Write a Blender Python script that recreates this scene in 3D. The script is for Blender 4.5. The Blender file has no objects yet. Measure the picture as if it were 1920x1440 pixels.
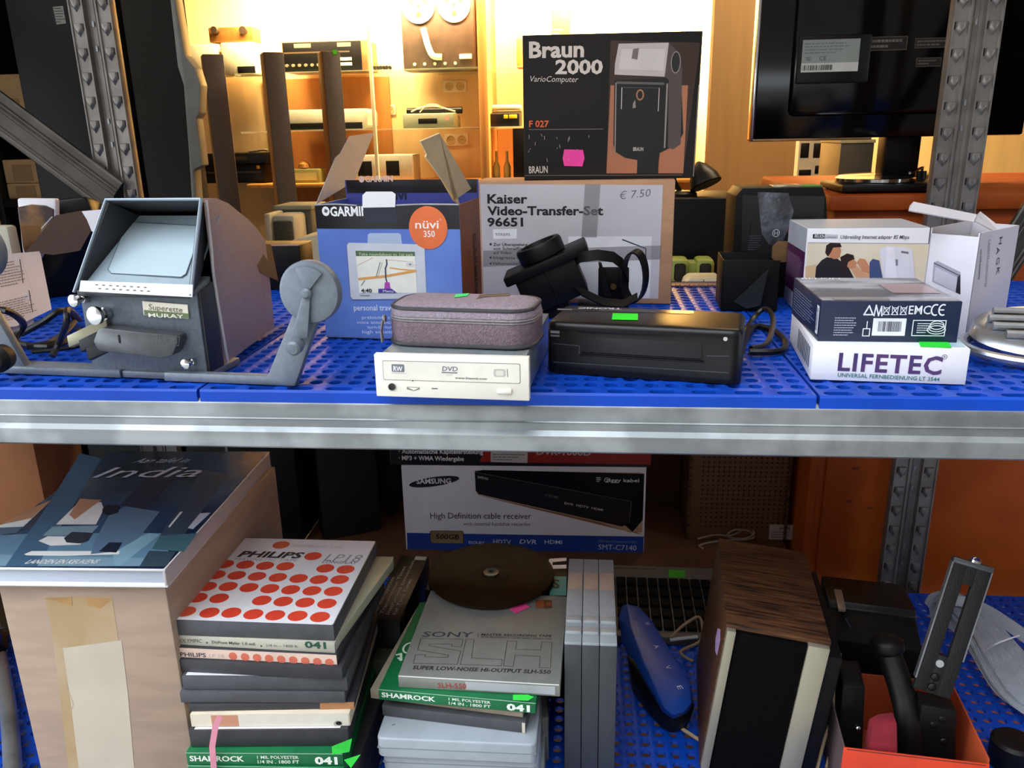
import bpy, bmesh, math, random
from mathutils import Vector, Matrix
random.seed(7)
S = bpy.context.scene
COL = S.collection

# ------------------------------------------------------------------ camera
TH, PS, RO, FPX = math.radians(17.2222), math.radians(5.5832), math.radians(1.1376), 1532.0
CAM = Vector((0.0, 0.0, 1529.0))            # millimetres, floor at z = 0
FW = Vector((-math.sin(PS)*math.cos(TH), math.cos(PS)*math.cos(TH), -math.sin(TH)))
_r0 = Vector((math.cos(PS), math.sin(PS), 0.0))
_u0 = _r0.cross(FW)
RT = _r0*math.cos(RO) - _u0*math.sin(RO)
UP = _u0*math.cos(RO) + _r0*math.sin(RO)
cd = bpy.data.cameras.new('camera')
cd.sensor_fit = 'HORIZONTAL'; cd.sensor_width = 36.0; cd.lens = 36.0*FPX/1920.0
cd.clip_start = 0.02; cd.clip_end = 60
cam = bpy.data.objects.new('camera', cd); COL.objects.link(cam)
cam.matrix_world = Matrix(((RT.x, UP.x, -FW.x, CAM.x*.001), (RT.y, UP.y, -FW.y, CAM.y*.001), (RT.z, UP.z, -FW.z, CAM.z*.001), (0, 0, 0, 1)))
S.camera = cam

# ------------------------------------------------------------------ colour management, sky, lights
S.view_settings.view_transform = 'Standard'; S.view_settings.look = 'None'
S.view_settings.gamma = 1.0; S.view_settings.use_curve_mapping = False
S.view_settings.exposure = 0.0
wd = bpy.data.worlds.new('overcast_sky'); S.world = wd; wd.use_nodes = True
nt = wd.node_tree; nt.nodes.clear()
_o = nt.nodes.new('ShaderNodeOutputWorld'); _b = nt.nodes.new('ShaderNodeBackground')
_b.inputs[0].default_value = (0.86, 0.93, 1.0, 1); _b.inputs[1].default_value = 5.5
nt.links.new(_b.outputs[0], _o.inputs[0])

def lamp(name, kind, loc, power, color, size=None, size_y=None, aim=None, radius=None):
    l = bpy.data.lights.new(name, kind); l.energy = power; l.color = color
    if kind == 'AREA':
        l.shape = 'RECTANGLE'; l.size = size; l.size_y = size_y or size
    if radius is not None: l.shadow_soft_size = radius
    o = bpy.data.objects.new(name, l); COL.objects.link(o); o.location = Vector(loc)*.001
    if aim is not None:
        o.rotation_euler = (Vector(aim) - Vector(loc)).to_track_quat('-Z', 'Y').to_euler()
    return o
WARM = (1.0, 0.72, 0.36)
# strip lights under the valance of the wall cabinets, a shop ceiling lamp, an added pillar lamp
lamp('cabinet_strip_light', 'AREA', (-650, 4480, 2340), 260, WARM, 2.4, 0.08, aim=(-650, 4800, 1900))
lamp('cabinet_strip_light', 'AREA', (640, 4480, 2340), 105, WARM, 0.9, 0.08, aim=(640, 4800, 1900))
lamp('unseen_shop_light', 'AREA', (-600, 2900, 2720), 9, (1.0, 0.74, 0.45), 1.2, 0.3, aim=(-600, 2900, 0))
lamp('unseen_shop_light', 'AREA', (760, 2060, 2700), 26, (1.0, 0.76, 0.48), 0.9, 0.3, aim=(760, 2700, 1600))  # unseen lamp added to brighten the wood-clad pillar

# ------------------------------------------------------------------ pixel rays (photo frame 1920 x 1440)
def ray(x, y): return FW + RT*((x-960.0)/FPX) + UP*((720.0-y)/FPX)
def WZ(x, y, z):
    v = ray(x, y); return CAM + v*((z-CAM.z)/v.z)
def WY(x, y, Y):
    v = ray(x, y); return CAM + v*(Y/v.y)

# ------------------------------------------------------------------ materials
def lin(h):
    h = h.lstrip('#'); out = []
    for i in (0, 2, 4):
        c = int(h[i:i+2], 16)/255.0
        out.append(c/12.92 if c <= 0.04045 else ((c+0.055)/1.055)**2.4)
    return out
MATS = {}
def M(name, hexc=None, rough=.5, metal=0.0, var=.06, scale=40.0, bump=0.0, bscale=None, spec=.5, emit=0.0, stretch=None, hex2=None, coat=0.0, dist=.3, ramp=(.42, .58)):
    """procedural principled material: base colour broken up by noise, optional bump"""
    if name in MATS: return MATS[name]
    m = bpy.data.materials.new(name); m.use_nodes = True
    n = m.node_tree; p = n.nodes['Principled BSDF']; L = n.links
    c = lin(hexc)
    p.inputs['Roughness'].default_value = rough; p.inputs['Metallic'].default_value = metal
    p.inputs['Specular IOR Level'].default_value = spec
    p.inputs['Coat Weight'].default_value = coat
    tc = n.nodes.new('ShaderNodeTexCoord'); mp = n.nodes.new('ShaderNodeMapping')
    if stretch: mp.inputs['Scale'].default_value = stretch
    L.new(tc.outputs['Object'], mp.inputs['Vector'])
    nz = n.nodes.new('ShaderNodeTexNoise'); nz.inputs['Scale'].default_value = scale; nz.inputs['Detail'].default_value = 4
    L.new(mp.outputs[0], nz.inputs['Vector'])
    rp = n.nodes.new('ShaderNodeValToRGB')
    c2 = lin(hex2) if hex2 else [min(1, x*(1+var)) for x in c]
    c1 = c if hex2 else [x*(1-var) for x in c]
    rp.color_ramp.elements[0].color = (*c1, 1); rp.color_ramp.elements[1].color = (*c2, 1)
    rp.color_ramp.elements[0].position = ramp[0]; rp.color_ramp.elements[1].position = ramp[1]
    L.new(nz.outputs['Fac'], rp.inputs['Fac']); L.new(rp.outputs[0], p.inputs['Base Color'])
    if bump:
        n2 = n.nodes.new('ShaderNodeTexNoise'); n2.inputs['Scale'].default_value = bscale or scale; n2.inputs['Detail'].default_value = 3
        L.new(mp.outputs[0], n2.inputs['Vector'])
        bp = n.nodes.new('ShaderNodeBump'); bp.inputs['Strength'].default_value = bump; bp.inputs['Distance'].default_value = dist*.01
        L.new(n2.outputs['Fac'], bp.inputs['Height']); L.new(bp.outputs[0], p.inputs['Normal'])
    if emit:
        L.new(rp.outputs[0], p.inputs['Emission Color']); p.inputs['Emission Strength'].default_value = emit
    MATS[name] = m
    return m
def MC(hexc, rough=.5, metal=0.0, var=.03, **k):
    """ink or plastic by colour"""
    nm = 'surface_%s_%d_%d' % (hexc.strip('#'), int(rough*100), int(metal*100))
    return M(nm, hexc, rough, metal, var, **k)
def glassy(name, hexc, alpha=.25, rough=.03, spec=.5):
    """thin clear sheet: mostly see-through with a gloss"""
    if name in MATS: return MATS[name]
    m = bpy.data.materials.new(name); m.use_nodes = True; n = m.node_tree; n.nodes.clear(); L = n.links
    o = n.nodes.new('ShaderNodeOutputMaterial'); mix = n.nodes.new('ShaderNodeMixShader'); tr = n.nodes.new('ShaderNodeBsdfTransparent')
    p = n.nodes.new('ShaderNodeBsdfPrincipled'); p.inputs['Roughness'].default_value = rough; p.inputs['Specular IOR Level'].default_value = spec
    nz = n.nodes.new('ShaderNodeTexNoise'); nz.inputs['Scale'].default_value = 6
    rp = n.nodes.new('ShaderNodeValToRGB'); c = lin(hexc)
    rp.color_ramp.elements[0].color = (*[x*.95 for x in c], 1); rp.color_ramp.elements[1].color = (*c, 1)
    L.new(nz.outputs['Fac'], rp.inputs['Fac']); L.new(rp.outputs[0], p.inputs['Base Color'])
    mix.inputs[0].default_value = alpha
    L.new(tr.outputs[0], mix.inputs[1]); L.new(p.outputs[0], mix.inputs[2]); L.new(mix.outputs[0], o.inputs[0])
    MATS[name] = m
    return m

# ------------------------------------------------------------------ mesh builder (local millimetres)
def I4(): return Matrix.Identity(4)
class MB:
    def __init__(s): s.v = []; s.f = []; s.m = []; s.mats = []
    def mi(s, mat):
        if mat not in s.mats: s.mats.append(mat)
        return s.mats.index(mat)
    def add(s, vs, fs, mat):
        b = len(s.v); k = s.mi(mat); s.v += [Vector(p) for p in vs]
        for f in fs: s.f.append(tuple(b+i for i in f)); s.m.append(k)
        return s
    def bm(s, bm, mat, X=None):
        bm.verts.index_update()
        s.add([(X @ v.co) if X else v.co.copy() for v in bm.verts], [[v.index for v in f.verts] for f in bm.faces], mat); bm.free(); return s
    def box(s, x0, x1, y0, y1, z0, z1, mat, bev=0.0, X=None, seg=2):
        bm = bmesh.new(); bmesh.ops.create_cube(bm, size=1)
        for v in bm.verts: v.co = Vector(((x0+x1)/2+v.co.x*(x1-x0), (y0+y1)/2+v.co.y*(y1-y0), (z0+z1)/2+v.co.z*(z1-z0)))
        if bev: bmesh.ops.bevel(bm, geom=bm.edges[:], offset=bev, segments=seg, profile=.5, affect='EDGES')
        return s.bm(bm, mat, X)
    def prism(s, pts, a, b, mat, bev=0.0, ax='y', X=None, seg=2):
        """outline extruded between a and b along ax; pts are (x,z) for y, (y,z) for x, (x,y) for z"""
        def P(p, t): return {'y': (p[0], t, p[1]), 'x': (t, p[0], p[1]), 'z': (p[0], p[1], t)}[ax]
        bm = bmesh.new(); A = [bm.verts.new(P(p, a)) for p in pts]; B = [bm.verts.new(P(p, b)) for p in pts]; n = len(pts)
        bm.faces.new(A); bm.faces.new(B[::-1])
        for i in range(n): bm.faces.new((A[i], B[i], B[(i+1) % n], A[(i+1) % n]))
        bmesh.ops.recalc_face_normals(bm, faces=bm.faces[:])
        if bev: bmesh.ops.bevel(bm, geom=bm.edges[:], offset=bev, segments=seg, profile=.5, affect='EDGES')
        return s.bm(bm, mat, X)
    def hull(s, pts, mat, bev=0.0, X=None):
        bm = bmesh.new()
        for p in pts: bm.verts.new(p)
        r = bmesh.ops.convex_hull(bm, input=bm.verts[:])
        bmesh.ops.delete(bm, geom=[g for g in r['geom_interior'] if isinstance(g, bmesh.types.BMVert)], context='VERTS')
        bmesh.ops.dissolve_limit(bm, angle_limit=.02, verts=bm.verts[:], edges=bm.edges[:])
        if bev: bmesh.ops.bevel(bm, geom=bm.edges[:], offset=bev, segments=2, profile=.5, affect='EDGES')
        return s.bm(bm, mat, X)
    def lathe(s, prof, mat, o=(0, 0, 0), d=(0, 0, 1), n=28):
        """profile of (radius, distance along d)"""
        d = Vector(d).normalized(); a = d.orthogonal().normalized(); b = d.cross(a); o = Vector(o); vs = []; fs = []
        for r, t in prof:
            for i in range(n):
                w = 2*math.pi*i/n; vs.append(o+d*t+(a*math.cos(w)+b*math.sin(w))*r)
        m = len(prof)
        for j in range(m-1):
            for i in range(n): fs.append((j*n+i, j*n+(i+1) % n, (j+1)*n+(i+1) % n, (j+1)*n+i))
        fs.append(tuple(range(n-1, -1, -1))); fs.append(tuple(range((m-1)*n, m*n)))
        return s.add(vs, fs, mat)
    def cyl(s, o, d, r, h, mat, n=24, r2=None):
        return s.lathe([(r, 0), (r if r2 is None else r2, h)], mat, o, d, n)
    def tube(s, pts, r, mat, n=8, smooth=6, flat=1.0, closed=False):
        P = [Vector(p) for p in pts]
        if smooth > 1 and len(P) > 2:
            Q = []; N = len(P)
            for i in range(N if closed else N-1):
                p0 = P[(i-1) % N] if (closed or i > 0) else P[0]; p1 = P[i]; p2 = P[(i+1) % N]; p3 = P[(i+2) % N] if (closed or i+2 < N) else P[-1]
                for k in range(smooth):
                    t = k/smooth
                    Q.append(.5*((2*p1)+(p2-p0)*t+(2*p0-5*p1+4*p2-p3)*t*t+(3*p1-p0-3*p2+p3)*t**3))
            if not closed: Q.append(P[-1])
            P = Q
        vs = []; fs = []; N = len(P); a = None
        for i in range(N):
            t = ((P[(i+1) % N]-P[i-1]) if closed else (P[min(i+1, N-1)]-P[max(i-1, 0)])).normalized()
            a = (t.orthogonal() if a is None else (a-t*a.dot(t))).normalized(); b = t.cross(a)
            for k in range(n):
                w = 2*math.pi*k/n; vs.append(P[i]+a*(math.cos(w)*r)+b*(math.sin(w)*r*flat))
        for i in range(N if closed else N-1):
            j = (i+1) % N
            for k in range(n): fs.append((i*n+k, i*n+(k+1) % n, j*n+(k+1) % n, j*n+k))
        if not closed: fs.append(tuple(range(n-1, -1, -1))); fs.append(tuple(range((N-1)*n, N*n)))
        return s.add(vs, fs, mat)
    def ribbon(s, pts, across, th, mat):
        """flat strip: along pts, width vector across, thickness th"""
        P = [Vector(p) for p in pts]; A = Vector(across); vs = []; fs = []; N = len(P)
        for i in range(N):
            t = (P[min(i+1, N-1)]-P[max(i-1, 0)]).normalized(); nn = t.cross(A).normalized()*th/2
            vs += [P[i]-A/2-nn, P[i]+A/2-nn, P[i]+A/2+nn, P[i]-A/2+nn]
        for i in range(N-1):
            for k in range(4): fs.append((i*4+k, i*4+(k+1) % 4, i*4+4+(k+1) % 4, i*4+4+k))
        fs.append((3, 2, 1, 0)); fs.append(tuple(range((N-1)*4, N*4)))
        return s.add(vs, fs, mat)
    def sheet(s, pts, nrm, th, mat):
        """polygon given thickness th against nrm"""
        nn = Vector(nrm).normalized()*th; n = len(pts)
        A = [Vector(p) for p in pts]; B = [p-nn for p in A]
        fs = [tuple(range(n)), tuple(range(2*n-1, n-1, -1))]+[(i, n+i, n+(i+1) % n, (i+1) % n) for i in range(n)]
        return s.add(A+B, fs, mat)
    def build(s, name, parent=None, T=None, smooth=35, label=None, tagd=None, weld=False):
        me = bpy.data.meshes.new(name)
        me.from_pydata([v*.001 for v in s.v], [], s.f)
        for m in s.mats: me.materials.append(m)
        me.polygons.foreach_set('material_index', s.m)
        me.update()
        if weld:
            bm = bmesh.new(); bm.from_mesh(me); bmesh.ops.remove_doubles(bm, verts=bm.verts[:], dist=1e-5); bm.to_mesh(me); bm.free()
        if smooth:
            me.shade_smooth(); me.set_sharp_from_angle(angle=math.radians(smooth))
        else: me.shade_flat()
        o = bpy.data.objects.new(name, me); COL.objects.link(o)
        if parent is not None: o.parent = parent.root if isinstance(parent, Th) else parent
        elif T is not None: o.matrix_world = Tm(T)
        if label: o['label'] = label
        if tagd: tag(o, *tagd)
        return o
def Tm(T):
    X = T.copy(); X.translation = T.translation*.001; return X
def tag(o, label, cat, group=None):
    o['label'] = label; o['category'] = cat
    if group: o['group'] = group
    return o

class Th:
    """a thing: an Empty at its base and a local frame in millimetres"""
    def __init__(s, name, label, cat, o, yaw=0.0, tilt=None, group=None, root=True):
        s.T = Matrix.Translation(Vector(o)) @ Matrix.Rotation(math.radians(yaw), 4, 'Z')
        if tilt is not None: s.T = s.T @ tilt
        s.Ti = s.T.inverted(); s.root = None
        if root:
            e = bpy.data.objects.new(name, None); COL.objects.link(e); e.empty_display_size = .05
            e.matrix_world = Tm(s.T); s.root = e; tag(e, label, cat, group)
    def px(s, ax, val, x, y):
        d = s.Ti.to_3x3() @ ray(x, y); o = s.Ti @ CAM; i = 'xyz'.index(ax)
        return o+d*((val-o[i])/d[i])
    def face(s, o, u, v): return Face(s, o, u, v)
    def front(s, y=0.0): return Face(s, (0, y, 0), (1, 0, 0), (0, 0, 1))
    def top(s, z): return Face(s, (0, 0, z), (1, 0, 0), (0, 1, 0))
    def left(s, x=0.0): return Face(s, (x, 0, 0), (0, -1, 0), (0, 0, 1))
    def right(s, x): return Face(s, (x, 0, 0), (0, 1, 0), (0, 0, 1))

def yaw_of(A, B): return math.degrees(math.atan2(B.y-A.y, B.x-A.x))
def on(name, label, cat, a, b, z, group=None, tilt=None):
    """thing whose bottom front edge runs from pixel a to pixel b on the plane z; returns it and the edge length"""
    A = WZ(*a, z); B = WZ(*b, z)
    t = Th(name, label, cat, A, yaw_of(A, B), tilt, group); return t, (B-A).length

_txt = {}
def glyphs(st, off, sp=1.0):
    k = (st, off, sp)
    if k not in _txt:
        cu = bpy.data.curves.new('lettering', 'FONT'); cu.body = st; cu.offset = off; cu.resolution_u = 2; cu.space_character = sp
        ob = bpy.data.objects.new('lettering', cu); me = bpy.data.meshes.new_from_object(ob)
        vs = [(v.co.x, v.co.y) for v in me.vertices]; fs = [tuple(p.vertices) for p in me.polygons]
        bpy.data.objects.remove(ob); bpy.data.curves.remove(cu); bpy.data.meshes.remove(me)
        _txt[k] = (vs, fs)
    return _txt[k]
_cap = {}
class Face:
    """a printable plane of a thing: local origin o, directions u and v"""
    def __init__(s, th, o, u, v):
        s.th = th; s.o = Vector(o); s.u = Vector(u).normalized(); s.v = Vector(v).normalized(); s.n = s.u.cross(s.v)
    def st(s, x, y):
        d = s.th.Ti.to_3x3() @ ray(x, y); c = s.th.Ti @ CAM
        t = (s.o-c).dot(s.n)/d.dot(s.n); p = c+d*t-s.o
        return (p.dot(s.u), p.dot(s.v))
    k = 0
    def P(s, a, b, lv=1.0): return s.o+s.u*a+s.v*b+s.n*(.12*lv+.05)
    def step(s, lv): Face.k = (Face.k+1) % 24; return lv+Face.k*.034   # prints laid over each other never share a plane
    def poly(s, mb, pts, mat, lv=1.0):
        lv = s.step(lv)
        mb.add([s.P(a, b, lv) for a, b in pts], [tuple(range(len(pts)))], mat)
    def rect(s, mb, a0, b0, a1, b1, mat, lv=1.0): s.poly(mb, [(a0, b0), (a1, b0), (a1, b1), (a0, b1)], mat, lv)
    def q(s, mb, pts, mat, lv=1.0): s.poly(mb, [s.st(*p) for p in pts], mat, lv)
    def rr(s, mb, a0, b0, a1, b1, r, mat, lv=1.0):
        pts = []
        for cx, cy, w in ((a1-r, b0+r, -90), (a1-r, b1-r, 0), (a0+r, b1-r, 90), (a0+r, b0+r, 180)):
            for k in range(5):
                t = math.radians(w+k*22.5); pts.append((cx+r*math.cos(t), cy+r*math.sin(t)))
        s.poly(mb, pts, mat, lv)
    def ell(s, mb, a, b, ra, rb, mat, lv=1.0, rot=0.0, n=24):
        c, d = math.cos(rot), math.sin(rot)
        s.poly(mb, [(a+ra*math.cos(w)*c-rb*math.sin(w)*d, b+ra*math.cos(w)*d+rb*math.sin(w)*c) for w in (2*math.pi*i/n for i in range(n))], mat, lv)
    def ring(s, mb, a, b, ra, rb, w, mat, lv=1.0, n=24):
        vs = []
        for i in range(n):
            t = 2*math.pi*i/n; vs += [s.P(a+ra*math.cos(t), b+rb*math.sin(t), lv), s.P(a+(ra-w)*math.cos(t), b+(rb-w)*math.sin(t), lv)]
        mb.add(vs, [(2*i, 2*((i+1) % n), 2*((i+1) % n)+1, 2*i+1) for i in range(n)], mat)
    def line(s, mb, pts, w, mat, lv=1.0, closed=False):
        n = len(pts)
        for i in range(n if closed else n-1):
            a = Vector(pts[i]); b = Vector(pts[(i+1) % n]); d = (b-a)
            if d.length < 1e-6: continue
            d.normalize(); q = Vector((-d.y, d.x))*w/2; e = d*w*.4
            s.poly(mb, [a-q-e, b-q+e, b+q+e, a+q-e], mat, lv)
    def qline(s, mb, pts, w, mat, lv=1.0, closed=False): s.line(mb, [s.st(*p) for p in pts], w, mat, lv, closed)
    def frame(s, mb, a0, b0, a1, b1, w, mat, lv=1.0): s.line(mb, [(a0, b0), (a1, b0), (a1, b1), (a0, b1)], w, mat, lv, True)
    def text(s, mb, st, A, B, h, mat, lv=1.5, bold=0.0, shear=0.0, sp=1.0):
        """lettering with its baseline from A to B (face coordinates) and cap height h"""
        vs, fs = glyphs(st, bold, sp)
        if not vs: return
        if bold not in _cap: _cap[bold] = max(v[1] for v in glyphs('H', bold)[0])
        x0 = min(v[0] for v in vs); x1 = max(v[0] for v in vs); A = Vector(A); B = Vector(B); d = (B-A); L = d.length; d.normalize(); q = Vector((-d.y, d.x))
        sx = L/(x1-x0); sy = h/_cap[bold]
        out = []; lv = s.step(lv)
        for x, y in vs:
            p = A+d*((x-x0)*sx+y*sy*shear)+q*(y*sy); out.append(s.P(p.x, p.y, lv))
        mb.add(out, fs, mat)
    def qtext(s, mb, st, a, b, hpx, mat, lv=1.5, bold=0.0, shear=0.0, sp=1.0):
        """the same from pixels: baseline from a to b, cap height hpx at a"""
        A = s.st(*a); B = s.st(*b); H = s.st(a[0], a[1]-hpx)
        d = (Vector(B)-Vector(A)).normalized(); h = (Vector(H)-Vector(A)).dot(Vector((-d.y, d.x)))
        s.text(mb, st, A, B, abs(h), mat, lv, bold, shear, sp)
    def barcode(s, mb, a0, b0, a1, b1, mat, lv=1.5, vert=False, seed=1):
        r = random.Random(seed); t = 0.0
        while t < 1:
            w = r.choice((.012, .012, .022, .034)); e = min(1, t+w)
            if vert: s.rect(mb, a0, b0+(b1-b0)*t, a1, b0+(b1-b0)*e, mat, lv)
            else: s.rect(mb, a0+(a1-a0)*t, b0, a0+(a1-a0)*e, b1, mat, lv)
            t = e+r.choice((.012, .016, .028))
    def lines(s, mb, a0, b0, a1, b1, n, mat, lv=1.4, seed=1, th=.35, last=.6):
        """small print too fine to read: rows of dashes"""
        r = random.Random(seed); st = (b1-b0)/n
        for i in range(n):
            y = b1-st*(i+.5); x = a0; end = a0+(a1-a0)*(r.uniform(.75, 1) if i < n-1 else last)
            while x < end:
                w = abs(a1-a0)*r.uniform(.04, .12); e = min(end, x+w); s.rect(mb, x, y-abs(st)*th/2, e, y+abs(st)*th/2, mat, lv); x = e+abs(a1-a0)*.018
def sticker(th, face, pts, hexc, name='price_sticker', label=None, th_mm=.35):
    """paper price tag given by pixel corners on a face"""
    mb = MB(); P = [face.P(*face.st(*p), 3)+face.n*th_mm for p in pts]
    mb.sheet(P, face.n, th_mm, MC(hexc, .6))
    return mb.build(name, th, smooth=0, label=label)

# ================================================================== the room
ZU, ZL = 1296.0, 750.0                       # top of the blue panels, upper and lower shelf
WOODWALL = M('wall_cream', '#dcc08a', .6, 0, .04, 3, stretch=(6, 6, .7), bump=.03)
PLASTER = M('plaster', '#8f8a80', .9, 0, .04, 6)
def struct(name, mb, smooth=0):
    o = mb.build(name, smooth=smooth); o['kind'] = 'structure'; return o
struct('ground', MB().box(-7000, 7000, -7000, 420, -40, -2, M('pavement', '#8d8c8a', .9, 0, .1, 2, bump=.2)))
struct('floor', MB().box(-2700, 2500, 420, 4950, -40, 0, M('shop_floor', '#2a221c', .6, 0, .12, 2)))
struct('ceiling', MB().box(-2700, 2500, 640, 4950, 2820, 2860, M('ceiling_paint', '#b7ab97', .9, 0, .03, 2)))
struct('wall_back', MB().box(-2700, 2500, 4900, 4980, 0, 2820, WOODWALL))
struct('wall_left', MB().box(-2780, -2700, 420, 4980, 0, 2860, M('wall_dark', '#4a4038', .9, 0, .06, 3)))
struct('wall_right', MB().box(2500, 2580, 420, 4980, 0, 2860, M('wall_dark', '#4a4038')))
struct('wall_front', MB().box(-2700, 2500, 560, 640, 2560, 2860, PLASTER))
struct('unseen_facade_opposite', MB().box(-14000, 14000, -10600, -10000, 0, 10200, M('unseen_street_brick', '#5e544c', .9, 0, .12, 1.2, bump=.2)))  # unseen building, made taller to keep sky light off the lower shelf
struct('sky_blocker_right', MB().box(1500, 2100, -7000, 300, 0, 8200, M('unseen_street_brick', '#5e544c')))  # unseen wall added to block sky light from the right
# wood-clad pillar between the wall cabinets and the right-hand corner
_a = WY(1338, 60, 2700); _b = WY(1490, 300, 2700)
PILLAR_X0, PILLAR_X1 = _a.x, _b.x
struct('partition_right', MB().box(_a.x, _b.x, 2700, 2760, 0, 2820, M('pillar_wood', '#b28d58', .55, 0, .05, 5, stretch=(6, 6, .5))))

# ================================================================== steel shelving
STEEL = M('galvanised_steel', '#8b9092', .40, .8, .10, 14, bump=.05, bscale=60, hex2='#a9aeb0')
STEEL2 = M('galvanised_upright', '#8a857f', .38, .7, .12, 25, bump=.05, bscale=80)
DARK = M('dark_gap', '#060606', .9, 0, .02)
BLUE = M('blue_plastic', '#0644b4', .42, 0, .07, 9, bump=.05, bscale=120, spec=.3)
rack = Th('steel_shelving_rack', 'galvanised steel shelving rack with blue perforated plastic shelves', 'shelving', (0, 0, 0))
X_L, X_R, Y_F, Y_B = -781.957, 551.227, 719.5, 1323.2
def upright(X, Yf, sgn):
    mb = MB()
    prof = [(-36, 12), (-36, 0), (-34.5, -2.5), (-32.5, -2.5), (-31.5, 0), (-13.5, 0), (-12.5, -3), (-10, -3), (-9, 7), (-4, 7), (-3, 5.6), (3, 5.6), (4, 7), (9, 7), (10, -3), (12.5, -3), (13.5, 0), (31.5, 0), (32.5, -2.5), (34.5, -2.5), (36, 0), (36, 12)]
    mb.prism([(X+a, Yf+sgn*b) for a, b in prof], 0, 2300, STEEL2, ax='z')
    z = 20.0
    while z < 2290:                                       # pressed dimples of the upright
        for c in (-22.5, 22.5):
            ring = [(-6.5, 9), (6.5, 9), (7, -2), (0, -11.5), (-7, -2)]
            P = [(X+c+a, Yf-sgn*.2, z+b) for a, b in ring]
            Q = [(X+c+a*.72, Yf-sgn*4.2, z+b*.72+1.5) for a, b in ring]
            P += Q; P.append((X+c, Yf-sgn*5.4, z-3))
            fs = [(i, (i+1) % 5, 5+(i+1) % 5, 5+i) for i in range(1, 5)]+[(5+i, 5+(i+1) % 5, 10) for i in range(5)]
            mb.add(P, fs, STEEL2); mb.add([P[0], P[1], P[6], P[5]], [(0, 1, 2, 3)], STEEL2)
            s_ = 1 if X < 0 else -1
            mb.add([(X+c+s_*7, Yf-sgn*.3, z+8.5), (X+c+s_*8.6, Yf-sgn*.3, z+8), (X+c+s_*8.8, Yf-sgn*.3, z-2.5), (X+c+s_*7.2, Yf-sgn*.3, z-2)], [(0, 1, 2, 3)], DARK)
        z += 36.4
    z = 60.0
    while z < 2250:
        for dz in (0, 36): mb.box(X-2, X+1, Yf+sgn*3.6-.8, Yf+sgn*3.6+.8, z+dz-4, z+dz+4, STEEL)
        z += 146
    return mb.build('upright', rack)
for X in (X_L, X_R): upright(X, Y_B+6, 1)
for X in (-1290.0, 860.0): upright(X, Y_F+30, 1)
def beam(yf, sg, ztop, name='beam'):
    mb = MB()
    prof = [(6, 0), (1.6, -3.4), (.4, -6.4), (.4, -17.4), (-.9, -18.4), (.4, -19.4), (.4, -26.6), (-4.4, -30.6), (-5.6, -33.6), (-5.6, -45.2), (-4, -47), (2, -47), (2.4, -6), (24, -6), (24, 0)]
    mb.prism([(yf+sg*a, ztop+b) for a, b in prof], -1330, 900, STEEL, ax='x')
    return mb.build(name, rack, smooth=25)
beam(Y_F, 1, 1286); beam(Y_B, -1, 1286); beam(Y_F, 1, ZL-10); beam(Y_B, -1, ZL-10)
def brace(a, b, w, Y):
    A = WY(*a, Y); B = WY(*b, Y); d = (B-A); L = d.length; d.normalize()
    q = Vector((0, 1, 0)).cross(d)
    if q.z < 0: q = -q
    X = Matrix(((d.x, 0, q.x, A.x), (d.y, -1, q.y, A.y), (d.z, 0, q.z, A.z), (0, 0, 0, 1)))
    h = w/2; k = w/60.0
    prof = [(-h, -9), (-h, 0), (-h+2*k, 2), (-h+6*k, 2), (-h+9*k, 0), (-h+11*k, 2), (-h+14*k, 2), (-h+16*k, 0), (4*k, 0), (6*k, 2.4), (9*k, 2.4), (11*k, .5), (13*k, 2.4), (16*k, 2.4), (18*k, 0), (h-3*k, 0), (h, -2), (h, -9)]
    pts = [(y, z) for z, y in prof]
    mb = MB(); mb.prism(pts, -600, L, M('shaded_steel', '#4f4a44', .45, .7, .15, 20, bump=.05), ax='x', X=X)  # darker than the frame steel: shade put into the colour
    return mb.build('diagonal_brace', rack, smooth=20)
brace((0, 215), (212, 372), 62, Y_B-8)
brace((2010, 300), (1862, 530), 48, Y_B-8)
# perforated plastic panels
TW = 580.0
def panel_mesh():
    mb = MB(); n = 30; p = TW/n; N = 12; th = 7.0
    for j in range(n):
        slot = j == 0
        i = 0
        while i < n:
            w = 2*p if slot else p
            cx = (i+(1 if slot else .5))*p; cy = (j+.5)*p; r = 6.5 if not slot else 5.0
            O = []; H = []
            for k in range(N):
                t = math.radians(15+30*k); c, s_ = math.cos(t), math.sin(t); m_ = max(abs(c), abs(s_))
                O.append((cx+c/m_*w/2, cy+s_/m_*p/2, 0)); H.append((cx+c*r+(math.copysign(8.3, c) if slot else 0), cy+s_*r, -1.2))
            Lw = [(a, b, -th) for a, b, _ in H]
            fs = [(k, (k+1) % N, N+(k+1) % N, N+k) for k in range(N)]+[(N+k, N+(k+1) % N, 2*N+(k+1) % N, 2*N+k) for k in range(N)]
            mb.add(O+H+Lw, fs, BLUE); i += 2 if slot else 1
    # rim
    mb.add([(0, 0, 0), (TW, 0, 0), (TW, -2, -2), (0, -2, -2), (0, -2, -13), (TW, -2, -13)], [(0, 3, 2, 1), (3, 4, 5, 2)], BLUE)
    mb.add([(0, 0, 0), (0, TW, 0), (0, TW, -13), (0, -2, -13), (0, -2, -2)], [(0, 1, 2, 3, 4)], BLUE)
    mb.add([(TW, 0, 0), (TW, TW, 0), (TW, TW, -13), (TW, -2, -13), (TW, -2, -2)], [(4, 3, 2, 1, 0)], BLUE)
    mb.add([(0, TW, 0), (TW, TW, 0), (TW, TW, -13), (0, TW, -13)], [(3, 2, 1, 0)], BLUE)
    return mb.build('shelf_panel', rack, weld=True, smooth=30)
p0 = panel_mesh()
sx = WY(370, 735, 718).x; sx2 = sx+TW+3
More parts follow.
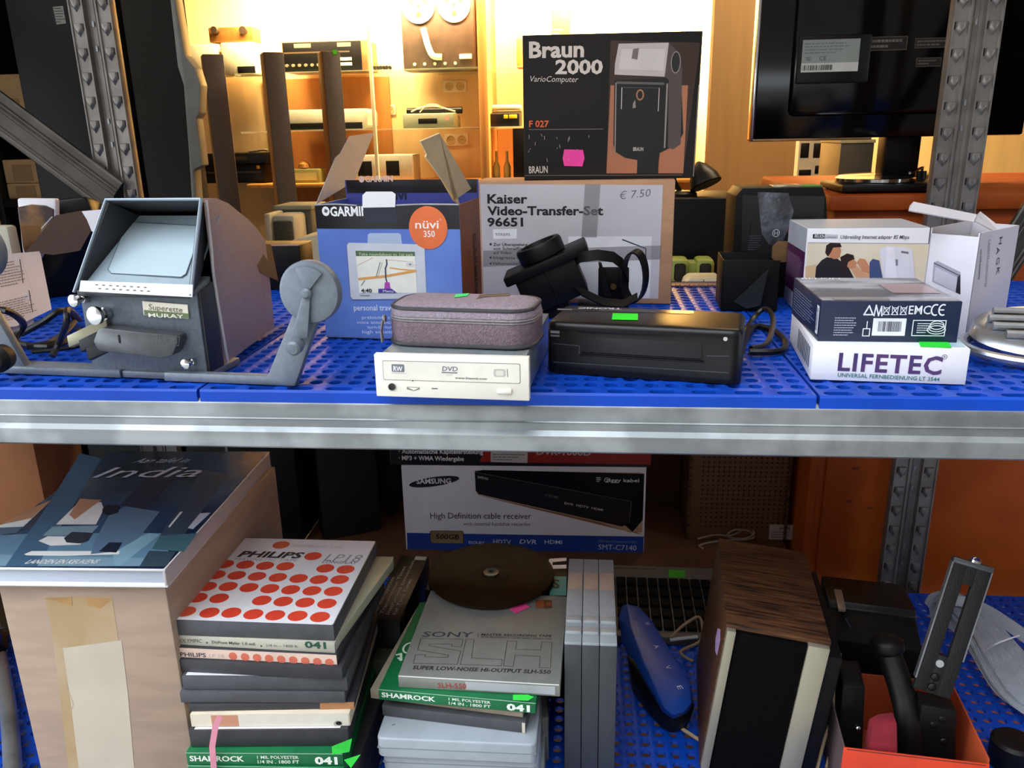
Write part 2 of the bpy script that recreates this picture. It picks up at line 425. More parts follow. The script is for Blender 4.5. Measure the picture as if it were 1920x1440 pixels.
for k, (x, z) in enumerate(((sx-TW-3, ZU), (sx, ZU), (sx2, ZU), (sx-TW-3, ZL), (sx, ZL), (sx2, ZL))):
    o = p0 if k == 0 else p0.copy()
    if k: COL.objects.link(o); o.parent = rack.root
    o.location = Vector((x, 724, z-.6))*.001

# ================================================================== big furniture behind the rack
ORANGE = M('orange_paint', '#9c420c', .55, 0, .10, 8, bump=.12, bscale=30, hex2='#a84c10', spec=.3)
ORANGE_D = M('orange_worn_edge', '#7a2f0a', .6, 0, .2, 40)
BROWN = M('brown_board', '#553018', .75, 0, .08, 9, stretch=(1, 1, 4))
_l = WY(1572, 372, 1395); _t = WY(1650, 365, 1395)
DX0, DZ = _l.x, _t.z
d = Th('orange_dresser', 'orange painted wooden dresser behind the right end of the rack', 'dresser', (DX0, 1395, 0))
mb = MB(); mb.box(0, 980, 14, 560, 0, DZ-26, ORANGE, 3); mb.build('carcass', d)
mb = MB(); mb.box(-12, 992, 0, 566, DZ-26, DZ, ORANGE, 5); mb.build('dresser_top', d)
mb = MB()
for x0, x1 in ((26, 470), (490, 960)):
    for z0, z1 in ((60, 640), (660, DZ-50)):
        mb.box(x0, x1, 4, 16, z0, z1, ORANGE, 3)
f = d.front(4); r_ = random.Random(3)
for x0, x1 in ((26, 470), (490, 960)):
    f.frame(mb, x0+14, DZ-210, x1-14, DZ-64, 5, ORANGE_D)
for k in range(40): a = r_.uniform(40, 400); f.ell(mb, a, DZ-66+r_.uniform(-6, 4), r_.uniform(3, 12), r_.uniform(1, 3), ORANGE_D, 2, n=8)
for px in ((1605, 878), (1592, 940), (1632, 953)):
    a, b = f.st(*px); f.ell(mb, a, b, 7, 3, ORANGE_D, 2, n=10)
f.qline(mb, [(1534, 868), (1523, 1010)], 1.2, ORANGE_D, 2)
mb.build('door_panel', d)

t = Th('brown_sideboard', 'low brown wooden sideboard right behind the lower shelf', 'sideboard', (-560, 1345, 0)); WS = DX0-20+560
mb = MB(); mb.box(0, WS, 0, 800, 0, ZL-20, BROWN, 2); mb.build('carcass', t)
mb = MB(); mb.box(-6, WS+4, -6, 800, ZL-20, ZL, BROWN, 3); mb.build('sideboard_top', t)
t = Th('brown_cabinet', 'brown wooden cabinet standing on the low sideboard behind the boxes', 'cabinet', (-700, 1620, ZL+.3))
mb = MB(); mb.box(0, WS+125, 0, 420, 0, 470, BROWN, 2)
mb.build('carcass', t)
mb = MB(); mb.box(-8, WS+131, -8, 424, 470, 481.5, BROWN, 2); mb.build('cabinet_top', t)
CABZ = ZL+482

# ------------------------------------------------------------------ tall black cabinet, left
BLK = M('black_vinyl', '#0b0b0c', .55, 0, .12, 60, bump=.05, spec=.25)
CHAR = M('charcoal_cloth', '#2f2c27', .85, 0, .10, 300, bump=.2, bscale=900, spec=.2)
GRYPL = M('grey_plastic', '#77766c', .45, 0, .05, 30)
A = WY(18, 60, 1480); B = WY(226, 60, 1480); Cc = WY(322, 20, 1480); zb = 20
t = Th('tall_black_speaker', 'tall slim black floor loudspeaker panel with grey bulging side trim behind the left upright', 'speaker', (A.x, 1480, 0))
W1 = B.x-A.x; W2 = Cc.x-A.x
mb = MB(); mb.box(0, W1, 0, 60, 0, 2140, BLK, 5)
f = t.front(0)
f.q(mb, [(99, 13), (118, 11), (124, 44), (106, 46)], MC('#8a8d80', .6), 1)
a0, b0 = f.st(100, 44); a1, b1 = f.st(120, 13); f.lines(mb, a0, b0, a1, b1, 6, MC('#222222'), 2, 4)
mb.build('cabinet_body', t)
mb = MB(); mb.box(W1+3, W2, 6, 55, 0, 2140, CHAR, 3); mb.build('grille', t)  # panel greyer than the black body: reflected light put into its colour
# trim profile, traced down its outline and given real depth
q_in = [(322, 0), (336, 125), (347, 160), (351, 212), (357, 290), (362, 370)]
q_out = [(331, 0), (349, 105), (368, 128), (378, 160), (376, 212), (370, 222), (381, 310), (366, 318), (370, 372)]
pi = [t.px('y', 0, *p) for p in q_in]; po = [t.px('y', 0, *p) for p in q_out]
out = [(pi[0].x, 2140)]+[(p.x, p.z) for p in pi]+[(pi[-1].x, 0), (po[-1].x, 0)]+[(p.x, p.z) for p in po[::-1]]+[(po[0].x, 2140)]
mb = MB(); mb.prism(out, -6, 24, GRYPL, 1.5); mb.build('side_trim', t, label='grey plastic trim strip with a bulge')

# ------------------------------------------------------------------ television seen from behind, right
GLOSS = M('gloss_black', '#040405', .12, 0, .05, 20, spec=.35)
GLOSS2 = M('satin_black', '#09090a', .4, 0, .05, 20, spec=.3)
CHROME = M('chrome', '#c8cacc', .14, 1.0, .03, 20)
A = WY(1411, 262, 1640); B = WY(1427, 0, 1640); R = WY(1895, 262, 1640)
t = Th('television', 'black flat television turned with its glossy back to the rack', 'television', (A.x, 1640, A.z))
w = R.x-A.x+20; h = 470
mb = MB(); mb.box(0, w, 0, 38, 0, h, GLOSS, 4)
mb.box(60, w-60, -16, 4, 40, h-40, GLOSS, 10)
mb.build('back_shell', t)
mb = MB(); mb.box(-4, 2, 2, 34, -3, h, CHROME, 1.2); mb.box(-4, w*.45, 2, 34, -4, 1, M('bronze_trim', '#a98a66', .25, .8), 1.2); mb.build('bezel_edge', t, label='shiny thin bezel edge')
f = t.front(-24)
a0, b0 = f.st(1497, 152); a1, b1 = f.st(1632, 66)
mb = MB(); mb.box(a0-4, a1+4, -24, -14, b0-5, b1+3, GLOSS2, 3); mb.build('label_housing', t)
a0, b0 = f.st(1501, 136); a1, b1 = f.st(1614, 72)
mb = MB(); LABEL = MC('#8d968f', .5); f.rect(mb, a0, b0, a1, b1, LABEL, 1); f.rect(mb, a0, b0, a1, b0+(b1-b0)*.28, MC('#c9c9c2', .5), 2)
f.barcode(mb, a0+2, b0+3, a0+(a1-a0)*.56, b0+(b1-b0)*.22, MC('#15151a'), 3, seed=3)
f.text(mb, 'CE', (a0+(a1-a0)*.31, b0+(b1-b0)*.36), (a0+(a1-a0)*.43, b0+(b1-b0)*.36), (b1-b0)*.13, MC('#30383a'), 3)
f.text(mb, 'ND', (a0+(a1-a0)*.08, b0+(b1-b0)*.36), (a0+(a1-a0)*.17, b0+(b1-b0)*.36), (b1-b0)*.12, MC('#30383a'), 3)
f.lines(mb, a0+4, b0+(b1-b0)*.55, a1-8, b1-4, 4, MC('#6b746f'), 3, 8)
mb.build('rating_label', t)
f = t.front(-16)
for (p, q_) in (((1622, 95), (1702, 68)), ((1715, 90), (1800, 70)), ((1717, 125), (1765, 108))):
    a0, b0 = f.st(*p); a1, b1 = f.st(*q_); mb = MB(); f.rect(mb, a0, b0, a1, b1, MC('#1b1917', .3), 1); f.frame(mb, a0, b0, a1, b1, 1.2, MC('#57504a', .4), 2); f.lines(mb, a0+3, b0+2, a1-8, b1-2, 2, MC('#6b6258'), 2, 2, .5); mb.build('socket_plate', t)
# stand
NX = w*.60
mb = MB(); mb.box(NX-34, NX+34, 42, 90, A.z*0-(A.z-DZ)+10, 20, GLOSS2, 8); mb.build('stand_neck', t)
mb = MB(); mb.lathe([(1, 0), (118, 0), (122, 3), (122, 7), (116, 11), (30, 16), (1, 17)], GLOSS, (NX+20, 90, -(A.z-DZ)), (0, 0, 1), 40)
mb.build('stand_foot', t)

# turntable-like player at the dresser's left edge
P = WY(1600, 350, 1500)
t = Th('record_deck', 'low black record deck with a shiny platter on the orange dresser', 'record player', (DX0+10, 1402, DZ))
mb = MB(); mb.box(0, 190, 10, 150, 3, 15, GLOSS2, 3)
for x in (15, 175):
    for y in (25, 135): mb.cyl((x, y, 0), (0, 0, 1), 7, 4, BLK, 12)
mb.build('plinth', t)
mb = MB(); mb.lathe([(1, 0), (62, 0), (64, 2), (64, 7), (56, 8), (1, 8)], CHROME, (72, 80, 15), (0, 0, 1), 40); mb.build('platter', t)
mb = MB(); mb.tube([(165, 130, 18), (165, 126, 34), (150, 90, 36), (118, 52, 30)], 2.4, CHROME); mb.cyl((165, 130, 15), (0, 0, 1), 9, 14, GLOSS2); mb.build('tone_arm', t)

# black units at the far right edge
A = WY(1893, 330, 1560)
z0 = DZ
for k, (hh, lab) in enumerate(((120, 'lower black hi-fi unit beside the television, right frame edge'), (110, 'middle black hi-fi unit with a pale sticker, right frame edge'), (140, 'upper black hi-fi unit of the stack, right frame edge'))):
    t = Th('hifi_unit', lab, 'hi-fi unit', (A.x+60, 1440, z0), group='black hi-fi units on the dresser')
    mb = MB(); mb.box(0, 400, 0, 190, 4, hh, BLK, 3); mb.box(10, 390, -3, 2, 10, hh-8, GLOSS2, 1.5); mb.build('casing', t)
    for q_ in range(4):
        mb = MB(); mb.cyl((24+q_*26, -3, hh*.5), (0, -1, 0), 8, 7, GLOSS2, 16); mb.build('knob', t)
    mb = MB(); t.front(-3).frame(mb, 140, hh*.3, 300, hh*.75, 1.5, MC('#5b5650', .3), 1); t.front(-3).rect(mb, 6, hh*.78, 60, hh*.86, MC('#7b756c', .5), 1.2); mb.build('display', t)
    z0 += hh

# ================================================================== wall cabinets at the back of the shop
YC = 4500.0
SZ1, SZ2, SZ3 = WY(620, 133, YC).z, WY(800, 240, YC).z, WY(440, 346, YC).z
CABWOOD = M('cabinet_wood', '#c48a45', .5, 0, .06, 4, stretch=(6, 6, .6))
CREAM = M('cream_plastic', '#d9cfae', .5, 0, .04, 20)
SAGE = M('sage_grey_plastic', '#8d927c', .5, 0, .05, 20)
PALE = M('pale_grey_plastic', '#b9b6a4', .5, 0, .04, 20)
GLASS = glassy('shelf_glass', '#cfe0c8', .16, .02)
X1 = WY(904, 60, YC).x; X2 = WY(704, 200, YC).x; XE = WY(1330, 100, YC).x
for z, th, mt_, nm, lab in ((SZ1, 10, GLASS, 'glass_shelf', 'upper glass shelf of the lit wall cabinets, %s of the wooden post'), (SZ2, 10, GLASS, 'glass_shelf', 'middle glass shelf of the lit wall cabinets, %s of the wooden post'), (SZ3, 22, CABWOOD, 'wooden_shelf', 'wooden bottom shelf of the lit wall cabinets, %s of the wooden post')):
    for a, b, side in ((-1895, X1-25, 'left'), (X1+25, XE, 'right')):
        mb = MB(); mb.box(a, b, YC, YC+398, z-th, z, mt_, 1); tag(mb.build(nm), lab % side, 'shelf')
def stru(nm, mb):
    o = mb.build(nm); o['kind'] = 'structure'
stru('divider_post', MB().box(X1-24, X1+24, YC-20, YC+398, 0, 2820, CABWOOD, 2))
stru('support_rail', MB().box(X2-18, X2, YC-16, YC-1, 0, 2820, CREAM, 1))
stru('valance', MB().box(-1900, XE, YC-60, YC-35, 2480, 2820, CABWOOD, 1))
stru('back_panel', MB().box(-1890, X2-10, 4878, 4898, 60, SZ1-11, M('back_panel_wood', '#b97a3a', .55, 0, .06, 4, stretch=(6, 6, .6)), 0))
stru('back_panel', MB().box(X1+26, XE, 4878, 4898, 60, SZ2-11, M('back_panel_wood', '#b97a3a'), 0))
def rear(name, label, cat, x0, x1, yb, yt, sz, dep=160, Y=None, group=None):
    Y = Y or YC+60; A = WY(x0, yb, Y); B = WY(x1, yb, Y); T_ = WY(x0, yt, Y)
    t = Th(name, label, cat, (A.x, Y, sz), group=group); t.w = B.x-A.x; t.h = T_.z-A.z
    return t
# twin reel tape recorder
t = rear('tape_recorder', 'upright reel-to-reel tape recorder with two pale reels on the glass shelf', 'tape recorder', 757, 893, 132, -20, SZ1, Y=YC+150)
RECB = M('recorder_brown', '#33251a', .5, 0, .15, 15)
mb = MB(); mb.box(0, t.w, 0, 180, 0, t.h, RECB, 6); mb.box(6, t.w-6, -4, 2, 6, t.h-6, RECB, 3); mb.build('deck_body', t)
for cx in (.25, .73):
    mb = MB(); R_ = t.w*.22; mb.cyl((t.w*cx, -5, t.h*.80), (0, -1, 0), R_, 8, M('reel_pale', '#d8c8a0', .35, 0, .04, 20), 32)
    for a in (30, 150, 270):
        mb.cyl((t.w*cx+R_*.5*math.cos(math.radians(a)), -13, t.h*.80+R_*.5*math.sin(math.radians(a))), (0, -1, 0), R_*.17, .6, RECB, 14)
    mb.cyl((t.w*cx, -13, t.h*.8), (0, -1, 0), 9, 3, RECB, 14); mb.build('reel', t)
mb = MB(); mb.tube([(t.w*.30, -8, t.h*.52), (t.w*.33, -16, t.h*.42), (t.w*.36, -16, t.h*.30), (t.w*.42, -14, t.h*.18), (t.w*.54, -12, t.h*.16)], 16, CREAM, 10); mb.build('tape_head_cover', t)
mb = MB(); mb.box(t.w*.78, t.w*.95, -18, -4, t.h*.13, t.h*.19, CREAM, 3); mb.build('switch_plate', t)
for k in range(5):
    mb = MB(); mb.cyl((t.w*(.16+.14*k), -4, t.h*.08), (0, -1, 0), 8, 8, MC('#c8b48c', .3), 12); mb.build('control_key', t)
# receiver
t = rear('stereo_receiver', 'black stereo receiver with wood sides on the top glass shelf', 'receiver', 532, 690, 131, 72, SZ1, Y=YC+90)
mb = MB(); mb.box(0, t.w, 0, 220, 4, t.h, M('receiver_wood', '#7a5430', .5, 0, .1, 6, stretch=(1, 1, 5)), 3); mb.build('cabinet', t)
mb = MB(); mb.box(6, t.w-30, -4, 2, 6, t.h-4, GLOSS2, 2)
f = t.front(-4); f.rect(mb, t.w*.15, t.h*.80, t.w*.35, t.h*.93, MC('#8a7c64', .3), 1); f.rect(mb, t.w*.66, t.h*.80, t.w*.82, t.h*.93, MC('#8a7c64', .3), 1)
f.rect(mb, t.w*.67, t.h*.36, t.w*.82, t.h*.46, MC('#bdb29a', .4), 1); f.rect(mb, t.w*.67, t.h*.20, t.w*.82, t.h*.30, MC('#bdb29a', .4), 1); f.rect(mb, t.w*.02, t.h*.62, t.w*.8, t.h*.67, MC('#4a3c2c', .4), 1)
mb.build('front_panel', t)
for k in range(6):
    mb = MB(); mb.cyl((t.w*(.05+.075*k), -4, t.h*.24), (0, -1, 0), 8, 12, MC('#a89a80', .3, .6), 14); mb.build('control_knob', t)
# boxed cream devices under the strip light, left
t = rear('cream_housing', 'cream appliance housing on the top shelf left of the receiver', 'appliance', 418, 480, 131, 70, SZ1, Y=YC+80)
mb = MB(); mb.box(0, t.w, 0, 190, 0, t.h, CREAM, 8); mb.build('casing', t); mb = MB(); mb.box(t.w*.45, t.w*.98, -4, 2, 4, t.h*.25, GLOSS2, 2); mb.build('dark_panel', t)
t = rear('cream_housing', 'cream appliance housing at the far left of the top shelf', 'appliance', 352, 412, 131, 72, SZ1, Y=YC+80)
mb = MB(); mb.box(0, t.w, 0, 190, 0, t.h, CREAM, 8); mb.build('casing', t); mb = MB(); mb.box(t.w*.1, t.w*.5, -4, 2, 4, t.h*.2, GLOSS2, 2); mb.build('dark_panel', t)
topz = t.T.translation.z+t.h+9
t = rear('projector', 'small brown and cream projector standing on two cream housings', 'projector', 392, 474, 72, 42, topz, Y=YC+110)
mb = MB(); mb.box(0, t.w, 0, 120, 0, t.h*.95, M('amber_metal', '#9a6a34', .35, .4, .1, 20), 5); mb.build('body', t)
mb = MB(); mb.cyl((t.w*.2, -2, t.h*.75), (0, -1, 0), t.h*.22, 40, RECB, 18); mb.build('lens', t)
mb = MB(); mb.cyl((t.w*.82, -2, t.h*.7), (0, -1, 0), t.h*.25, 20, RECB, 18); mb.build('spool_hub', t)
# long pale case, middle shelf
t = rear('long_grey_case', 'long pale grey typewriter case on the middle glass shelf', 'case', 536, 690, 239, 200, SZ2, Y=YC+70)
mb = MB(); mb.prism([(0, 14), (12, 0), (t.w-22, 0), (t.w, 20), (t.w, t.h*.8), (t.w-10, t.h), (0, t.h)], 0, 230, PALE, 3); mb.box(6, t.w-30, -3, 4, 4, t.h*.35, GLOSS2, 2); mb.build('case_body', t)
# typewriter
t = rear('typewriter', 'sage green portable typewriter on the middle glass shelf', 'typewriter', 756, 860, 238, 195, SZ2, Y=YC+70)
w, h = t.w, t.h
mb = MB(); mb.prism([(0, 0), (230, 0), (230, h*.5), (90, h*.66), (0, h*.62)], 0, w*.92, SAGE, 4, ax='x'); mb.build('body', t)
mb = MB(); mb.cyl((-6, 150, h*.78), (1, 0, 0), 18, w+6, GLOSS2, 18); mb.build('platen', t)
mb = MB(); mb.tube([(w*.1, 90, h*.75), (w*.3, 70, h*.92), (w*.55, 70, h*.97), (w*.9, 95, h*.72)], 4, CREAM); mb.tube([(w*.3, 20, h*.7), (w*.45, 10, h*1.0), (w*.6, 20, h*1.02), (w*.66, 90, h*.9)], 3, CREAM); mb.build('paper_bail', t)
mb = MB(); mb.box(w*.28, w*.62, -8, 6, h*.18, h*.42, GLOSS2, 4); mb.build('key_cover', t)
mb = MB(); t.front(0).ell(mb, w*.8, h*.42, 12, 12, MC('#c98f86', .5), 1); mb.build('round_sticker', t)
# telephone
t = rear('telephone', 'black desk telephone with yellow keys on the middle shelf right of the post', 'telephone', 918, 974, 236, 192, SZ2, Y=YC+60)
w, h = t.w, t.h
mb = MB(); mb.prism([(0, 0), (180, 0), (180, h*.7), (0, h*.55)], 0, w, GLOSS2, 4, ax='x'); mb.build('base', t)
mb = MB(); mb.box(-3, w+5, 90, 140, h*.72, h*.95, CREAM, 10); mb.build('handset', t)
mb = MB(); mb.box(w*.48, w*.62, -4, 4, h*.34, h*.5, MC('#e8c81e', .5), 2); mb.box(w*.66, w*.92, -4, 4, h*.34, h*.5, MC('#e8c81e', .5), 2); mb.build('yellow_keys', t)
# items right of the post, top shelf
t = rear('white_carton', 'white carton with an orange end on the top shelf right of the post', 'carton', 980, 1068, 128, 10, SZ1, Y=YC+130)
mb = MB(); mb.box(0, t.w*.62, 0, 160, 0, t.h, MC('#f0e6cc', .6), 2); mb.build('carton_body', t)
mb = MB(); mb.box(t.w*.62, t.w, 4, 160, 0, t.h, M('amber_card', '#b9762a', .6, 0, .12, 12), 2)
f = t.front(4); f.rect(mb, t.w*.83, t.h*.8, t.w*.93, t.h*.95, MC('#f6ecd0', .6), 1); f.lines(mb, t.w*.64, t.h*.5, t.w*.9, t.h*.62, 2, MC('#f0d9a8', .6), 1, 4); mb.build('end_panel', t)
t = rear('wire_headset', 'thin wire headset lying on the top shelf above the tall black box', 'headset', 1180, 1280, 129, 108, SZ1, Y=YC+60)
mb = MB(); w = t.w; h = 130
mb.tube([(0, 20, 8), (w*.1, 10, 90), (w*.45, 0, h*1.0), (w*.85, 10, h*1.05), (w, 20, h*.7)], 4, MC('#7a6a3c', .4, .4)); mb.tube([(w*.45, 0, h), (w*.7, 40, h*.5), (w*1.05, 60, 4)], 3, MC('#7a6a3c', .4, .4)); mb.build('headband', t)
for k in (0, 1):
    mb = MB(); mb.lathe([(2, 0), (20, 2), (22, 14), (4, 20)], RECB, (w*.0+k*w*.3, 20, 22), (.3, -1, .2), 16); mb.build('ear_piece', t)
t = rear('small_figure_chain', 'small dark chain lying on the top shelf left of the tape recorder', 'chain', 703, 735, 131, 122, SZ1, Y=YC+40)
mb = MB()
for k in range(6): mb.lathe([(2, -4), (11, -2), (11, 2), (2, 4)], RECB, (k*16, (k % 2)*8, 12), (.4*(k % 2), 1, .5), 12)
mb.build('links', t)
t = rear('upright_board', 'thin upright amber board at the left of the white carton', 'board', 969, 980, 128, 74, SZ1, Y=YC+120)
mb = MB(); mb.box(0, t.w, 0, 140, 0, t.h, M('amber_card', '#b9762a'), 1); mb.build('board', t)
# lowest visible shelf
t = rear('video_recorder', 'black video recorder with a yellow sticker on the wooden shelf', 'video recorder', 376, 498, 344, 308, SZ3, Y=YC+100)
mb = MB(); mb.box(0, t.w, 0, 260, 3, t.h, GLOSS2, 3)
f = t.front(0); f.rect(mb, t.w*.05, t.h*.55, t.w*.95, t.h*.62, MC('#4a4238', .3), 1); mb.build('casing', t)
mb = MB(); a, b = t.front(0).st(484, 313); mb.box(a-9, a+9, -2, .1, b-9, b+9, MC('#f0c020', .6), 2); mb.build('price_sticker', t, label='yellow price sticker')
z = t.T.translation.z+t.h
t = rear('video_recorder', 'slim black video recorder on top of the one with the yellow sticker', 'video recorder', 378, 500, 308, 287, z, Y=YC+50)
mb = MB(); mb.box(0, t.w, 0, 250, 3, t.h, GLOSS2, 3); t.front(0).rect(mb, t.w*.3, t.h*.4, t.w*.7, t.h*.7, MC('#38322a', .2), 1); mb.build('casing', t)
z = t.T.translation.z+t.h
t = rear('hand_tool', 'small silver hand tool lying on the stacked video recorders', 'tool', 466, 500, 287, 278, z, Y=YC+60)
mb = MB(); mb.tube([(0, 10, 8), (30, 8, 10), (80, 14, 16), (105, 20, 12)], 7, MC('#8a7f72', .3, .6)); mb.build('handle', t)
t = rear('green_radio', 'greenish table radio with a clear dial on the wooden shelf', 'radio', 548, 600, 344, 318, SZ3, Y=YC+50)
mb = MB(); mb.box(0, t.w, 0, 120, 0, t.h, M('olive_plastic', '#7e7d48', .5, 0, .06, 20), 4); f = t.front(0); f.rect(mb, t.w*.06, t.h*.2, t.w*.9, t.h*.75, MC('#b9b77c', .3), 1); mb.build('casing', t)
t2 = Th('shell_ornament', 'small brown shell ornament on the greenish radio', 'ornament', (t.T.translation.x+60, t.T.translation.y+50, SZ3+t.h))
mb = MB(); mb.lathe([(2, 0), (34, 6), (30, 26), (12, 40), (2, 44)], M('amber_metal', '#9a6a34'), (0, 0, 0), (0, 0, 1), 14); mb.build('shell', t2)
t = rear('pale_monitor', 'pale boxy monitor pair behind the open blue carton', 'monitor', 664, 775, 344, 294, SZ3, Y=YC+60)
mb = MB(); mb.box(0, t.w, 0, 220, 0, t.h, PALE, 6)
mb.build('casing', t)
for a, b in ((.08, .32), (.56, .78)):
    mb = MB(); mb.box(t.w*a, t.w*b, -4, 2, t.h*.22, t.h*.78, GLOSS2, 2); mb.build('screen', t)
t = rear('bottle_stand', 'glass bottles on a stand behind the black flash box', 'bottle stand', 920, 960, 344, 275, SZ3, Y=YC+60)
mb = MB(); mb.box(0, t.w, 0, 90, 0, 10, RECB, 2); mb.build('tray', t)
for k in (0, 1):
    mb = MB(); mb.lathe([(16, 0), (20, 4), (20, 60), (8, 90), (7, 140), (2, 142)], MC('#9a8a50', .15), (t.w*(.25+.5*k), 45, 10), (0, 0, 1), 16); mb.build('bottle', t)
t = rear('tall_black_box', 'tall narrow black box standing behind the left edge of the flash carton', 'box', 963, 1010, 344, 247, SZ3, Y=YC+30)
mb = MB(); mb.box(0, t.w, 0, 120, 0, t.h, GLOSS2, 2); mb.build('box_body', t)
# sockets on the wall
for (x0, x1, y0, y1, lab) in ((831, 875, 174, 150, 'upper'), (834, 878, 274, 250, 'lower'), (708, 742, 216, 196, 'left yellowed')):
    A = WY(x0, y0, 4896); B = WY(x1, y1, 4896)
    t = Th('wall_socket', lab+' double wall socket in the lit cabinet back', 'socket', (A.x, 4899, A.z)); w = B.x-A.x; h = B.z-A.z
    mb = MB(); mb.box(0, w, -10, 0, 0, h, CREAM, 3); mb.build('cover_plate', t)
    for k in (.27, .73):
        mb = MB(); mb.lathe([(h*.36, 0), (h*.36, 3), (h*.3, 3), (h*.28, .5), (1, .5)], MC('#bba870', .5), (w*k, -10, h*.5), (0, -1, 0), 20); mb.cyl((w*k-6, -10.6, h*.5), (0, -1, 0), 2.4, .3, DARK, 8); mb.cyl((w*k+6, -10.6, h*.5), (0, -1, 0), 2.4, .3, DARK, 8); mb.build('socket_well', t)
# slim loudspeakers on the floor behind the rack
SPK = M('speaker_front', '#54483f', .45, 0, .08, 120)
SPKS = M('speaker_side', '#a87a3c', .4, .2, .06, 20)
for (x0, x1, yt, xb, yb, Y, lab) in ((373, 413, 101, 399, 440, 2750, 'leftmost of the three slim tower speakers, beside the black cabinet'), (487, 527, 97, 520, 440, 2650, 'middle one of the three slim tower speakers'), (597, 634, 95, 620, 330, 2850, 'slim tower speaker with a green sticker at its top corner')):
    A = WY(x0+6, yt, Y); B = WY(x1, yt, Y)
    t = Th('tower_speaker', lab, 'speaker', (A.x, Y, 0), yaw=29, group='slim tower speakers'); w = (B.x-A.x)*1.06; h = A.z
    mb = MB(); mb.box(0, w, 2, 80, 20, h, SPKS, 3); mb.build('cabinet', t)
    mb = MB(); mb.box(0, w, -6, 3, 24, h-2, SPK, 3); mb.build('grille', t)
    mb = MB(); mb.lathe([(1, 0), (84, 0), (84, 10), (78, 20), (1, 20)], GLOSS2, (w/2, 40, 0), (0, 0, 1), 28); mb.build('foot', t)
    if x0 > 590:
        mb = MB(); a, b = t.front(-6).st(628, 97); mb.box(a-9, a+7, -7, -5.9, b-9, b+7, MC('#5fd81e', .6), 2); mb.build('price_sticker', t, label='green price sticker')
# right-hand corner, under the television
t = Th('pale_cupboard', 'pale cupboard with small dark panes behind the orange dresser', 'cupboard', (WY(1493, 340, 3600).x, 3600, 0))
A = WY(1493, 340, 3600); B = WY(1568, 262, 3600); w = B.x-A.x; h = B.z
mb = MB(); mb.box(0, w, 0, 300, 0, h, PALE, 4); mb.build('carcass', t)
for x0, x1, y0, y1 in ((1500, 1518, 296, 268), (1524, 1558, 296, 268), (1497, 1521, 332, 318), (1527, 1548, 326, 310)):
    a, b = t.front(0).st(x0, y0); c, e = t.front(0).st(x1, y1); mb = MB(); mb.box(a, c, -3, 2, b, e, GLOSS2, 2); mb.build('pane', t)
t = Th('grey_box', 'dark grey upright box right of the pale cupboard', 'box', (WY(1571, 335, 3000).x, 3000, 0))
A = WY(1571, 335, 3000); B = WY(1640, 268, 3000); mb = MB(); mb.box(0, B.x-A.x, 0, 260, 0, B.z, M('slate_box', '#2c2e2b', .5, 0, .08, 10), 3); mb.build('box_body', t)
mb = MB(); mb.box(-3, B.x-A.x+3, -3, 263, B.z, B.z+12, M('sage_grey_plastic', '#8d927c'), 2); mb.build('lid', t)
RX0 = WY(-60, 200, 2560).x; RX1 = WY(150, 200, 2560).x
# left edge: pale cartons stacked beyond the black speaker
for (yb, yt, lab) in ((375, 345, 'pale carton at the left frame edge, lowest of the stack'), (345, 300, 'pale carton at the left frame edge, under the top one'), (222, 138, 'pale carton high at the left frame edge')):
    A = WY(-30, yb, 2600); B = WY(46 if yt < 200 else 62, yt, 2600)
    z0 = {345: WY(0, 375, 2600).z, 300: WY(0, 345, 2600).z, 138: WY(0, 222, 2600).z}[yt]
    t = Th('pale_carton', lab, 'carton', (max(A.x, RX0+30), 2625, z0+.4), group='pale cartons at the left edge')
    mb = MB(); mb.box(0, B.x-A.x, 0, 250, 0, WY(0, yt, 2600).z-z0-1, M('tan_card', '#b0946c', .8, 0, .06, 12), 3); mb.build('carton_body', t)
    mb = MB(); mb.box(30, 100, -1, .5, 6, min(60, WY(0, yt, 2600).z-z0-8), MC('#8c7450', .7), 0); mb.build('paper_label', t)
zs = [WY(0, 375, 2600).z, WY(0, 222, 2600).z]
RX0 = WY(-60, 200, 2560).x; RX1 = WY(150, 200, 2560).x
t = Th('dark_storage_rack', 'dark storage rack behind the left upright', 'storage rack', (RX0, 2600, 0)); w = RX1-RX0
for x in (0, w-22):
    mb = MB(); mb.box(x, x+22, 0, 320, 0, 2300, BLK, 2); mb.build('side_panel', t)
for z in zs:
    mb = MB(); mb.box(22, w-22, 0, 320, z-24, z, BLK, 1); mb.build('shelf_board', t)
mb = MB(); mb.box(0, w, 320, 330, 0, 2300, BLK, 0); mb.build('back_panel', t)

# ================================================================== upper shelf
INK = MC('#17161c', .5); WHITE = MC('#eeeef0', .45, var=.02)
WCARD = M('white_card', '#e9e8ec', .45, 0, .02, 20)
KRAFT = M('kraft_card', '#b98c68', .8, 0, .06, 14, stretch=(1, 1, 5))
def rounded_rect(x0, y0, x1, y1, r, n=6):
    pts = []
    for cx, cy, w in ((x1-r, y0+r, -90), (x1-r, y1-r, 0), (x0+r, y1-r, 90), (x0+r, y0+r, 180)):
        for k in range(n+1):
            t = math.radians(w+k*90/n); pts.append((cx+r*math.cos(t), cy+r*math.sin(t)))
    return pts

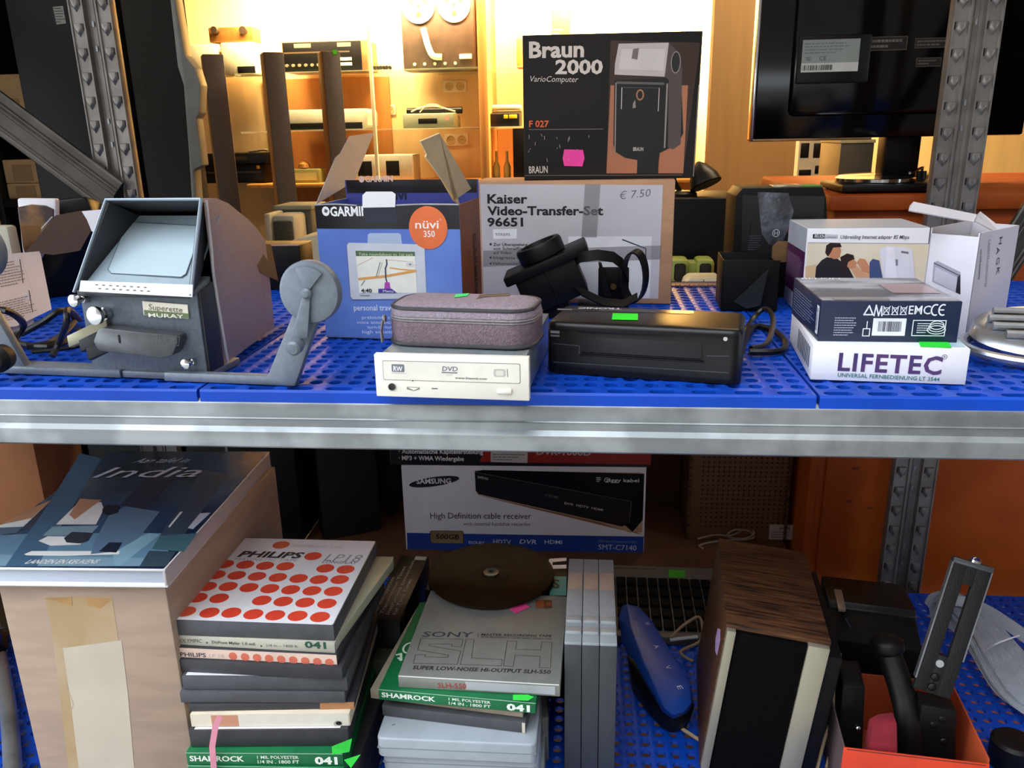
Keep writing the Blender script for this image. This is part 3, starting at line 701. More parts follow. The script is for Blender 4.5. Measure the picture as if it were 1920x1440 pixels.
# ------------------------------------------------------------------ DVD drive
t, w = on('dvd_drive', 'cream computer disc drive at the shelf front under the mauve case', 'disc drive', (706, 743), (990, 752), ZU)
h = t.px('y', 0, 705, 664).z; w = t.px('y', 0, 992, 700).x
BEZ = M('bezel_cream', '#ece8dc', .45, 0, .02, 20)
mb = MB(); mb.box(4, w-4, 7, 190, 1, h-1.5, M('drive_metal', '#a9b4b8', .35, .7, .06, 30, bump=.03), .6); mb.build('metal_case', t)
mb = MB(); mb.box(0, w, 0, 8, 0, h, BEZ, .9)
f = t.front(0)
f.rr(mb, w*.055, h*.40, w*.945, h*.86, 1.6, MC('#6e6a62', .6), 1); f.rr(mb, w*.055+.5, h*.40+.5, w*.945-.5, h*.86-.5, 1.4, MC('#e6e2d6', .45), 2)
G = MC('#737780', .5)
f.rr(mb, *f.st(735, 697), *f.st(758, 683), 1.2, G, 3); f.qtext(mb, 'RW', (738, 695), (755, 696), 9, WHITE, 4, .02)
f.qline(mb, [(734, 699), (761, 700)], .35, MC('#a8a49c'), 3)
f.qtext(mb, 'DVD', (829, 695), (858, 696), 8.5, G, 3, .02, .15); f.qline(mb, [(829, 698), (857, 699)], 1.1, G, 3); f.qtext(mb, 'R DVD', (837, 704), (849, 704), 2.4, MC('#a8a49c'), 3)
f.qtext(mb, 'www.liteonit.com', (853, 710), (913, 712), 4, MC('#3e3c3a'), 3, .015, .2)
f.rr(mb, *f.st(926, 706), *f.st(948, 692), 1.6, MC('#bcb8b0', .5), 3); f.rr(mb, *f.st(930, 704), *f.st(944, 695), 1.2, MC('#d9d5ca', .5), 4); f.qline(mb, [(951, 692), (952, 706)], .8, MC('#8f8b84'), 3)
for px in ((774, 714),): a, b = f.st(*px); f.ell(mb, a, b, .6, .6, INK, 3)
f.q(mb, [(763, 725), (787, 726), (787, 730), (776, 733), (763, 730)], MC('#8d887c'), 1); f.q(mb, [(765, 726), (785, 727), (776, 731.5)], BEZ, 2)
a, b = f.st(815, 728.5); f.rect(mb, a-2.8, b-.5, a+2.8, b+.5, MC('#4a4846'), 1)
mb.build('bezel', t)
a, b = f.st(735, 725); mb = MB(); mb.lathe([(3.4, 0), (3.4, 1), (2.2, 1), (2, -1.5), (.2, -1.5)], MC('#2c2a2a', .3), (a, -.2, b), (0, -1, 0), 20); mb.build('headphone_jack', t)
a, b = f.st(946, 733); mb = MB(); mb.box(a-7, a+7, -2.2, .5, b-2.8, b+2.8, BEZ, 1.6); mb.build('eject_button', t)
DVDH = h

# ------------------------------------------------------------------ mauve zip case on it
zc = ZU+DVDH
t, w = on('zip_case', 'mauve grey zipped hard case on the cream disc drive', 'case', (722, 646), (998, 657), zc)
W_ = t.px('y', 10, 1001, 610).x; H_ = t.px('y', 0, 860, 585).z; D_ = 74.0
MAUVE = M('mauve_nylon', '#75626b', .7, 0, .12, 260, bump=.5, bscale=520)
MAUVE_T = M('mauve_nylon_lid', '#8c7f8b', .7, 0, .10, 300, bump=.5, bscale=600)
PIPE = M('grey_piping', '#3b393d', .5, 0, .06, 90)
ZIP = M('zip_tape', '#827b7f', .6, 0, .1, 200, bump=.3, bscale=400)
def slab(mb, rings, mat):
    """stack of rounded outlines: (inset, z, radius)"""
    vs = []; N = None
    for ins, z, r in rings:
        o = rounded_rect(ins, ins, W_-ins, D_-ins, max(2, r-ins)); N = len(o); vs += [(a, b, z) for a, b in o]
    fs = [(j*N+i, j*N+(i+1) % N, (j+1)*N+(i+1) % N, (j+1)*N+i) for j in range(len(rings)-1) for i in range(N)]
    fs += [tuple(range(N-1, -1, -1)), tuple(range((len(rings)-1)*N, len(rings)*N))]
    mb.add(vs, fs, mat)
hb, hz = H_*.66, H_*.82
mb = MB(); slab(mb, [(1.5, 0, 24), (0, 3, 24), (0, hb, 24)], MAUVE); mb.build('shell', t, smooth=50)
mb = MB(); slab(mb, [(.3, hb, 24), (-.6, hb+1, 24), (.9, hb+2.2, 24), (-.6, hb+3.4, 24), (.6, hb+4.6, 24), (0, hz, 24)], ZIP); mb.build('zip', t, smooth=50)
mb = MB(); slab(mb, [(.3, hz, 24), (1.5, H_, 24), (5, H_+3, 24), (12, H_+5, 24), (22, H_+5.4, 24)], MAUVE_T)
f = t.top(H_+5.4); f.q(mb, [(893, 561), (900, 553), (956, 550), (955, 555), (906, 558)], PIPE, 2)
mb.build('lid', t, smooth=50)
for z, ins in ((1.5, .6), (H_+1.2, 2.2)):
    mb = MB(); mb.tube([(a, b, z) for a, b in rounded_rect(ins, ins, W_-ins, D_-ins, 22)], 1.9, PIPE, 8, 1, closed=True); mb.build('piping', t)
mb = MB(); mb.box(-3, 0, 4, 9, hb-2, hb+5, MC('#8c878a', .3, .8), .8); mb.ribbon([(-2.5, 5, hb), (-4, 3, hb*.6), (-3, 2, 2)], (0, 5, 0), 1, ZIP); mb.build('zip_pull', t)
f = t.top(H_+5.4); sticker(t, f, [(851, 559), (876, 556), (880, 551), (855, 553)], '#35d873', label='bright green price sticker')

# ------------------------------------------------------------------ film viewer with reel arms
GREY = M('hammer_grey', '#5f6772', .42, .1, .08, 220, bump=.1, bscale=500)
GREYD = M('hammer_grey_dark', '#26292e', .45, .1, .08, 220)
SIDE = M('viewer_side', '#787684', .35, .1, .06, 200)
BRT = MC('#c9ccd2', .25, .5)
o = WZ(392, 712, ZU); t = Th('film_viewer', 'grey film editing viewer with hooded screen and folding reel arms', 'film viewer', o, -5.4)
XL_ = -130.0
# side shell, tapering to the back
prof = [(28, 6), (28, 175), (60, 173.5), (90, 166), (113, 156), (142, 144), (168, 130), (190, 113), (196, 60), (194, 8)]
vs = []
for y, z in prof:
    k = (y-28)/166.0; tl = 26*(max(0, z-88)/87.0)*(1-k)
    vs += [(XL_+22*k+tl, y, z), (-24*k+2*(z > 100), y, z)]
n = len(prof); fs = [(2*i, 2*i+1, 2*((i+1) % n)+1, 2*((i+1) % n)) for i in range(1, n)]+[tuple(2*i+1 for i in range(n-1, -1, -1)), tuple(2*i for i in range(n))]
mb = MB(); mb.add(vs, fs, SIDE)
mb.tube([(4, 30, 174), (3, 30, 126), (2.4, 29, 96), (1.6, 36, 8)], 1.5, MC('#c3c4ca', .3, .3), 6, 4)
fr = t.face((-20, 150, 0), (-.142, .99, 0), (0, 0, 1))
vent = [fr.st(*p) for p in ((482, 455), (503, 459), (517, 527), (481, 511), (476, 497))]
fr.poly(mb, vent, M('vent_dark', '#1d1512', .5, 0, .05), 28)
mb.build('housing', t, smooth=25)
# front body
mb = MB(); mb.prism([(0, 4), (0, 86), (-6, 90), (28, 100), (29, 4)], XL_, -1, GREY, 1, ax='x')
mb.build('front_panel', t)
mb = MB(); mb.prism([(2, 0), (29, 0), (29, 95), (2, 88)], -1, 1.4, GREYD, .4, ax='x'); mb.build('dark_corner', t)
# hood: four walls and a slanted screen
HB = [(XL_, -6, 88), (-3, -6, 86)]; HT = [(-100, 23, 175.5), (3, 23, 175.5)]; th_ = 3.0
SB = [(XL_+4, -3, 90), (-6, -3, 88)]; ST = [(-93, 62, 156), (-2, 62, 156)]
mb = MB()
mb.hull([HT[0], HT[1], (HT[0][0], 25, 172), (HT[1][0], 25, 172), (ST[0][0], 64, 160), (-7, 64, 160), (HT[0][0]+4, 66, 171), (-7, 66, 171)], GREYD)
mb.hull([HT[0], HB[0], (HT[0][0]+th_, 23, 173), (HB[0][0]+th_, -6, 89), (ST[0][0]-3, 64, 158), (ST[0][0], 62, 156), (XL_+3, 0, 88)], GREYD)
mb.hull([HT[1], HB[1], (HT[1][0]-th_, 23, 173), (HB[1][0]-th_, -6, 89), (-7, 64, 158), (-7, 62, 156), (-3, 3, 87)], GREYD)
mb.build('hood', t, smooth=0)
mb = MB(); R3 = [HT[0], HT[1], (-3, -7, 86.5), (XL_, -7, 88)]
mb.tube([R3[1], R3[0], R3[3]], 1.7, MC('#8b98a5', .3, .3), 8, 1); mb.tube([R3[1], R3[2]], 1.9, MC('#8b98a5', .3, .3), 8, 1); mb.build('hood_rim', t)
mb = MB(); mb.sheet([SB[0], SB[1], ST[1], ST[0]], (0, -.7, .7), 2, M('screen_surround', '#93a6b0', .4, 0, .03, 40)); 
u = (Vector(ST[0])-Vector(SB[0])).normalized(); uu = Vector((1, 0, 0)); fs_ = t.face(SB[0], uu, (0, 65, 66))
scr = [fs_.st(*p) for p in ((203, 506), (209, 513), (340, 520), (349, 514), (371, 452), (371, 424), (244, 417), (237, 423))]
fs_.poly(mb, scr, M('ground_glass', '#a9bcc6', .3, 0, .03, 8), 4); fs_.line(mb, scr, .8, MC('#50616c', .4), 5, True)
mb.build('viewing_screen', t, smooth=0)
f = t.front(-.2)
mb = MB(); f = t.front(-7.4); P = [f.st(*p) for p in ((152, 526), (362, 534), (361, 557), (149, 546))]
mb.sheet([f.P(a, b, 0)+Vector((0, -.6, 0)) for a, b in P], (0, -1, 0), 1.2, MC('#e9ecee', .3, .1))
f2 = t.front(-8.2)
for r in (0, 1):
    for k in range(8): f2.q(mb, [(179+k*13+r*6, 533+k*.7+r*7), (184+k*13+r*6, 533.3+k*.7+r*7), (184+k*13+r*6, 535+k*.7+r*7), (179+k*13+r*6, 534.6+k*.7+r*7)], MC('#4b4e52'), 2)
mb.box(XL_+3, -5, -7, .5, 84, 90, GREYD, .5); mb.build('scale_plate', t, label='white metal scale plate'); f = t.front(-.2)
mb = MB(); P = [f.st(*p) for p in ((268, 564), (353, 571), (355, 597), (271, 590))]
mb.sheet([f.P(a, b, 6)+Vector((0, -.6, 0)) for a, b in P], (0, -1, 0), 1.2, MC('#d8d2c2', .35))
f2 = t.front(-1.7); f2.q(mb, [(271, 585), (354, 592), (355, 597), (271, 590)], MC('#5d6b45'), 1); f2.q(mb, [(270, 581), (354, 588), (355, 597), (271, 590)], MC('#586a40'), 1)
f2.qtext(mb, 'Superette', (279, 580), (342, 586), 10, MC('#6d6350'), 2, .0, .1); f2.qtext(mb, 'MURAY', (279, 594), (345, 597), 7, MC('#e6e3d2'), 2, .008)
mb.build('name_badge', t)
def knob(px, r, L, y0=0, nm='knob'):
    q = t.px('y', -14, *px); mb = MB(); mb.lathe([(r*1.25, 14), (r*1.25, 12), (r*.6, 9), (r*.6, 3)][::-1] if 0 else [(r*.75, 0), (r*.75, L*.35), (r*.5, L*.4), (r*.5, L*.7), (r, L*.75), (r, L), (r*.6, L+.6), (.2, L+.6)], CHROME, (q.x, 0, q.z-1.5), (-.12, -1, .05), 24); mb.build(nm, t, label='polished metal knob')
knob((143, 562), 6, 17); knob((183, 590), 9, 17); knob((349, 682), 5, 14)
# film gate
mb = MB(); P = [f.st(*p) for p in ((204, 612), (212, 607), (350, 622), (353, 632), (342, 658), (322, 664), (205, 650), (196, 632))]
GATE = M('gate_metal', '#5b5d60', .35, .6, .08, 60)
mb.prism([(a, b) for a, b in P], -18, -2, GATE, 1.5)
f3 = t.front(-18); f3.q(mb, [(221, 628), (225, 628), (227, 644), (223, 643)], DARK, 1); f3.qline(mb, [(297, 628), (337, 632), (335, 648), (295, 645)], .6, MC('#3c3e40', .4), 1, True)
f3.qtext(mb, 'SUP. 8', (300, 642), (333, 645), 9, MC('#38393c', .4), 1, .02)
mb.build('film_gate', t)
mb = MB()
for k, (a, b, mt) in enumerate((((128, 648), (200, 606), MC('#8d8a72', .35, .4)), ((150, 656), (204, 622), GREYD), ((164, 672), (214, 640), GREYD))):
    A = t.px('y', -10-k*3, *a); B = t.px('y', -4, *b); mb.hull([(A.x, A.y, A.z-2), (A.x, A.y, A.z+10), (A.x+3, A.y+4, A.z-3), (A.x+3, A.y+4, A.z+9), (B.x, B.y, B.z-8), (B.x, B.y, B.z+6), (B.x, B.y+6, B.z)], mt, .6)
mb.build('splicer_arm', t)
# base and arms
ARM = M('arm_grey', '#6d7680', .4, .15, .06, 160)
mb = MB(); mb.box(-94, 2, -4, 60, 0, 7, GREY, 1); mb.build('base_plate', t)
mb = MB(); mb.box(-240, -95, -6, 18, 0, 8, ARM, 1)
mb.prism([(-232, 0), (-205, 4), (-228, 58), (-262, 130), (-285, 126), (-256, 60)], -4, 6, ARM, 1); mb.build('reel_arm', t, label='folded-out left reel arm')
mb = MB(); pts = [t.px('y', -6, *p) for p in ((312, 698), (505, 706), (548, 588), (612, 590), (556, 720), (312, 712))]
zz = [(p.x, max(0.0, p.z)) for p in pts]
mb.prism([(zz[0][0], 9), (zz[1][0], 9), (zz[2][0]+2, zz[2][1]), (zz[3][0]-6, zz[3][1]), (zz[4][0], 0), (zz[5][0], 0)], -10, 0, ARM, 1); mb.build('reel_arm', t, label='folded-out right reel arm')
def reel_hub(px, y, nm):
    c = t.px('y', y, *px); mb = MB(); R_ = 29.5
    mb.lathe([(R_-2, 9), (R_, 7), (R_, 0), (R_-1, -2), (R_-4, -3), (1, -3.6)], ARM, (c.x, y, c.z), (0, 1, 0), 40)
    a0, a1 = math.radians(48), math.radians(112); seg = [(c.x, c.z)]+[(c.x+(R_-5)*math.cos(a0+(a1-a0)*k/8), c.z+(R_-5)*math.sin(a0+(a1-a0)*k/8)) for k in range(9)]
    mb.prism(seg, y-6, y-3, ARM, .5)
    mb.lathe([(5, 0), (5, 5), (3, 7), (.3, 7.4)], ARM, (c.x, y-3, c.z), (0, -1, 0), 18); mb.build('reel_spindle', t); return c
c = reel_hub((580, 548), -14, 'r')
K = t.px('y', -22, 561, 648)
mb = MB(); mb.hull([(c.x-3.5, -20, c.z), (c.x+3.5, -20, c.z), (c.x-3.5, -17, c.z), (c.x+3.5, -17, c.z), (K.x-9, -22, K.z+4), (K.x+9, -22, K.z+8), (K.x-9, -18, K.z+4), (K.x+9, -18, K.z+8)], ARM, .6)
mb.build('crank', t)
mb = MB(); mb.lathe([(5, 0), (5.5, 6), (7, 8), (7, 16), (5, 18), (.3, 18.6)], ARM, (K.x, -19, K.z+2), (0, -1, -.1), 18); mb.build('crank_knob', t)
c = reel_hub((-45, 470), -14, 'l')
K = t.px('y', -30, -6, 672)
mb = MB(); mb.lathe([(6, 0), (13, 4), (14, 16), (9, 22), (.4, 24)], BLK, (K.x, -18, K.z), (.2, -1, 0), 18); mb.build('crank_knob', t, label='black crank knob')

# ------------------------------------------------------------------ open blue carton
FT = Matrix.Rotation(math.radians(-1.5), 4, 'X')
t, w = on('open_blue_carton', 'open blue carton with orange round badge and raised flaps', 'carton', (612, 632), (868, 640), ZU)
H_ = t.px('y', 0, 592, 384).z; W_ = t.px('y', 0, 862, 420).x; D_ = 95.0
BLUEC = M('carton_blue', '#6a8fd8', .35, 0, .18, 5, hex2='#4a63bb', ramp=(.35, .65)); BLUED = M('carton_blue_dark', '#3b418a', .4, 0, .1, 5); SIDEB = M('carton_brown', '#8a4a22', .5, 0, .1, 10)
BAND = MC('#15131a', .3); FLAPIN = M('flap_grey', '#8d8b94', .6, 0, .04, 20); CREAMC = M('flap_cream', '#e9cf98', .5, 0, .04, 20)
mb = MB(); q = 1.2; zb = H_
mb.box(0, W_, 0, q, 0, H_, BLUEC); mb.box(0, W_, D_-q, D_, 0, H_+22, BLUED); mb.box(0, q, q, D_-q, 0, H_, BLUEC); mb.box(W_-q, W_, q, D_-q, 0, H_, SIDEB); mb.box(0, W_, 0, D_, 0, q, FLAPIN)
f = t.front(0)
xl, zl = f.st(594, 418); xr, zr = f.st(858, 416)
f.poly(mb, [(0, H_-27), (W_, H_-27), (W_, H_), (0, H_)], BAND, 1)
f.qtext(mb, 'GARMIN', (620, 405), (692, 404), 17.5, WHITE, 2, .03); a, b = f.st(611, 396); f.ell(mb, a, b, 4.6, 5.4, WHITE, 2); f.poly(mb, [(a-1, b+3), (a+3, b+1), (a+1, b-2), (a-2, b-1)], MC('#55535c'), 3)
# torn window with folded white tab
f.q(mb, [(680, 385), (742, 384), (747, 418), (686, 416)], MC('#141a30', .3), 3)
a, b = f.st(803, 427); f.ell(mb, a, b, 22.5, 24, MC('#e2703c', .4), 4, n=36)
f.qtext(mb, 'nüvi', (779, 428), (823, 428), 15, MC('#f2e8e4', .4), 5, .012, .03); f.qtext(mb, '350', (795, 444), (816, 444), 11.5, MC('#f2e8e4', .4), 5, .012)
f.qtext(mb, 'TM', (824, 413), (828, 413), 2.5, MC('#f2e8e4', .4), 5)
# the device picture
SIL = MC('#c9ced8', .35); f.q(mb, [(689, 458), (690, 440), (694, 437), (748, 437), (752, 440), (754, 458)], MC('#a9bad6', .35), 2)
f.q(mb, [(650, 461), (654, 455), (790, 458), (796, 463), (800, 560), (662, 562), (657, 557)], SIL, 3); f.qline(mb, [(650, 461), (657, 557), (662, 562), (800, 560)], 1.0, MC('#5a6a9c'), 4)
SCR = MC('#eeeee0', .35)
f.q(mb, [(667, 470), (778, 472), (782, 549), (674, 549)], SCR, 5)
f.q(mb, [(667, 470), (778, 472), (778.5, 480), (668, 480)], MC('#4e6b45', .4), 6); f.qtext(mb, 'Take roundabout to 1st exit', (673, 479), (775, 480), 5.5, MC('#cfe0b8'), 7)
MAPO = MC('#e0a55c'); MAPG = MC('#8c8a86'); MAPR = MC('#cfa0a0')
f.qline(mb, [(674, 523), (722, 518), (779, 508)], 3.0, MAPO, 6); f.qline(mb, [(732, 502), (752, 505), (779, 507)], 1.6, MAPO, 6)
f.qline(mb, [(713, 492), (706, 518)], 1.2, MAPG, 6); f.qline(mb, [(717, 492), (709, 519)], .6, MAPG, 6); f.qline(mb, [(678, 535), (684, 526)], 1.2, MAPG, 6); f.qline(mb, [(670, 498), (690, 488), (700, 483)], .6, MAPR, 6); f.qline(mb, [(727, 487), (760, 490), (778, 497)], .6, MAPR, 6)
f.qline(mb, [(725, 487), (726, 495), (723, 503), (724, 522), (726, 529)], 1.6, MC('#31415c'), 7); f.q(mb, [(722, 529), (731, 529), (733, 543), (721, 543)], MC('#b24ab0'), 7)
f.q(mb, [(710, 541), (735, 541), (745, 549), (710, 549)], MC('#4a3a9a'), 8); f.qtext(mb, 'Menu', (719, 548), (738, 548), 5, WHITE, 9); f.qtext(mb, '4:40', (678, 548), (698, 548), 7, INK, 9, .02)
f.q(mb, [(762, 489), (776, 490), (776, 500), (762, 499)], MC('#dcdcd4'), 8); f.qtext(mb, '+', (766, 498), (773, 498), 5, INK, 9)
f.qline(mb, [(676, 554), (693, 554)], .9, MC('#6b7080'), 6)
LB = MC('#e4e9f6', .45)
f.qtext(mb, 'personal travel assistant', (664, 582), (792, 582), 10.5, LB, 2, .01)
for k, (s_, x0, x1) in enumerate((('preloaded city maps', 679, 770), ('voice announcements', 669, 765), ('turn-by-turn guide', 689, 765), ('high sensitivity', 680, 755))): f.qtext(mb, s_, (x0, 598+k*9), (x1, 598+k*9), 6, LB, 2)
fr_ = t.right(W_)
fr_.text(mb, 'GARMIN', (D_*.62, H_*.75), (D_*.62, H_*.28), 15, MC('#2b1712'), 2, .02)
fb = Face(t, (0, D_-q-.3, 0), (1, 0, 0), (0, 0, 1))
fb.poly(mb, [(2, H_+6), (W_-2, H_+6), (W_-2, H_+22), (2, H_+22)], BAND, 1); fb.qtext(mb, 'GARMIN', (685, 341), (737, 340), 11, MC('#d8b8ac'), 3, .03); a, b = fb.st(678, 336); fb.ell(mb, a, b, 3.6, 4, MC('#d8b8ac'), 3)
fb.qtext(mb, 'nüvi', (722, 374), (763, 374), 17, MC('#15131c'), 3, .02)
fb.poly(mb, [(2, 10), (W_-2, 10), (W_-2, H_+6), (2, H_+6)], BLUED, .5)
mb.build('carton_body', t, smooth=0)
def flap(pts, mat, nm, th=1.2, lab=None):
    mb = MB(); P = [Vector(p) for p in pts]; nn = (P[1]-P[0]).cross(P[2]-P[0]); mb.sheet(P, nn, th, mat); return mb.build(nm, t, smooth=0, label=lab)
A = t.px('x', -26, 698, 249); Bq = t.px('x', -30, 656, 256)
# left flap stands up along the left edge, leaning outwards
def onplane(c, nrm, px):
    d_ = t.Ti.to_3x3() @ ray(*px); o_ = t.Ti @ CAM; return o_+d_*((Vector(c)-o_).dot(Vector(nrm))/d_.dot(Vector(nrm)))
c_ = (0, 0, H_); n_ = (-.93, 0, .36)
n_ = Vector((math.cos(math.radians(25)), -.0, math.sin(math.radians(-8))))
L0 = Vector((0.5, 1, H_)); L1 = Vector((0.5, D_-2, H_))
nl = Vector((1, 0, .42)).normalized()
PL = [L0]+[onplane(L0, nl, p) for p in ((628, 296), (637, 288), (654, 256), (700, 249))]+[onplane(L0, nl, (664, 340)), L1]
flap(PL[:6], FLAPIN, 'flap', lab='grey inside of the raised left flap')
R0 = Vector((W_-.5, 1, H_)); nr = Vector((1, 0, -.45)).normalized()
PR = [R0]+[onplane(R0, nr, p) for p in ((849, 376), (882, 353), (822, 249), (786, 264), (798, 288), (796, 294))]
flap(PR, CREAMC, 'flap', lab='cream inside of the raised right flap')
T0 = [f.st(*p) for p in ((681, 389), (742, 388), (743, 364), (736, 359), (688, 359), (681, 366))]
mb = MB(); mb.sheet([(a, -2.5, b) for a, b in T0], (0, -1, 0), .8, WCARD); mb.build('torn_tab', t, smooth=0, label='white torn tab')
mb = MB(); mb.tube([(0, -.4, H_-.3), (W_*.15, -.8, H_+.6), (W_*.3, -.4, H_-.8)], .9, MC('#cfd3da', .2, .5), 6, 3); mb.tube([(W_*.55, -.4, H_-.8), (W_*.75, -.9, H_+.4), (W_, -.3, H_)], .9, MC('#cfd3da', .2, .5), 6, 3); mb.build('torn_edge', t)

# ------------------------------------------------------------------ kraft carton with grey label
t, w = on('kraft_carton', 'kraft carton with a big pale label behind the black adapter', 'carton', (893, 566), (1254, 570), ZU)
H_ = t.px('y', 0, 1000, 340).z; W_ = t.px('y', 0, 1262, 450).x; D_ = 105.0
mb = MB(); mb.box(0, W_, 0, D_, 0, H_, KRAFT, 1.2)
f = t.front(0)
mb.build('carton_body', t)
LAB = M('grey_label', '#c3bdc2', .5, 0, .03, 8)
mb = MB(); f.q(mb, [(900, 345), (1243, 347), (1234, 560), (907, 560)], LAB, 2)
f.qtext(mb, 'Kaiser', (914, 381), (989, 381), 17, INK, 4, .03); f.qtext(mb, 'Video-Transfer-Set', (914, 403), (1131, 403), 16.5, INK, 4, .03); f.qtext(mb, '96651', (914, 424), (981, 424), 16, INK, 4, .03)
f.q(mb, [(924, 430), (969, 429), (969, 447), (925, 448)], MC('#eceaec', .4), 3); f.qtext(mb, '959/693', (929, 442), (956, 442), 5, MC('#777278'), 5)
for k, s_ in enumerate(('Zur Überspielung', 'von Schmalfilmen und Dias', 'auf Video')): f.qtext(mb, s_, (925, 461+k*7.6), ((989, 1030, 959)[k], 461+k*7.6), 5.5, INK, 4, .012)
f.qtext(mb, 'Integrierte Nahlinse', (925, 485.5), (1003, 486), 5.5, INK, 4, .012); f.qtext(mb, 'Höhenverstellbare Säule', (925, 496.5), (1012, 497), 5.5, INK, 4, .012)
for y in (458, 483, 494): a, b = f.st(920, y); f.ell(mb, a, b, 1.6, 1.6, INK, 4)
f.q(mb, [(1066, 443), (1222, 443), (1218, 559), (1061, 559)], MC('#e2e0e4', .45), 3)
f.qline(mb, [(1167, 449), (1211, 466), (1210, 520)], 1.5, INK, 5)
f.q(mb, [(1097, 345), (1126, 345), (1119, 445), (1090, 445)], glassy('packing_tape', '#8a8488', .45, .2), 6)
f.q(mb, [(906, 470), (1240, 460), (1238, 486), (906, 500)], glassy('packing_tape', '#8a8488'), 6)
f.qtext(mb, '€ 7.50', (1161, 374), (1219, 368), 14, MC('#5a565c'), 4, -.008, .2)
mb.build('paper_label', t, smooth=0)
KH = ZU+H_

# ------------------------------------------------------------------ black flash carton on it
A = WZ(983, 334, KH); Bp = WZ(1303, 334, KH); dy = t.T.translation.y+14
A = WY(983, 330, dy); Bp = WY(1303, 332, dy+2); A.z = KH; Bp.z = KH
t = Th('black_flash_carton', 'worn black carton picturing a camera flash, standing on the kraft carton', 'carton', A, yaw_of(A, Bp))
H_ = t.px('y', 0, 981, 66).z; W_ = t.px('y', 0, 1303, 300).x; D_ = 78.0
BLC = M('black_carton', '#17110e', .5, 0, .3, 6, bump=.08, bscale=30, spec=.3); COPPER = M('copper_print', '#a96a48', .4, 0, .08, 5)
mb = MB(); mb.hull([(0, 0, 0), (W_, 0, 0), (0, 0, H_), (W_*1.012, 0, H_-1), (0, D_, 0), (W_, D_, 0), (2, D_, H_), (W_, D_, H_+1)], BLC, 1)
f = t.front(0)
OFF = MC('#cfc0b4', .4)
f.q(mb, [(1145, 76), (1313, 80), (1281, 322), (1137, 325)], M('brown_print', '#3a241a', .4, 0, .2, 6), 1)
f.q(mb, [(1145, 160), (1290, 160), (1281, 325), (1137, 325)], COPPER, 2)
f.qtext(mb, 'Braun', (992, 108), (1095, 106), 30, OFF, 3, .032); f.qtext(mb, '2000', (1041, 138), (1130, 138), 26, OFF, 3, .032); f.qtext(mb, 'VarioComputer', (992, 153), (1083, 154), 10.5, OFF, 3, .0, .22)
f.qtext(mb, 'F 027', (992, 238), (1029, 238), 12, MC('#cf5b30', .5), 3, .025); f.qline(mb, [(992, 243), (1131, 242)], .7, MC('#7d6e66'), 3)
f.qtext(mb, 'BRAUN', (992, 325), (1027, 324), 13, OFF, 3, .012); f.qline(mb, [(984, 329), (1279, 328)], .5, MC('#8a7a70'), 3)
# picture of the flash
FB = MC('#0c0b0b', .5); FG = MC('#b7aca6', .35); FH = MC('#8d8078', .35)
f.q(mb, [(1152, 150), (1256, 146), (1276, 120), (1281, 250), (1270, 270), (1237, 287), (1235, 304), (1234, 325), (1194, 325), (1195, 300), (1172, 296), (1153, 284), (1150, 270)], FB, 4)
f.q(mb, [(1160, 82), (1254, 80), (1246, 144), (1152, 140), (1153, 120)], FG, 6); f.q(mb, [(1165, 92), (1247, 92), (1243, 132), (1160, 130)], MC('#c6bcb4', .35), 7); f.q(mb, [(1187, 92), (1198, 90), (1195, 112), (1184, 110)], MC('#6e645c'), 8)
f.q(mb, [(1254, 80), (1274, 100), (1279, 130), (1276, 270), (1262, 280), (1252, 276), (1254, 150), (1246, 144)], MC('#4c423e', .35), 5)
a, b = f.st(1267, 117); f.ell(mb, a, b, 6, 13, MC('#1a1614'), 6); f.ring(mb, a, b, 6.5, 13.5, 1.2, FH, 7)
f.qline(mb, [(1155, 156), (1153, 284)], 1.6, FH, 7); f.qline(mb, [(1251, 158), (1246, 276)], 2.2, FH, 7); f.qline(mb, [(1158, 155), (1244, 157)], 3, MC('#5e5550', .35), 7)
f.qline(mb, [(1165, 204), (1166, 164)], .9, OFF, 7); f.qline(mb, [(1234, 208), (1236, 165)], .9, OFF, 7); f.qline(mb, [(1166, 164), (1236, 165)], .7, MC('#55504c'), 7)
a, b = f.st(1200, 178); f.ring(mb, a, b, 5.2, 7, 1.8, MC('#a9704c'), 8); f.q(mb, [(1186, 203), (1187, 193), (1191, 187), (1192, 202)], FH, 8)
f.qtext(mb, 'BRAUN', (1187, 283), (1206, 283), 7, OFF, 8, .01)
r_ = random.Random(9)
for k in range(16): a, b = f.st(r_.uniform(990, 1120), r_.uniform(255, 315)); f.line(mb, [(a, b), (a+r_.uniform(-1.5, 1.5), b+r_.uniform(1, 5))], .5, MC('#b8aea8'), 9)
f.qline(mb, [(1300, 330), (1306, 230), (1310, 160)], .9, MC('#9a8a80'), 3)
mb.build('carton_body', t, smooth=0)
sticker(t, f, [(1058, 311), (1055, 297), (1058, 280), (1093, 281), (1096, 296), (1092, 312)], '#ef3f9c', label='bright pink price tag')

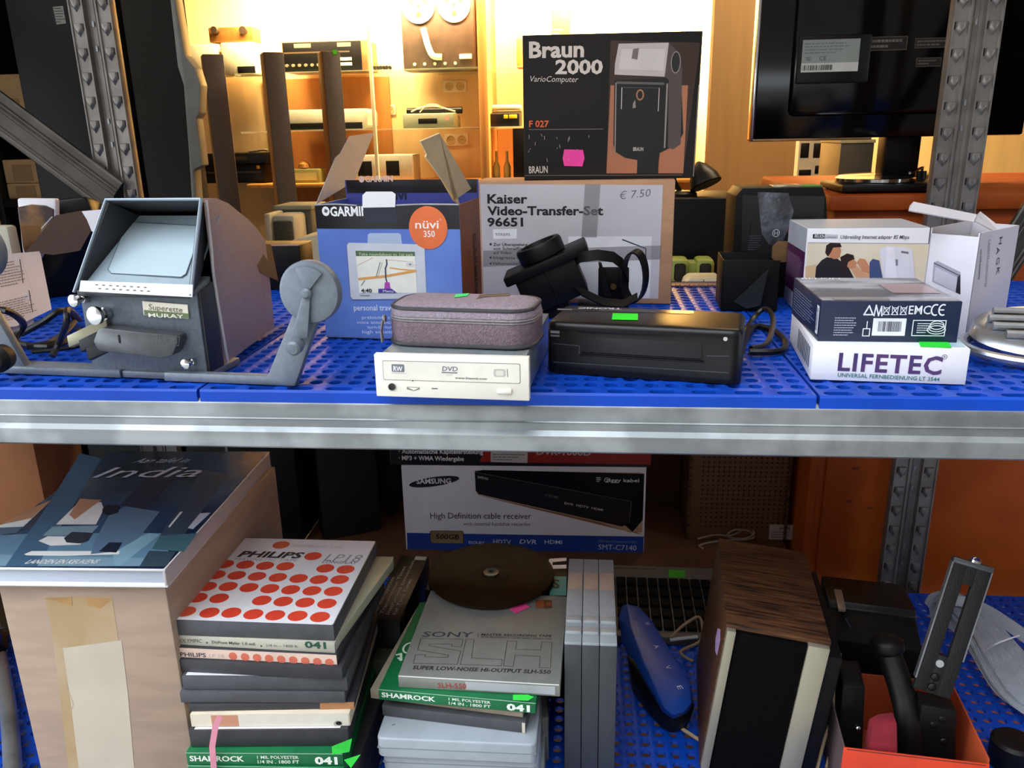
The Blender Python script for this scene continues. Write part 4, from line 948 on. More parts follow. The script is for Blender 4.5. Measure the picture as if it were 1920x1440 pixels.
# ------------------------------------------------------------------ black laminator with its cord
t, w = on('laminator', 'black pouch laminator with bright green sticker on its top', 'laminator', (1024, 698), (1388, 722), ZU)
W_ = w; Hf = t.px('y', 0, 1030, 612).z; q = t.px('z', Hf+4, 1060, 572); D_ = q.y
LAM = M('laminator_black', '#0a0a0c', .34, 0, .1, 120, bump=.03, bscale=400, spec=.4)
LAM2 = M('laminator_panel', '#131315', .5, 0, .08, 160, bump=.04, bscale=600)
mb = MB()
bm = bmesh.new(); bmesh.ops.create_cube(bm, size=1)
for v in bm.verts: v.co = Vector((W_/2+v.co.x*W_, D_/2+v.co.y*D_, (Hf+5)/2+v.co.z*(Hf+5)))
bmesh.ops.bevel(bm, geom=[e for e in bm.edges if abs(e.verts[0].co.z-e.verts[1].co.z) > 1], offset=11, segments=5, profile=.5, affect='EDGES')
bmesh.ops.bevel(bm, geom=[e for e in bm.edges if e.verts[0].co.z > Hf and e.verts[1].co.z > Hf and len(e.link_faces) == 2 and abs(e.link_faces[0].normal.z-e.link_faces[1].normal.z) > .5], offset=6, segments=3, profile=.5, affect='EDGES')
mb.bm(bm, LAM)
f = t.front(-.1)
mb.build('housing', t, smooth=40)
mb = MB(); A = f.st(1095, 616); B = f.st(1316, 662)
mb.prism([(6, Hf*.93), (W_*.16, Hf*.95), (W_*.2, Hf*.90), (W_*.62, Hf*.92), (W_*.66, Hf*.96), (W_-12, Hf*.97), (W_-12, Hf*.99), (6, Hf*.97)], -1.6, .4, LAM, .4); mb.build('front_ridge', t)
mb = MB(); mb.hull([(W_*.20, .5, Hf*.89), (W_*.80, .5, Hf*.91), (W_*.19, -2.2, Hf*.50), (W_*.81, -2.2, Hf*.50), (W_*.19, .5, Hf*.47), (W_*.81, .5, Hf*.47)], LAM2, .4); mb.build('feed_flap', t)
mb = MB(); mb.box(W_*.18, W_*.82, -2.6, .5, Hf*.42, Hf*.455, LAM, .7); mb.build('exit_lip', t)
mb = MB(); f.line(mb, [(8, Hf*.64), (W_*.18, Hf*.62), (W_*.18, Hf*.44)], .9, MC('#3a3a3e', .3), 1); f.line(mb, [(W_*.83, Hf*.56), (W_-12, Hf*.58)], .9, MC('#3a3a3e', .3), 1); f.line(mb, [(8, Hf*.24), (W_-12, Hf*.24)], 1.1, MC('#3c3c40', .3), 1)
f.rect(mb, 5, Hf*.86, 14, Hf*.92, MC('#8c8c90', .3), 2); f.rect(mb, 5, Hf*.79, 14, Hf*.83, MC('#6c6c70', .3), 2)
mb.build('moulded_lines', t)
ft = t.top(Hf+5)
mb = MB(); ft.q(mb, [(1045, 578), (1300, 583), (1301, 588), (1044, 582)], MC('#0b0b0c', .25), 1); ft.q(mb, [(1256, 584.5), (1295, 585.5), (1295, 589), (1255, 588)], MC('#a5714e', .3, .3), 2); ft.q(mb, [(1046, 579.5), (1073, 580), (1073, 582), (1046, 581.5)], MC('#6b6f74', .3), 2)
ft.text(mb, 'TRONIC', ft.st(1166, 578.5), ft.st(1085, 577), 7, MC('#c9c6c4', .4), 3, .035); mb.build('title_strip', t)
sticker(t, ft, [(1147, 600), (1196, 601), (1196, 589.5), (1149, 588.5)], '#1fe022', label='bright green price sticker')
a, b = t.front(0).st(1385, 610); mb = MB(); mb.cyl((W_-16, -.6, Hf*.93), (0, -1, 0), 2, 1, MC('#b9b9b0', .3), 12); mb.build('indicator_light', t)
mb = MB(); Q = [t.px('z', 6, *p) for p in ((1404, 608), (1430, 596), (1448, 612), (1440, 640), (1408, 652))]; mb.tube([(W_-4, 40, 22)]+[(p.x, p.y, 5+12*(i in (1, 2))) for i, p in enumerate(Q)], 3.2, LAM)
mb.tube([(W_-4, 30, 16)]+[(p.x, p.y, 4) for p in [t.px('z', 4, *p) for p in ((1410, 616), (1445, 618), (1472, 640), (1462, 658), (1405, 660))]], 3.6, LAM); mb.build('power_cord', t)

# ------------------------------------------------------------------ black adapter and strap reel behind it
PLB = M('black_plastic', '#0b0b0c', .48, 0, .08, 120, bump=.04, bscale=500, spec=.28)
Y_ = 1035.0; o = WY(1003, 578, Y_)
t = Th('camera_adapter', 'black box-shaped camera adapter with round collar tilted against the kraft carton', 'camera adapter', o, 2, Matrix.Rotation(math.radians(-23), 4, 'Y'))
zf = o.z-ZU
mb = MB(); mb.box(-10, 72, -2, 58, -8, 40, PLB, 2); mb.box(30, 34, -4, 60, -8, 42, PLB, .8); mb.build('body', t)
mb = MB(); mb.box(-22, 92, -6, 62, 39, 52, PLB, 2.5); mb.build('mount_plate', t)
mb = MB(); mb.lathe([(29, 0), (31, 2), (31, 17), (29, 20), (24, 20), (22, 14), (.5, 14)], PLB, (34, 30, 52), (0, 0, 1), 40); mb.build('collar', t)
mb = MB(); Ri = t.Ti; P = [Ri @ (o+Vector(p)) for p in ((0, 6, -zf), (46, 6, -zf), (46, 46, -zf), (0, 46, -zf), (0, 6, 10), (40, 6, 20), (40, 46, 20), (0, 46, 10))]; mb.hull(P, PLB, 1); mb.build('foot', t)
Y_ = 1045.0; o = WY(1083, 560, Y_); o.z = ZU
t = Th('strap_reel', 'black strap reel of looped bands between the adapter and the laminator', 'strap reel', o, 0)
def ys(px, y=0): return t.px('y', y, *px)
mb = MB(); c = ys((1138, 520))
arc = [(1076, 492, 0), (1088, 482, -18), (1120, 478, -26), (1150, 482, -18), (1166, 494, 0), (1178, 520, 14)]
mb.ribbon([ys(p[:2], p[2]) for p in arc], (0, 3, 13), 2.2, PLB)
low = [(1072, 528, 0), (1092, 548, -16), (1130, 566, -24), (1168, 570, -16), (1195, 556, 0)]
mb.ribbon([ys(p[:2], p[2]) for p in low], (0, 12, 7), 2.2, PLB); mb.build('loop_band', t, smooth=50)
mb = MB(); N = 26; P = []
for i in range(N+1):
    w_ = 2*math.pi*i/N; P.append(ys((1190+21*math.cos(w_), 518+47*math.sin(w_)), 6))
mb.ribbon(P, (7, 12, 3), 2.4, PLB); mb.build('ring_band', t, smooth=50)
mb = MB(); a = ys((1122, 492), 8); b = ys((1140, 556), 8); mb.hull([(a.x, 4, a.z), (a.x+4, 4, a.z), (a.x, 40, a.z-4), (a.x+4, 40, a.z-4), (b.x-5, 4, b.z), (b.x+5, 4, b.z), (b.x-5, 40, b.z-4), (b.x+5, 40, b.z-4)], PLB, 1)
a = ys((1142, 505), 30); b = ys((1178, 555), 30); mb.box(a.x-14, b.x, 22, 26, 2, a.z+4, PLB, 2); mb.build('inner_plate', t)
mb = MB(); c = ys((1150, 538), 16); mb.cyl((c.x, 22, c.z), (0, -1, 0), 4, 5, MC('#8c6238', .35, .6), 16); mb.build('brass_stud', t)
mb = MB(); mb.box(0, 66, 6, 34, 0, 16, PLB, 2); mb.build('foot', t)

# ------------------------------------------------------------------ black tool carton and tray
BOARD = M('black_card', '#080808', .6, 0, .12, 30, spec=.2)
o = WY(1362, 588, 1170); o.z = ZU; bb = WY(1556, 588, 1170)
t = Th('black_tool_carton', 'black tool carton with torn shiny tape standing at the back of the upper shelf', 'carton', o, 2); w = (bb-o).length
H_ = t.px('y', 0, 1460, 352).z
xa = t.px('y', 0, 1381, 362).x; xb = t.px('y', 0, 1550, 362).x
mb = MB(); mb.prism([(4, 0), (w, 0), (xb, H_-14), (xb-6, H_), (xa+8, H_), (xa, H_-10)], 0, 70, BOARD, 1.2)
f = t.front(0); f.q(mb, [(1392, 366), (1546, 368), (1540, 480), (1390, 470)], M('dark_print', '#151417', .4, 0, .1, 20), 1)
f.lines(mb, *f.st(1402, 470), *f.st(1428, 440), 7, MC('#4c4a50'), 2, 6, .3)
f.qtext(mb, 'UV', (1481, 416), (1470, 418), -8 if 0 else 8, MC('#b9bcc4', .4), 3, .0)
f.qline(mb, [(1408, 418), (1404, 455)], 1.2, DARK, 2)
mb.build('carton_body', t)
f = t.front(-.6); mb = MB(); TAPE = M('shiny_tape', '#53565c', .12, .2, .4, 25, bump=1.0, bscale=22, dist=1.5)
f.q(mb, [(1420, 360), (1478, 362), (1488, 395), (1482, 420), (1467, 455), (1462, 462), (1441, 458), (1428, 438), (1424, 400)], TAPE, 1)
a, b = f.st(1455, 437); f.ring(mb, a, b, 5, 5.4, .9, MC('#b4b6bc', .4), 3); f.text(mb, 'H', (a-2.4, b-2.6), (a+2.4, b-2.6), 5.2, MC('#b4b6bc', .4), 3)
f.q(mb, [(1477, 429), (1482, 428), (1481, 437), (1476, 438)], MC('#8c1c24', .4), 2); mb.build('packing_tape', t)
mb = MB(); f.q(mb, [(1448, 462), (1458, 452), (1480, 452), (1478, 491), (1446, 493)], M('torn_kraft', '#7a5a38', .8, 0, .15, 30), 2); mb.build('torn_patch', t)
mb = MB(); A = t.px('y', 0, 1452, 351); B = t.px('y', 0, 1505, 351); mb.box(A.x, B.x, 4, 30, H_, H_+3, M('crumpled_foil', '#b7a88c', .25, .5, .3, 60, bump=.8, bscale=60), 1); mb.box(B.x, B.x+28, 4, 40, H_, H_+2, MC('#4d7a2c', .5), .6); mb.build('foil_strip', t)
o = WY(1350, 600, 1085); o.z = ZU; bb = WY(1452, 600, 1085)
t = Th('black_card_tray', 'open black card tray in front of the black tool carton', 'tray', o, -3); w = (bb-o).length
H_ = t.px('y', 0, 1370, 488).z
mb = MB(); mb.box(0, w, 0, 1.5, 0, H_, BOARD, .4); mb.box(0, 1.5, 0, 76, 0, H_, BOARD, .4); mb.box(w-1.5, w, 0, 76, 0, H_*.9, BOARD, .4); mb.box(0, w, 0, 76, 0, 2, BOARD, .4); mb.box(0, w, 74.5, 76, 0, H_, BOARD, .4); mb.build('tray_body', t)
f = t.front(0); mb = MB(); P = [f.st(*p) for p in ((1375, 565), (1440, 503), (1425, 572), (1400, 578))]
mb.sheet([(a, -3-2*(i in (1,)), b) for i, (a, b) in enumerate(P)], (0, -1, 0), 1, M('flap_sheen', '#22241f', .3, 0, .1, 20)); mb.build('folded_flap', t, smooth=0)

# ------------------------------------------------------------------ right-hand stack of small cartons
t = Th('white_remote_carton', 'flat white carton with large purple lettering, bottom of the right stack', 'carton', WZ(1519, 712, ZU), -5.5)
H_ = t.px('y', 0, 1520, 646).z; W_ = t.px('y', 0, 1815, 690).x; D_ = 150.0
mb = MB(); mb.box(0, W_, 0, D_, 0, H_, WCARD, 1)
f = t.front(0); PUR = M('purple_ink', '#3a2c66', .4, 0, .15, 30, hex2='#54386a')
f.qtext(mb, 'LIFETEC', (1570, 694), (1764, 702), 33, PUR, 2, .026, 0, 1.12); f.qtext(mb, 'R', (1769, 671), (1773, 671), 4, INK, 2); a, b = f.st(1771, 669); f.ring(mb, a, b, 2.3, 2.3, .4, INK, 2)
f.qtext(mb, 'UNIVERSAL FERNBEDIENUNG LT 3544', (1570, 706), (1761, 715), 7.2, MC('#27746c', .45), 2, .008)
fl = t.left(0)
for k in range(9): fl.rect(mb, -20-k*9, 8, -15-k*9, H_-6, MC('#4b5c68'), 1)
f2 = t.top(H_); f2.q(mb, [(1745, 650), (1810, 651), (1798, 636), (1740, 634)], M('pale_teal_print', '#a9c6d2', .4, 0, .05, 20), 1)
mb.build('carton_body', t)
sticker(t, f2, [(1726, 651), (1784, 653), (1778, 642), (1722, 641)], '#28d838', label='bright green price sticker')
zt = ZU+H_
A = WZ(1533, 640, zt); B = WZ(1796, 643, zt)
t = Th('navy_device_carton', 'navy carton with white symbols and barcode lying on the white purple-lettered carton', 'carton', A, yaw_of(A, B)); W_ = (B-A).length
H_ = t.px('y', 0, 1538, 564).z; W_ = t.px('y', 0, 1806, 562).x; q = t.px('z', H_, 1500, 521); D_ = min(125, q.y)
NAVY = M('navy_card', '#17233f', .4, 0, .1, 10, bump=.03); LID = M('lid_photo_print', '#b7bac4', .22, .1, .25, 9, hex2='#6d6a70', stretch=(1, 3, 1))
mb = MB(); mb.box(0, W_, 0, D_, 0, H_, NAVY, .8)
f = t.front(0); WI = MC('#dfe2ea', .45)
f.qtext(mb, 'EMC', (1703, 589), (1744, 589), 16, WI, 2, .008)
for cx in (1754, 1768):
    a, b = f.st(cx, 581); f.line(mb, [(a+3.6*math.cos(math.radians(k)), b+5*math.sin(math.radians(k))) for k in range(70, 291, 20)], 1.3, WI, 2)
a, b = f.st(1768, 581); f.line(mb, [(a-3, b), (a+.5, b)], 1.2, WI, 2)
a, b = f.st(1629, 582); f.line(mb, [(a-4, b-4), (a+4, b-4), (a, b+4.5)], 1.3, WI, 2, True)
a, b = f.st(1646, 582); f.line(mb, [(a-3, b-5), (a-2, b+5), (a+1, b-5), (a+3, b+4), (a+4, b-5)], 1.2, WI, 2)
for cx in (1662, 1678, 1694):
    a, b = f.st(cx, 582); f.line(mb, [(a-3, b-4), (a+3, b+4)], .7, WI, 2); f.line(mb, [(a+3, b-4), (a-3, b+4)], .7, WI, 2); f.line(mb, [(a-2, b-4), (a+2, b-4), (a+2.6, b+2.5), (a-2.6, b+2.5)], .6, WI, 2, True)
f.lines(mb, *f.st(1562, 630), *f.st(1611, 594), 8, MC('#9fa6ba'), 2, 11, .4)
a0, b0 = f.st(1634, 629); a1, b1 = f.st(1700, 597); f.rect(mb, a0, b0, a1, b1, WI, 2); f.barcode(mb, a0+5, b0+4, a1-4, b1-3, MC('#11182c'), 3, seed=5)
a, b = f.st(1624, 622); f.frame(mb, a-3, b-4, a+3, b+3, .8, WI, 2); f.line(mb, [(a, b+3), (a, b+10)], .8, WI, 2)
a0, b0 = f.st(1709, 629); a1, b1 = f.st(1774, 601); f.frame(mb, a0, b0, a1, b1, .8, WI, 2); f.lines(mb, a0+4, b0+2, a0+18, b1-2, 5, WI, 2, 4, .35)
a, b = f.st(1756, 614)
for k in (0, 1, 2): f.ring(mb, a, b-2.2+k*2.2, 8.5-k, 4.4, .8, WI, 3)
fl = t.left(0); a0, b0 = fl.st(1526, 614); fl.rect(mb, -12, 6, -3, H_-6, WI, 2); fl.barcode(mb, -11, 9, -6, H_-9, MC('#11182c'), 3, True, 7); fl.lines(mb, -D_+8, 6, -18, H_-8, 9, MC('#7d88a8'), 2, 3, .3)
mb.build('carton_body', t)
ftp = t.top(H_); mb = MB(); ftp.rect(mb, 1, 1, W_-1, D_-1, LID, 2)
ftp.rect(mb, W_*.1, 3, W_*.5, 14, MC('#8f8c92', .3), 5); ftp.rect(mb, W_*.6, D_*.3, W_*.95, D_*.7, MC('#a58f94', .25), 5)
ftp.text(mb, 'BELKIN', (W_*.04, D_-12), (W_*.36, D_-12), 8, WI, 6, .02, .2); mb.build('lid_print', t, smooth=0)

# internet adapter carton behind
o = WZ(1500, 592, ZU); t = Th('adapter_carton', 'white and purple carton picturing a couple, behind the navy carton', 'carton', o, -1.0)
H_ = t.px('y', 0, 1516, 428).z; W_ = t.px('y', 0, 1744, 432).x; q = t.px('z', H_, 1487, 408); D_ = q.y
q = t.px('z', H_, 1713, 410); D_ = min((D_+q.y)/2, 104)
PURP = M('purple_card', '#4a1a4a', .4, 0, .08, 12); PGREY = M('pale_grey_card', '#b4b9c4', .4, 0, .04, 12)
mb = MB(); mb.box(0, W_, 0, D_, 0, H_, WCARD, 1)
mb.build('carton_body', t)
mb = MB(); f = t.front(0); fl = t.left(0)
fl.rect(mb, -D_+.5, 22, -.5, H_-30, PURP, 1); fl.rect(mb, -D_+.5, H_-30, -.5, H_-.5, PGREY, 1)
fl.lines(mb, -D_+6, 40, -6, H_-40, 16, MC('#a88aa6'), 2, 21, .3)
t.top(H_).rect(mb, .5, .5, W_-.5, D_-.5, PGREY, 1)
f.qtext(mb, 'BELKIN', (1527, 445), (1546, 446), 5.5, MC('#d8d8dc'), 4, .02); f.q(mb, [(1524, 439), (1547, 439), (1547, 447), (1524, 447)], INK, 2); f.q(mb, [(1547, 439), (1571, 440), (1571, 447), (1547, 447)], MC('#c9c9ce'), 2); f.qtext(mb, 'sweex', (1549, 446), (1568, 446), 4, MC('#8a8a90'), 4)
f.qtext(mb, 'Uitbreiding Internet adapter 85 Mbps', (1575, 447.5), (1704, 448), 7, MC('#332f3a'), 2, .008, .12)
f.q(mb, [(1514, 455), (1742, 457), (1733, 540), (1509, 540)], M('photo_wall', '#e2d3b4', .4, 0, .06, 4, hex2='#f2ead8'), 2)
SK = MC('#c98a62', .5); HAIR = MC('#2a1712', .5); SHIRT = MC('#1f1a22', .5); JEAN = MC('#3d4f7c', .5)
f.q(mb, [(1510, 500), (1530, 495), (1532, 522), (1510, 522)], MC('#d9b98c'), 3)
f.q(mb, [(1528, 521), (1530, 500), (1540, 488), (1550, 482), (1570, 485), (1590, 500), (1602, 523)], SHIRT, 4)
f.q(mb, [(1550, 479), (1550, 462), (1560, 457), (1574, 459), (1577, 470), (1574, 483), (1564, 486)], SK, 5)
f.q(mb, [(1547, 474), (1549, 460), (1557, 455), (1575, 456), (1578, 463), (1562, 464), (1557, 474), (1552, 481)], HAIR, 6)
f.q(mb, [(1575, 482), (1588, 475), (1600, 478), (1602, 486), (1590, 492), (1586, 506), (1596, 523), (1580, 510)], HAIR, 6)
f.q(mb, [(1590, 491), (1600, 486), (1606, 492), (1604, 502), (1594, 504), (1588, 500)], SK, 7)
f.q(mb, [(1594, 503), (1606, 498), (1620, 512), (1632, 514), (1634, 520), (1606, 522)], MC('#d9a07a'), 6)
f.q(mb, [(1606, 492), (1612, 484), (1622, 486), (1630, 500), (1632, 514), (1618, 510)], SK, 5)
f.q(mb, [(1630, 492), (1636, 485), (1648, 488), (1655, 524), (1630, 524)], JEAN, 6)
f.q(mb, [(1648, 468), (1664, 460), (1690, 463), (1710, 468), (1716, 530), (1656, 530)], MC('#dfdde4', .4), 7); f.q(mb, [(1662, 462), (1676, 464), (1682, 530), (1658, 530)], MC('#ece9f0', .4), 8)
f.q(mb, [(1689, 470), (1703, 472), (1703, 476), (1689, 474)], MC('#77737c'), 9); f.q(mb, [(1678, 486), (1683, 486), (1683, 498), (1679, 498)], MC('#8a8690'), 9)
f.line(mb, [f.st(1516, 455), f.st(1742, 457)], .8, MC('#8b8a94'), 3)
mb.build('printed_panel', t, smooth=0)

# tall white carton with open flap
A = WZ(1806, 650, ZU); B = WZ(1879, 622, ZU)
t = Th('tall_white_carton', 'tall white carton with a raised flap and sideways lettering at the right', 'carton', A, yaw_of(A, B)); W_ = (B-A).length
D_ = t.px('x', 0, 1745, 437).y; H_ = t.px('y', 0, 1815, 442).z; TL_ = M('lilac_white_card', '#dcd9e2', .45, 0, .03, 14)
hb = t.px('y', 0, 1889, 432).z; hb = t.px('x', W_, 1889, 436).z
mb = MB(); mb.box(0, W_, 0, 1.2, 0, H_, TL_); mb.box(0, 1.2, 1.2, D_, 0, H_-4, TL_); mb.box(W_-1.2, W_, 1.2, D_, 0, H_, TL_); mb.box(0, W_, D_-1.2, D_, 0, H_+2, TL_); mb.box(0, W_, 0, D_, 0, 1.2, TL_)
f = t.front(0); GI = MC('#4d4a56', .45)
f.line(mb, [(1, 0), (1, H_)], .6, MC('#6e6a78'), 1)
s0 = f.st(1878, 447)
for s_, px in (('H', (1876, 451)), ('A', (1871, 470)), ('G', (1871, 489)), ('K', (1871, 508))):
    a, b = f.st(*px); f.text(mb, s_, (a-4.5, b+4), (a-4.5, b-4), 8, GI, 2, .005)
a, b = f.st(1853, 450); c, e = f.st(1845, 540); f.text(mb, 'CASSETTE-CONVERTER', (a, b), (c, e), 5, MC('#8f8b9a'), 2)
a, b = f.st(1838, 468); c, e = f.st(1834, 524); f.text(mb, 'met USB aansluiting', (a, b), (c, e), 3.6, GI, 2, .006)
a0, b0 = f.st(1824, 628); a1, b1 = f.st(1850, 590); f.barcode(mb, a0, b0, a1, b1, GI, 2, True, 4)
fl = t.left(0); fl.q(mb, [(1751, 492), (1758, 489), (1801, 510), (1801, 552), (1748, 528)], MC('#9a98a8', .4), 1); fl.q(mb, [(1754, 500), (1795, 520), (1793, 548), (1751, 526)], MC('#b8b6c4', .35), 2); fl.q(mb, [(1796, 519), (1801, 514), (1801, 552), (1792, 548)], MC('#2c2a34', .3), 3); fl.qline(mb, [(1752, 493), (1800, 517)], .9, MC('#3c3a46', .4), 4)
mb.build('carton_body', t, smooth=0)
mb = MB(); Rb = Vector((W_*.5, D_, H_+2))
fp = [onp for onp in ()]
P0 = t.px('y', D_, 1712, 380); 
def sh(px, y): return t.px('y', y, *px)
mb.ribbon([(W_-2, D_-2, H_), (W_-10, D_-14, H_+24), (W_-26, D_-34, H_+32)], (0, 0, 1), 1, TL_)
mb = MB()
c0 = sh((1880, 440), 40); 
FL = [sh((1706, 385), D_+2), sh((1713, 378), D_+6), sh((1832, 402), 20), sh((1826, 416), 14), sh((1704, 394), D_-2)]
mb.add([*FL, *[p+Vector((.6, .6, -1.2)) for p in FL]], [(0, 1, 2, 3, 4), (9, 8, 7, 6, 5)]+[(i, (i+1) % 5, 5+(i+1) % 5, 5+i) for i in range(5)], TL_)
G2 = [sh((1832, 402), 20), sh((1838, 396), 40), sh((1890, 437), 0), sh((1880, 441), 0), sh((1828, 414), 14)]
mb.add([*G2, *[p+Vector((.6, .6, -1.2)) for p in G2]], [(0, 1, 2, 3, 4), (9, 8, 7, 6, 5)]+[(i, (i+1) % 5, 5+(i+1) % 5, 5+i) for i in range(5)], TL_)
mb.build('flap', t, smooth=0)
mb = MB(); mb.box(6, W_-6, 8, D_-8, 2, H_-10, M('packed_foil', '#b4b2ae', .25, .4, .25, 60, bump=.6, bscale=40), 3); mb.build('packed_insert', t)

# silver slatted grille at the right frame edge
o = WZ(1830, 676, ZU)
t = Th('silver_grille', 'silver slatted metal stand at the right end of the upper shelf', 'grille stand', o, -8)
SIL2 = M('brushed_silver', '#b9bec4', .28, .9, .06, 60)
mb = MB(); N = 40; mb.tube([(75+85*math.cos(2*math.pi*i/N), 14+46*math.sin(2*math.pi*i/N), 6+.14*(14+46*math.sin(2*math.pi*i/N)+32)) for i in range(N)], 5.5, SIL2, 10, 1, closed=True); mb.build('base_ring', t)
mb = MB(); outl = [(78+76*math.cos(2*math.pi*i/32), 30+40*math.sin(2*math.pi*i/32)) for i in range(32)]
vs = [(a, b, 20+.35*b) for a, b in outl]+[(78+(a-78)*1.06, 27+(b-30)*1.06, 12+.33*b) for a, b in outl]+[(78+(a-78)*.95, 27+(b-30)*.95, 4+.2*b) for a, b in outl]
mb.add(vs, [tuple(range(32))]+[(i, 32+i, 32+(i+1) % 32, (i+1) % 32) for i in range(32)]+[(32+i, 64+i, 64+(i+1) % 32, 32+(i+1) % 32) for i in range(32)]+[tuple(range(95, 63, -1))], SIL2); mb.build('top_plate', t, smooth=50)
for k in range(4):
    y = 8+k*14; x0 = 78-68*math.sqrt(max(.05, 1-((y-30)/42)**2)); mb = MB()
    mb.tube([(x0+6, y, 24+.35*y), (150, y, 24+.35*y)], 4.2, SIL2, 10, 1); mb.build('slat_bar', t)
    if k < 3: mb = MB(); mb.box(x0+14, 150, y+6, y+11, 0, 1, DARK, 0, X=Matrix.Translation((0, 0, 20.6+.35*(y+8)))); mb.build('slot_gap', t)

# star-patterned carton and things on the brown cabinet behind
o = WY(1252, 572, 1262); o.z = ZU; b = WY(1352, 572, 1262)
t = Th('star_pattern_carton', 'low dark blue carton with a star pattern behind the laminator', 'carton', o, 0); w = b.x-o.x; h = t.px('y', 0, 1300, 538).z
mb = MB(); mb.box(0, w, 0, 34, 0, h, M('star_blue', '#23205c', .5, 0, .1, 20), .8); f = t.front(0)
for k in range(12):
    a = w*(.05+.085*k); b = h*(.3+.42*(k % 2)); f.poly(mb, [(a+(4.2 if q % 2 == 0 else 1.7)*math.cos(math.pi/2+q*math.pi/5), b+(4.2 if q % 2 == 0 else 1.7)*math.sin(math.pi/2+q*math.pi/5)) for q in range(10)], MC('#8a6a6c', .5), 1)
mb.build('carton_body', t)
def behind(name, label, cat, x0, x1, yt, Y, z=None):
    z = CABZ if z is None else z
    A = WY(x0, 500, Y); B = WY(x1, 500, Y); T_ = WY((x0+x1)/2, yt, Y); t = Th(name, label, cat, (A.x, Y, z)); t.w = B.x-A.x; t.h = T_.z-z; return t
t = behind('black_cabinet_box', 'black box speaker behind the right side of the kraft carton', 'speaker', 1240, 1381, 372, 1720)
mb = MB(); mb.box(0, t.w, 0, 220, 0, t.h, M('black_vinyl', '#141415'), 3); mb.build('cabinet', t); bz = CABZ+t.h
A = WY(1300, 368, 1720)
t = Th('gooseneck_lamp', 'small black lamp head with pointed shade on top of the black box speaker', 'lamp', (A.x-20, 1790, bz))
mb = MB(); mb.lathe([(36, 0), (36, 6), (30, 10), (4, 12)], GLOSS2, (0, 0, 0), (0, 0, 1), 28); mb.build('base', t)
mb = MB(); mb.tube([(0, 0, 10), (-14, 0, 40), (10, 0, 60), (30, -4, 44)], 5, GLOSS2); mb.build('neck', t)
mb = MB(); mb.lathe([(4, -34), (16, -24), (30, 0), (34, 16), (32, 18), (2, 16)], GLOSS2, (46, -8, 38), (.35, -.3, -.9), 24); mb.build('shade', t)
t = behind('green_speaker_pair', 'pale green pair of small speakers behind the laminator', 'speaker pair', 1258, 1340, 487, 1640)
GRN = M('lime_plastic', '#8f9a48', .5, 0, .06, 20)
mb = MB(); mb.box(0, t.w*.42, 0, 60, 0, t.h, GRN, 8); mb.box(t.w*.58, t.w, 0, 60, 0, t.h, GRN, 8); mb.box(t.w*.38, t.w*.62, 8, 52, 0, t.h*.85, GRN, 3)
mb.build('housing', t)
for a in (.08, .66):
    mb = MB(); mb.box(t.w*a, t.w*(a+.26), -3, 2, t.h*.1, t.h*.84, CHAR, 5); mb.build('grille', t)
t = behind('cream_device', 'flat cream device in front of the green speaker pair', 'device', 1283, 1356, 521, 1560)
mb = MB(); mb.prism([(0, 0), (t.w, 0), (t.w-4, t.h), (14, t.h), (5, t.h*.7)], 0, 60, CREAM, 3); mb.box(t.w*.5, t.w*.53, -.6, .4, 2, t.h-3, MC('#9a8c66'), 0); mb.build('casing', t)
t = behind('small_grey_speaker', 'small grey and cream desk speaker behind the film viewer', 'speaker', 505, 560, 400, 1760)
mb = MB(); mb.box(0, 16, -4, 80, 0, t.h, CREAM, 5); mb.box(16, t.w, 0, 80, 0, t.h-4, PALE, 8); mb.build('cabinet', t)
mb = MB(); mb.box(20, t.w-4, -5, 2, 10, t.h-16, M('speaker_mesh', '#4b4a3e', .8, 0, .15, 200), 4); mb.build('grille', t)
t = behind('grey_file_box', 'grey file box left of the open blue carton, behind the desk speaker', 'box', 528, 592, 385, 1846)
mb = MB(); mb.box(0, t.w, 0, 100, 0, t.h-6, M('slate_green', '#56584c', .6, 0, .08, 12), 3); mb.build('box_body', t); mb = MB(); mb.box(-4, t.w+4, -4, 104, t.h-10, t.h, SAGE, 2); mb.build('lid', t)
t = behind('cream_basin', 'cream rounded basin behind the reel of the film viewer', 'basin', 500, 640, 440, 1640)
mb = MB(); w, h = t.w, t.h
mb.prism([(0, 0), (w, 0), (w, h*.98), (w*.7, h), (w*.45, h*.93), (w*.2, h*.78), (0, h*.7)], 0, 100, CREAM, 6); mb.build('basin_body', t)
mb = MB(); mb.box(w*.45, w, -5, 3, h*.30, h*.42, PALE, 2); mb.build('rim', t)
o = WY(508, 565, 1240); o.z = ZU; b = WY(571, 565, 1240)
t = Th('black_book_box', 'upright black box between the film viewer and the blue carton', 'box', o, 0); w = b.x-o.x; h = t.px('y', 0, 540, 460).z
mb = MB(); mb.box(-30, w, 0, 60, 0, h, GLOSS2, 1.5); mb.build('box_body', t); mb = MB(); mb.tube([(-29, 1, h), (w-1, 1, h)], 1.2, MC('#b98a78', .4), 6, 1); mb.build('edge_trim', t)

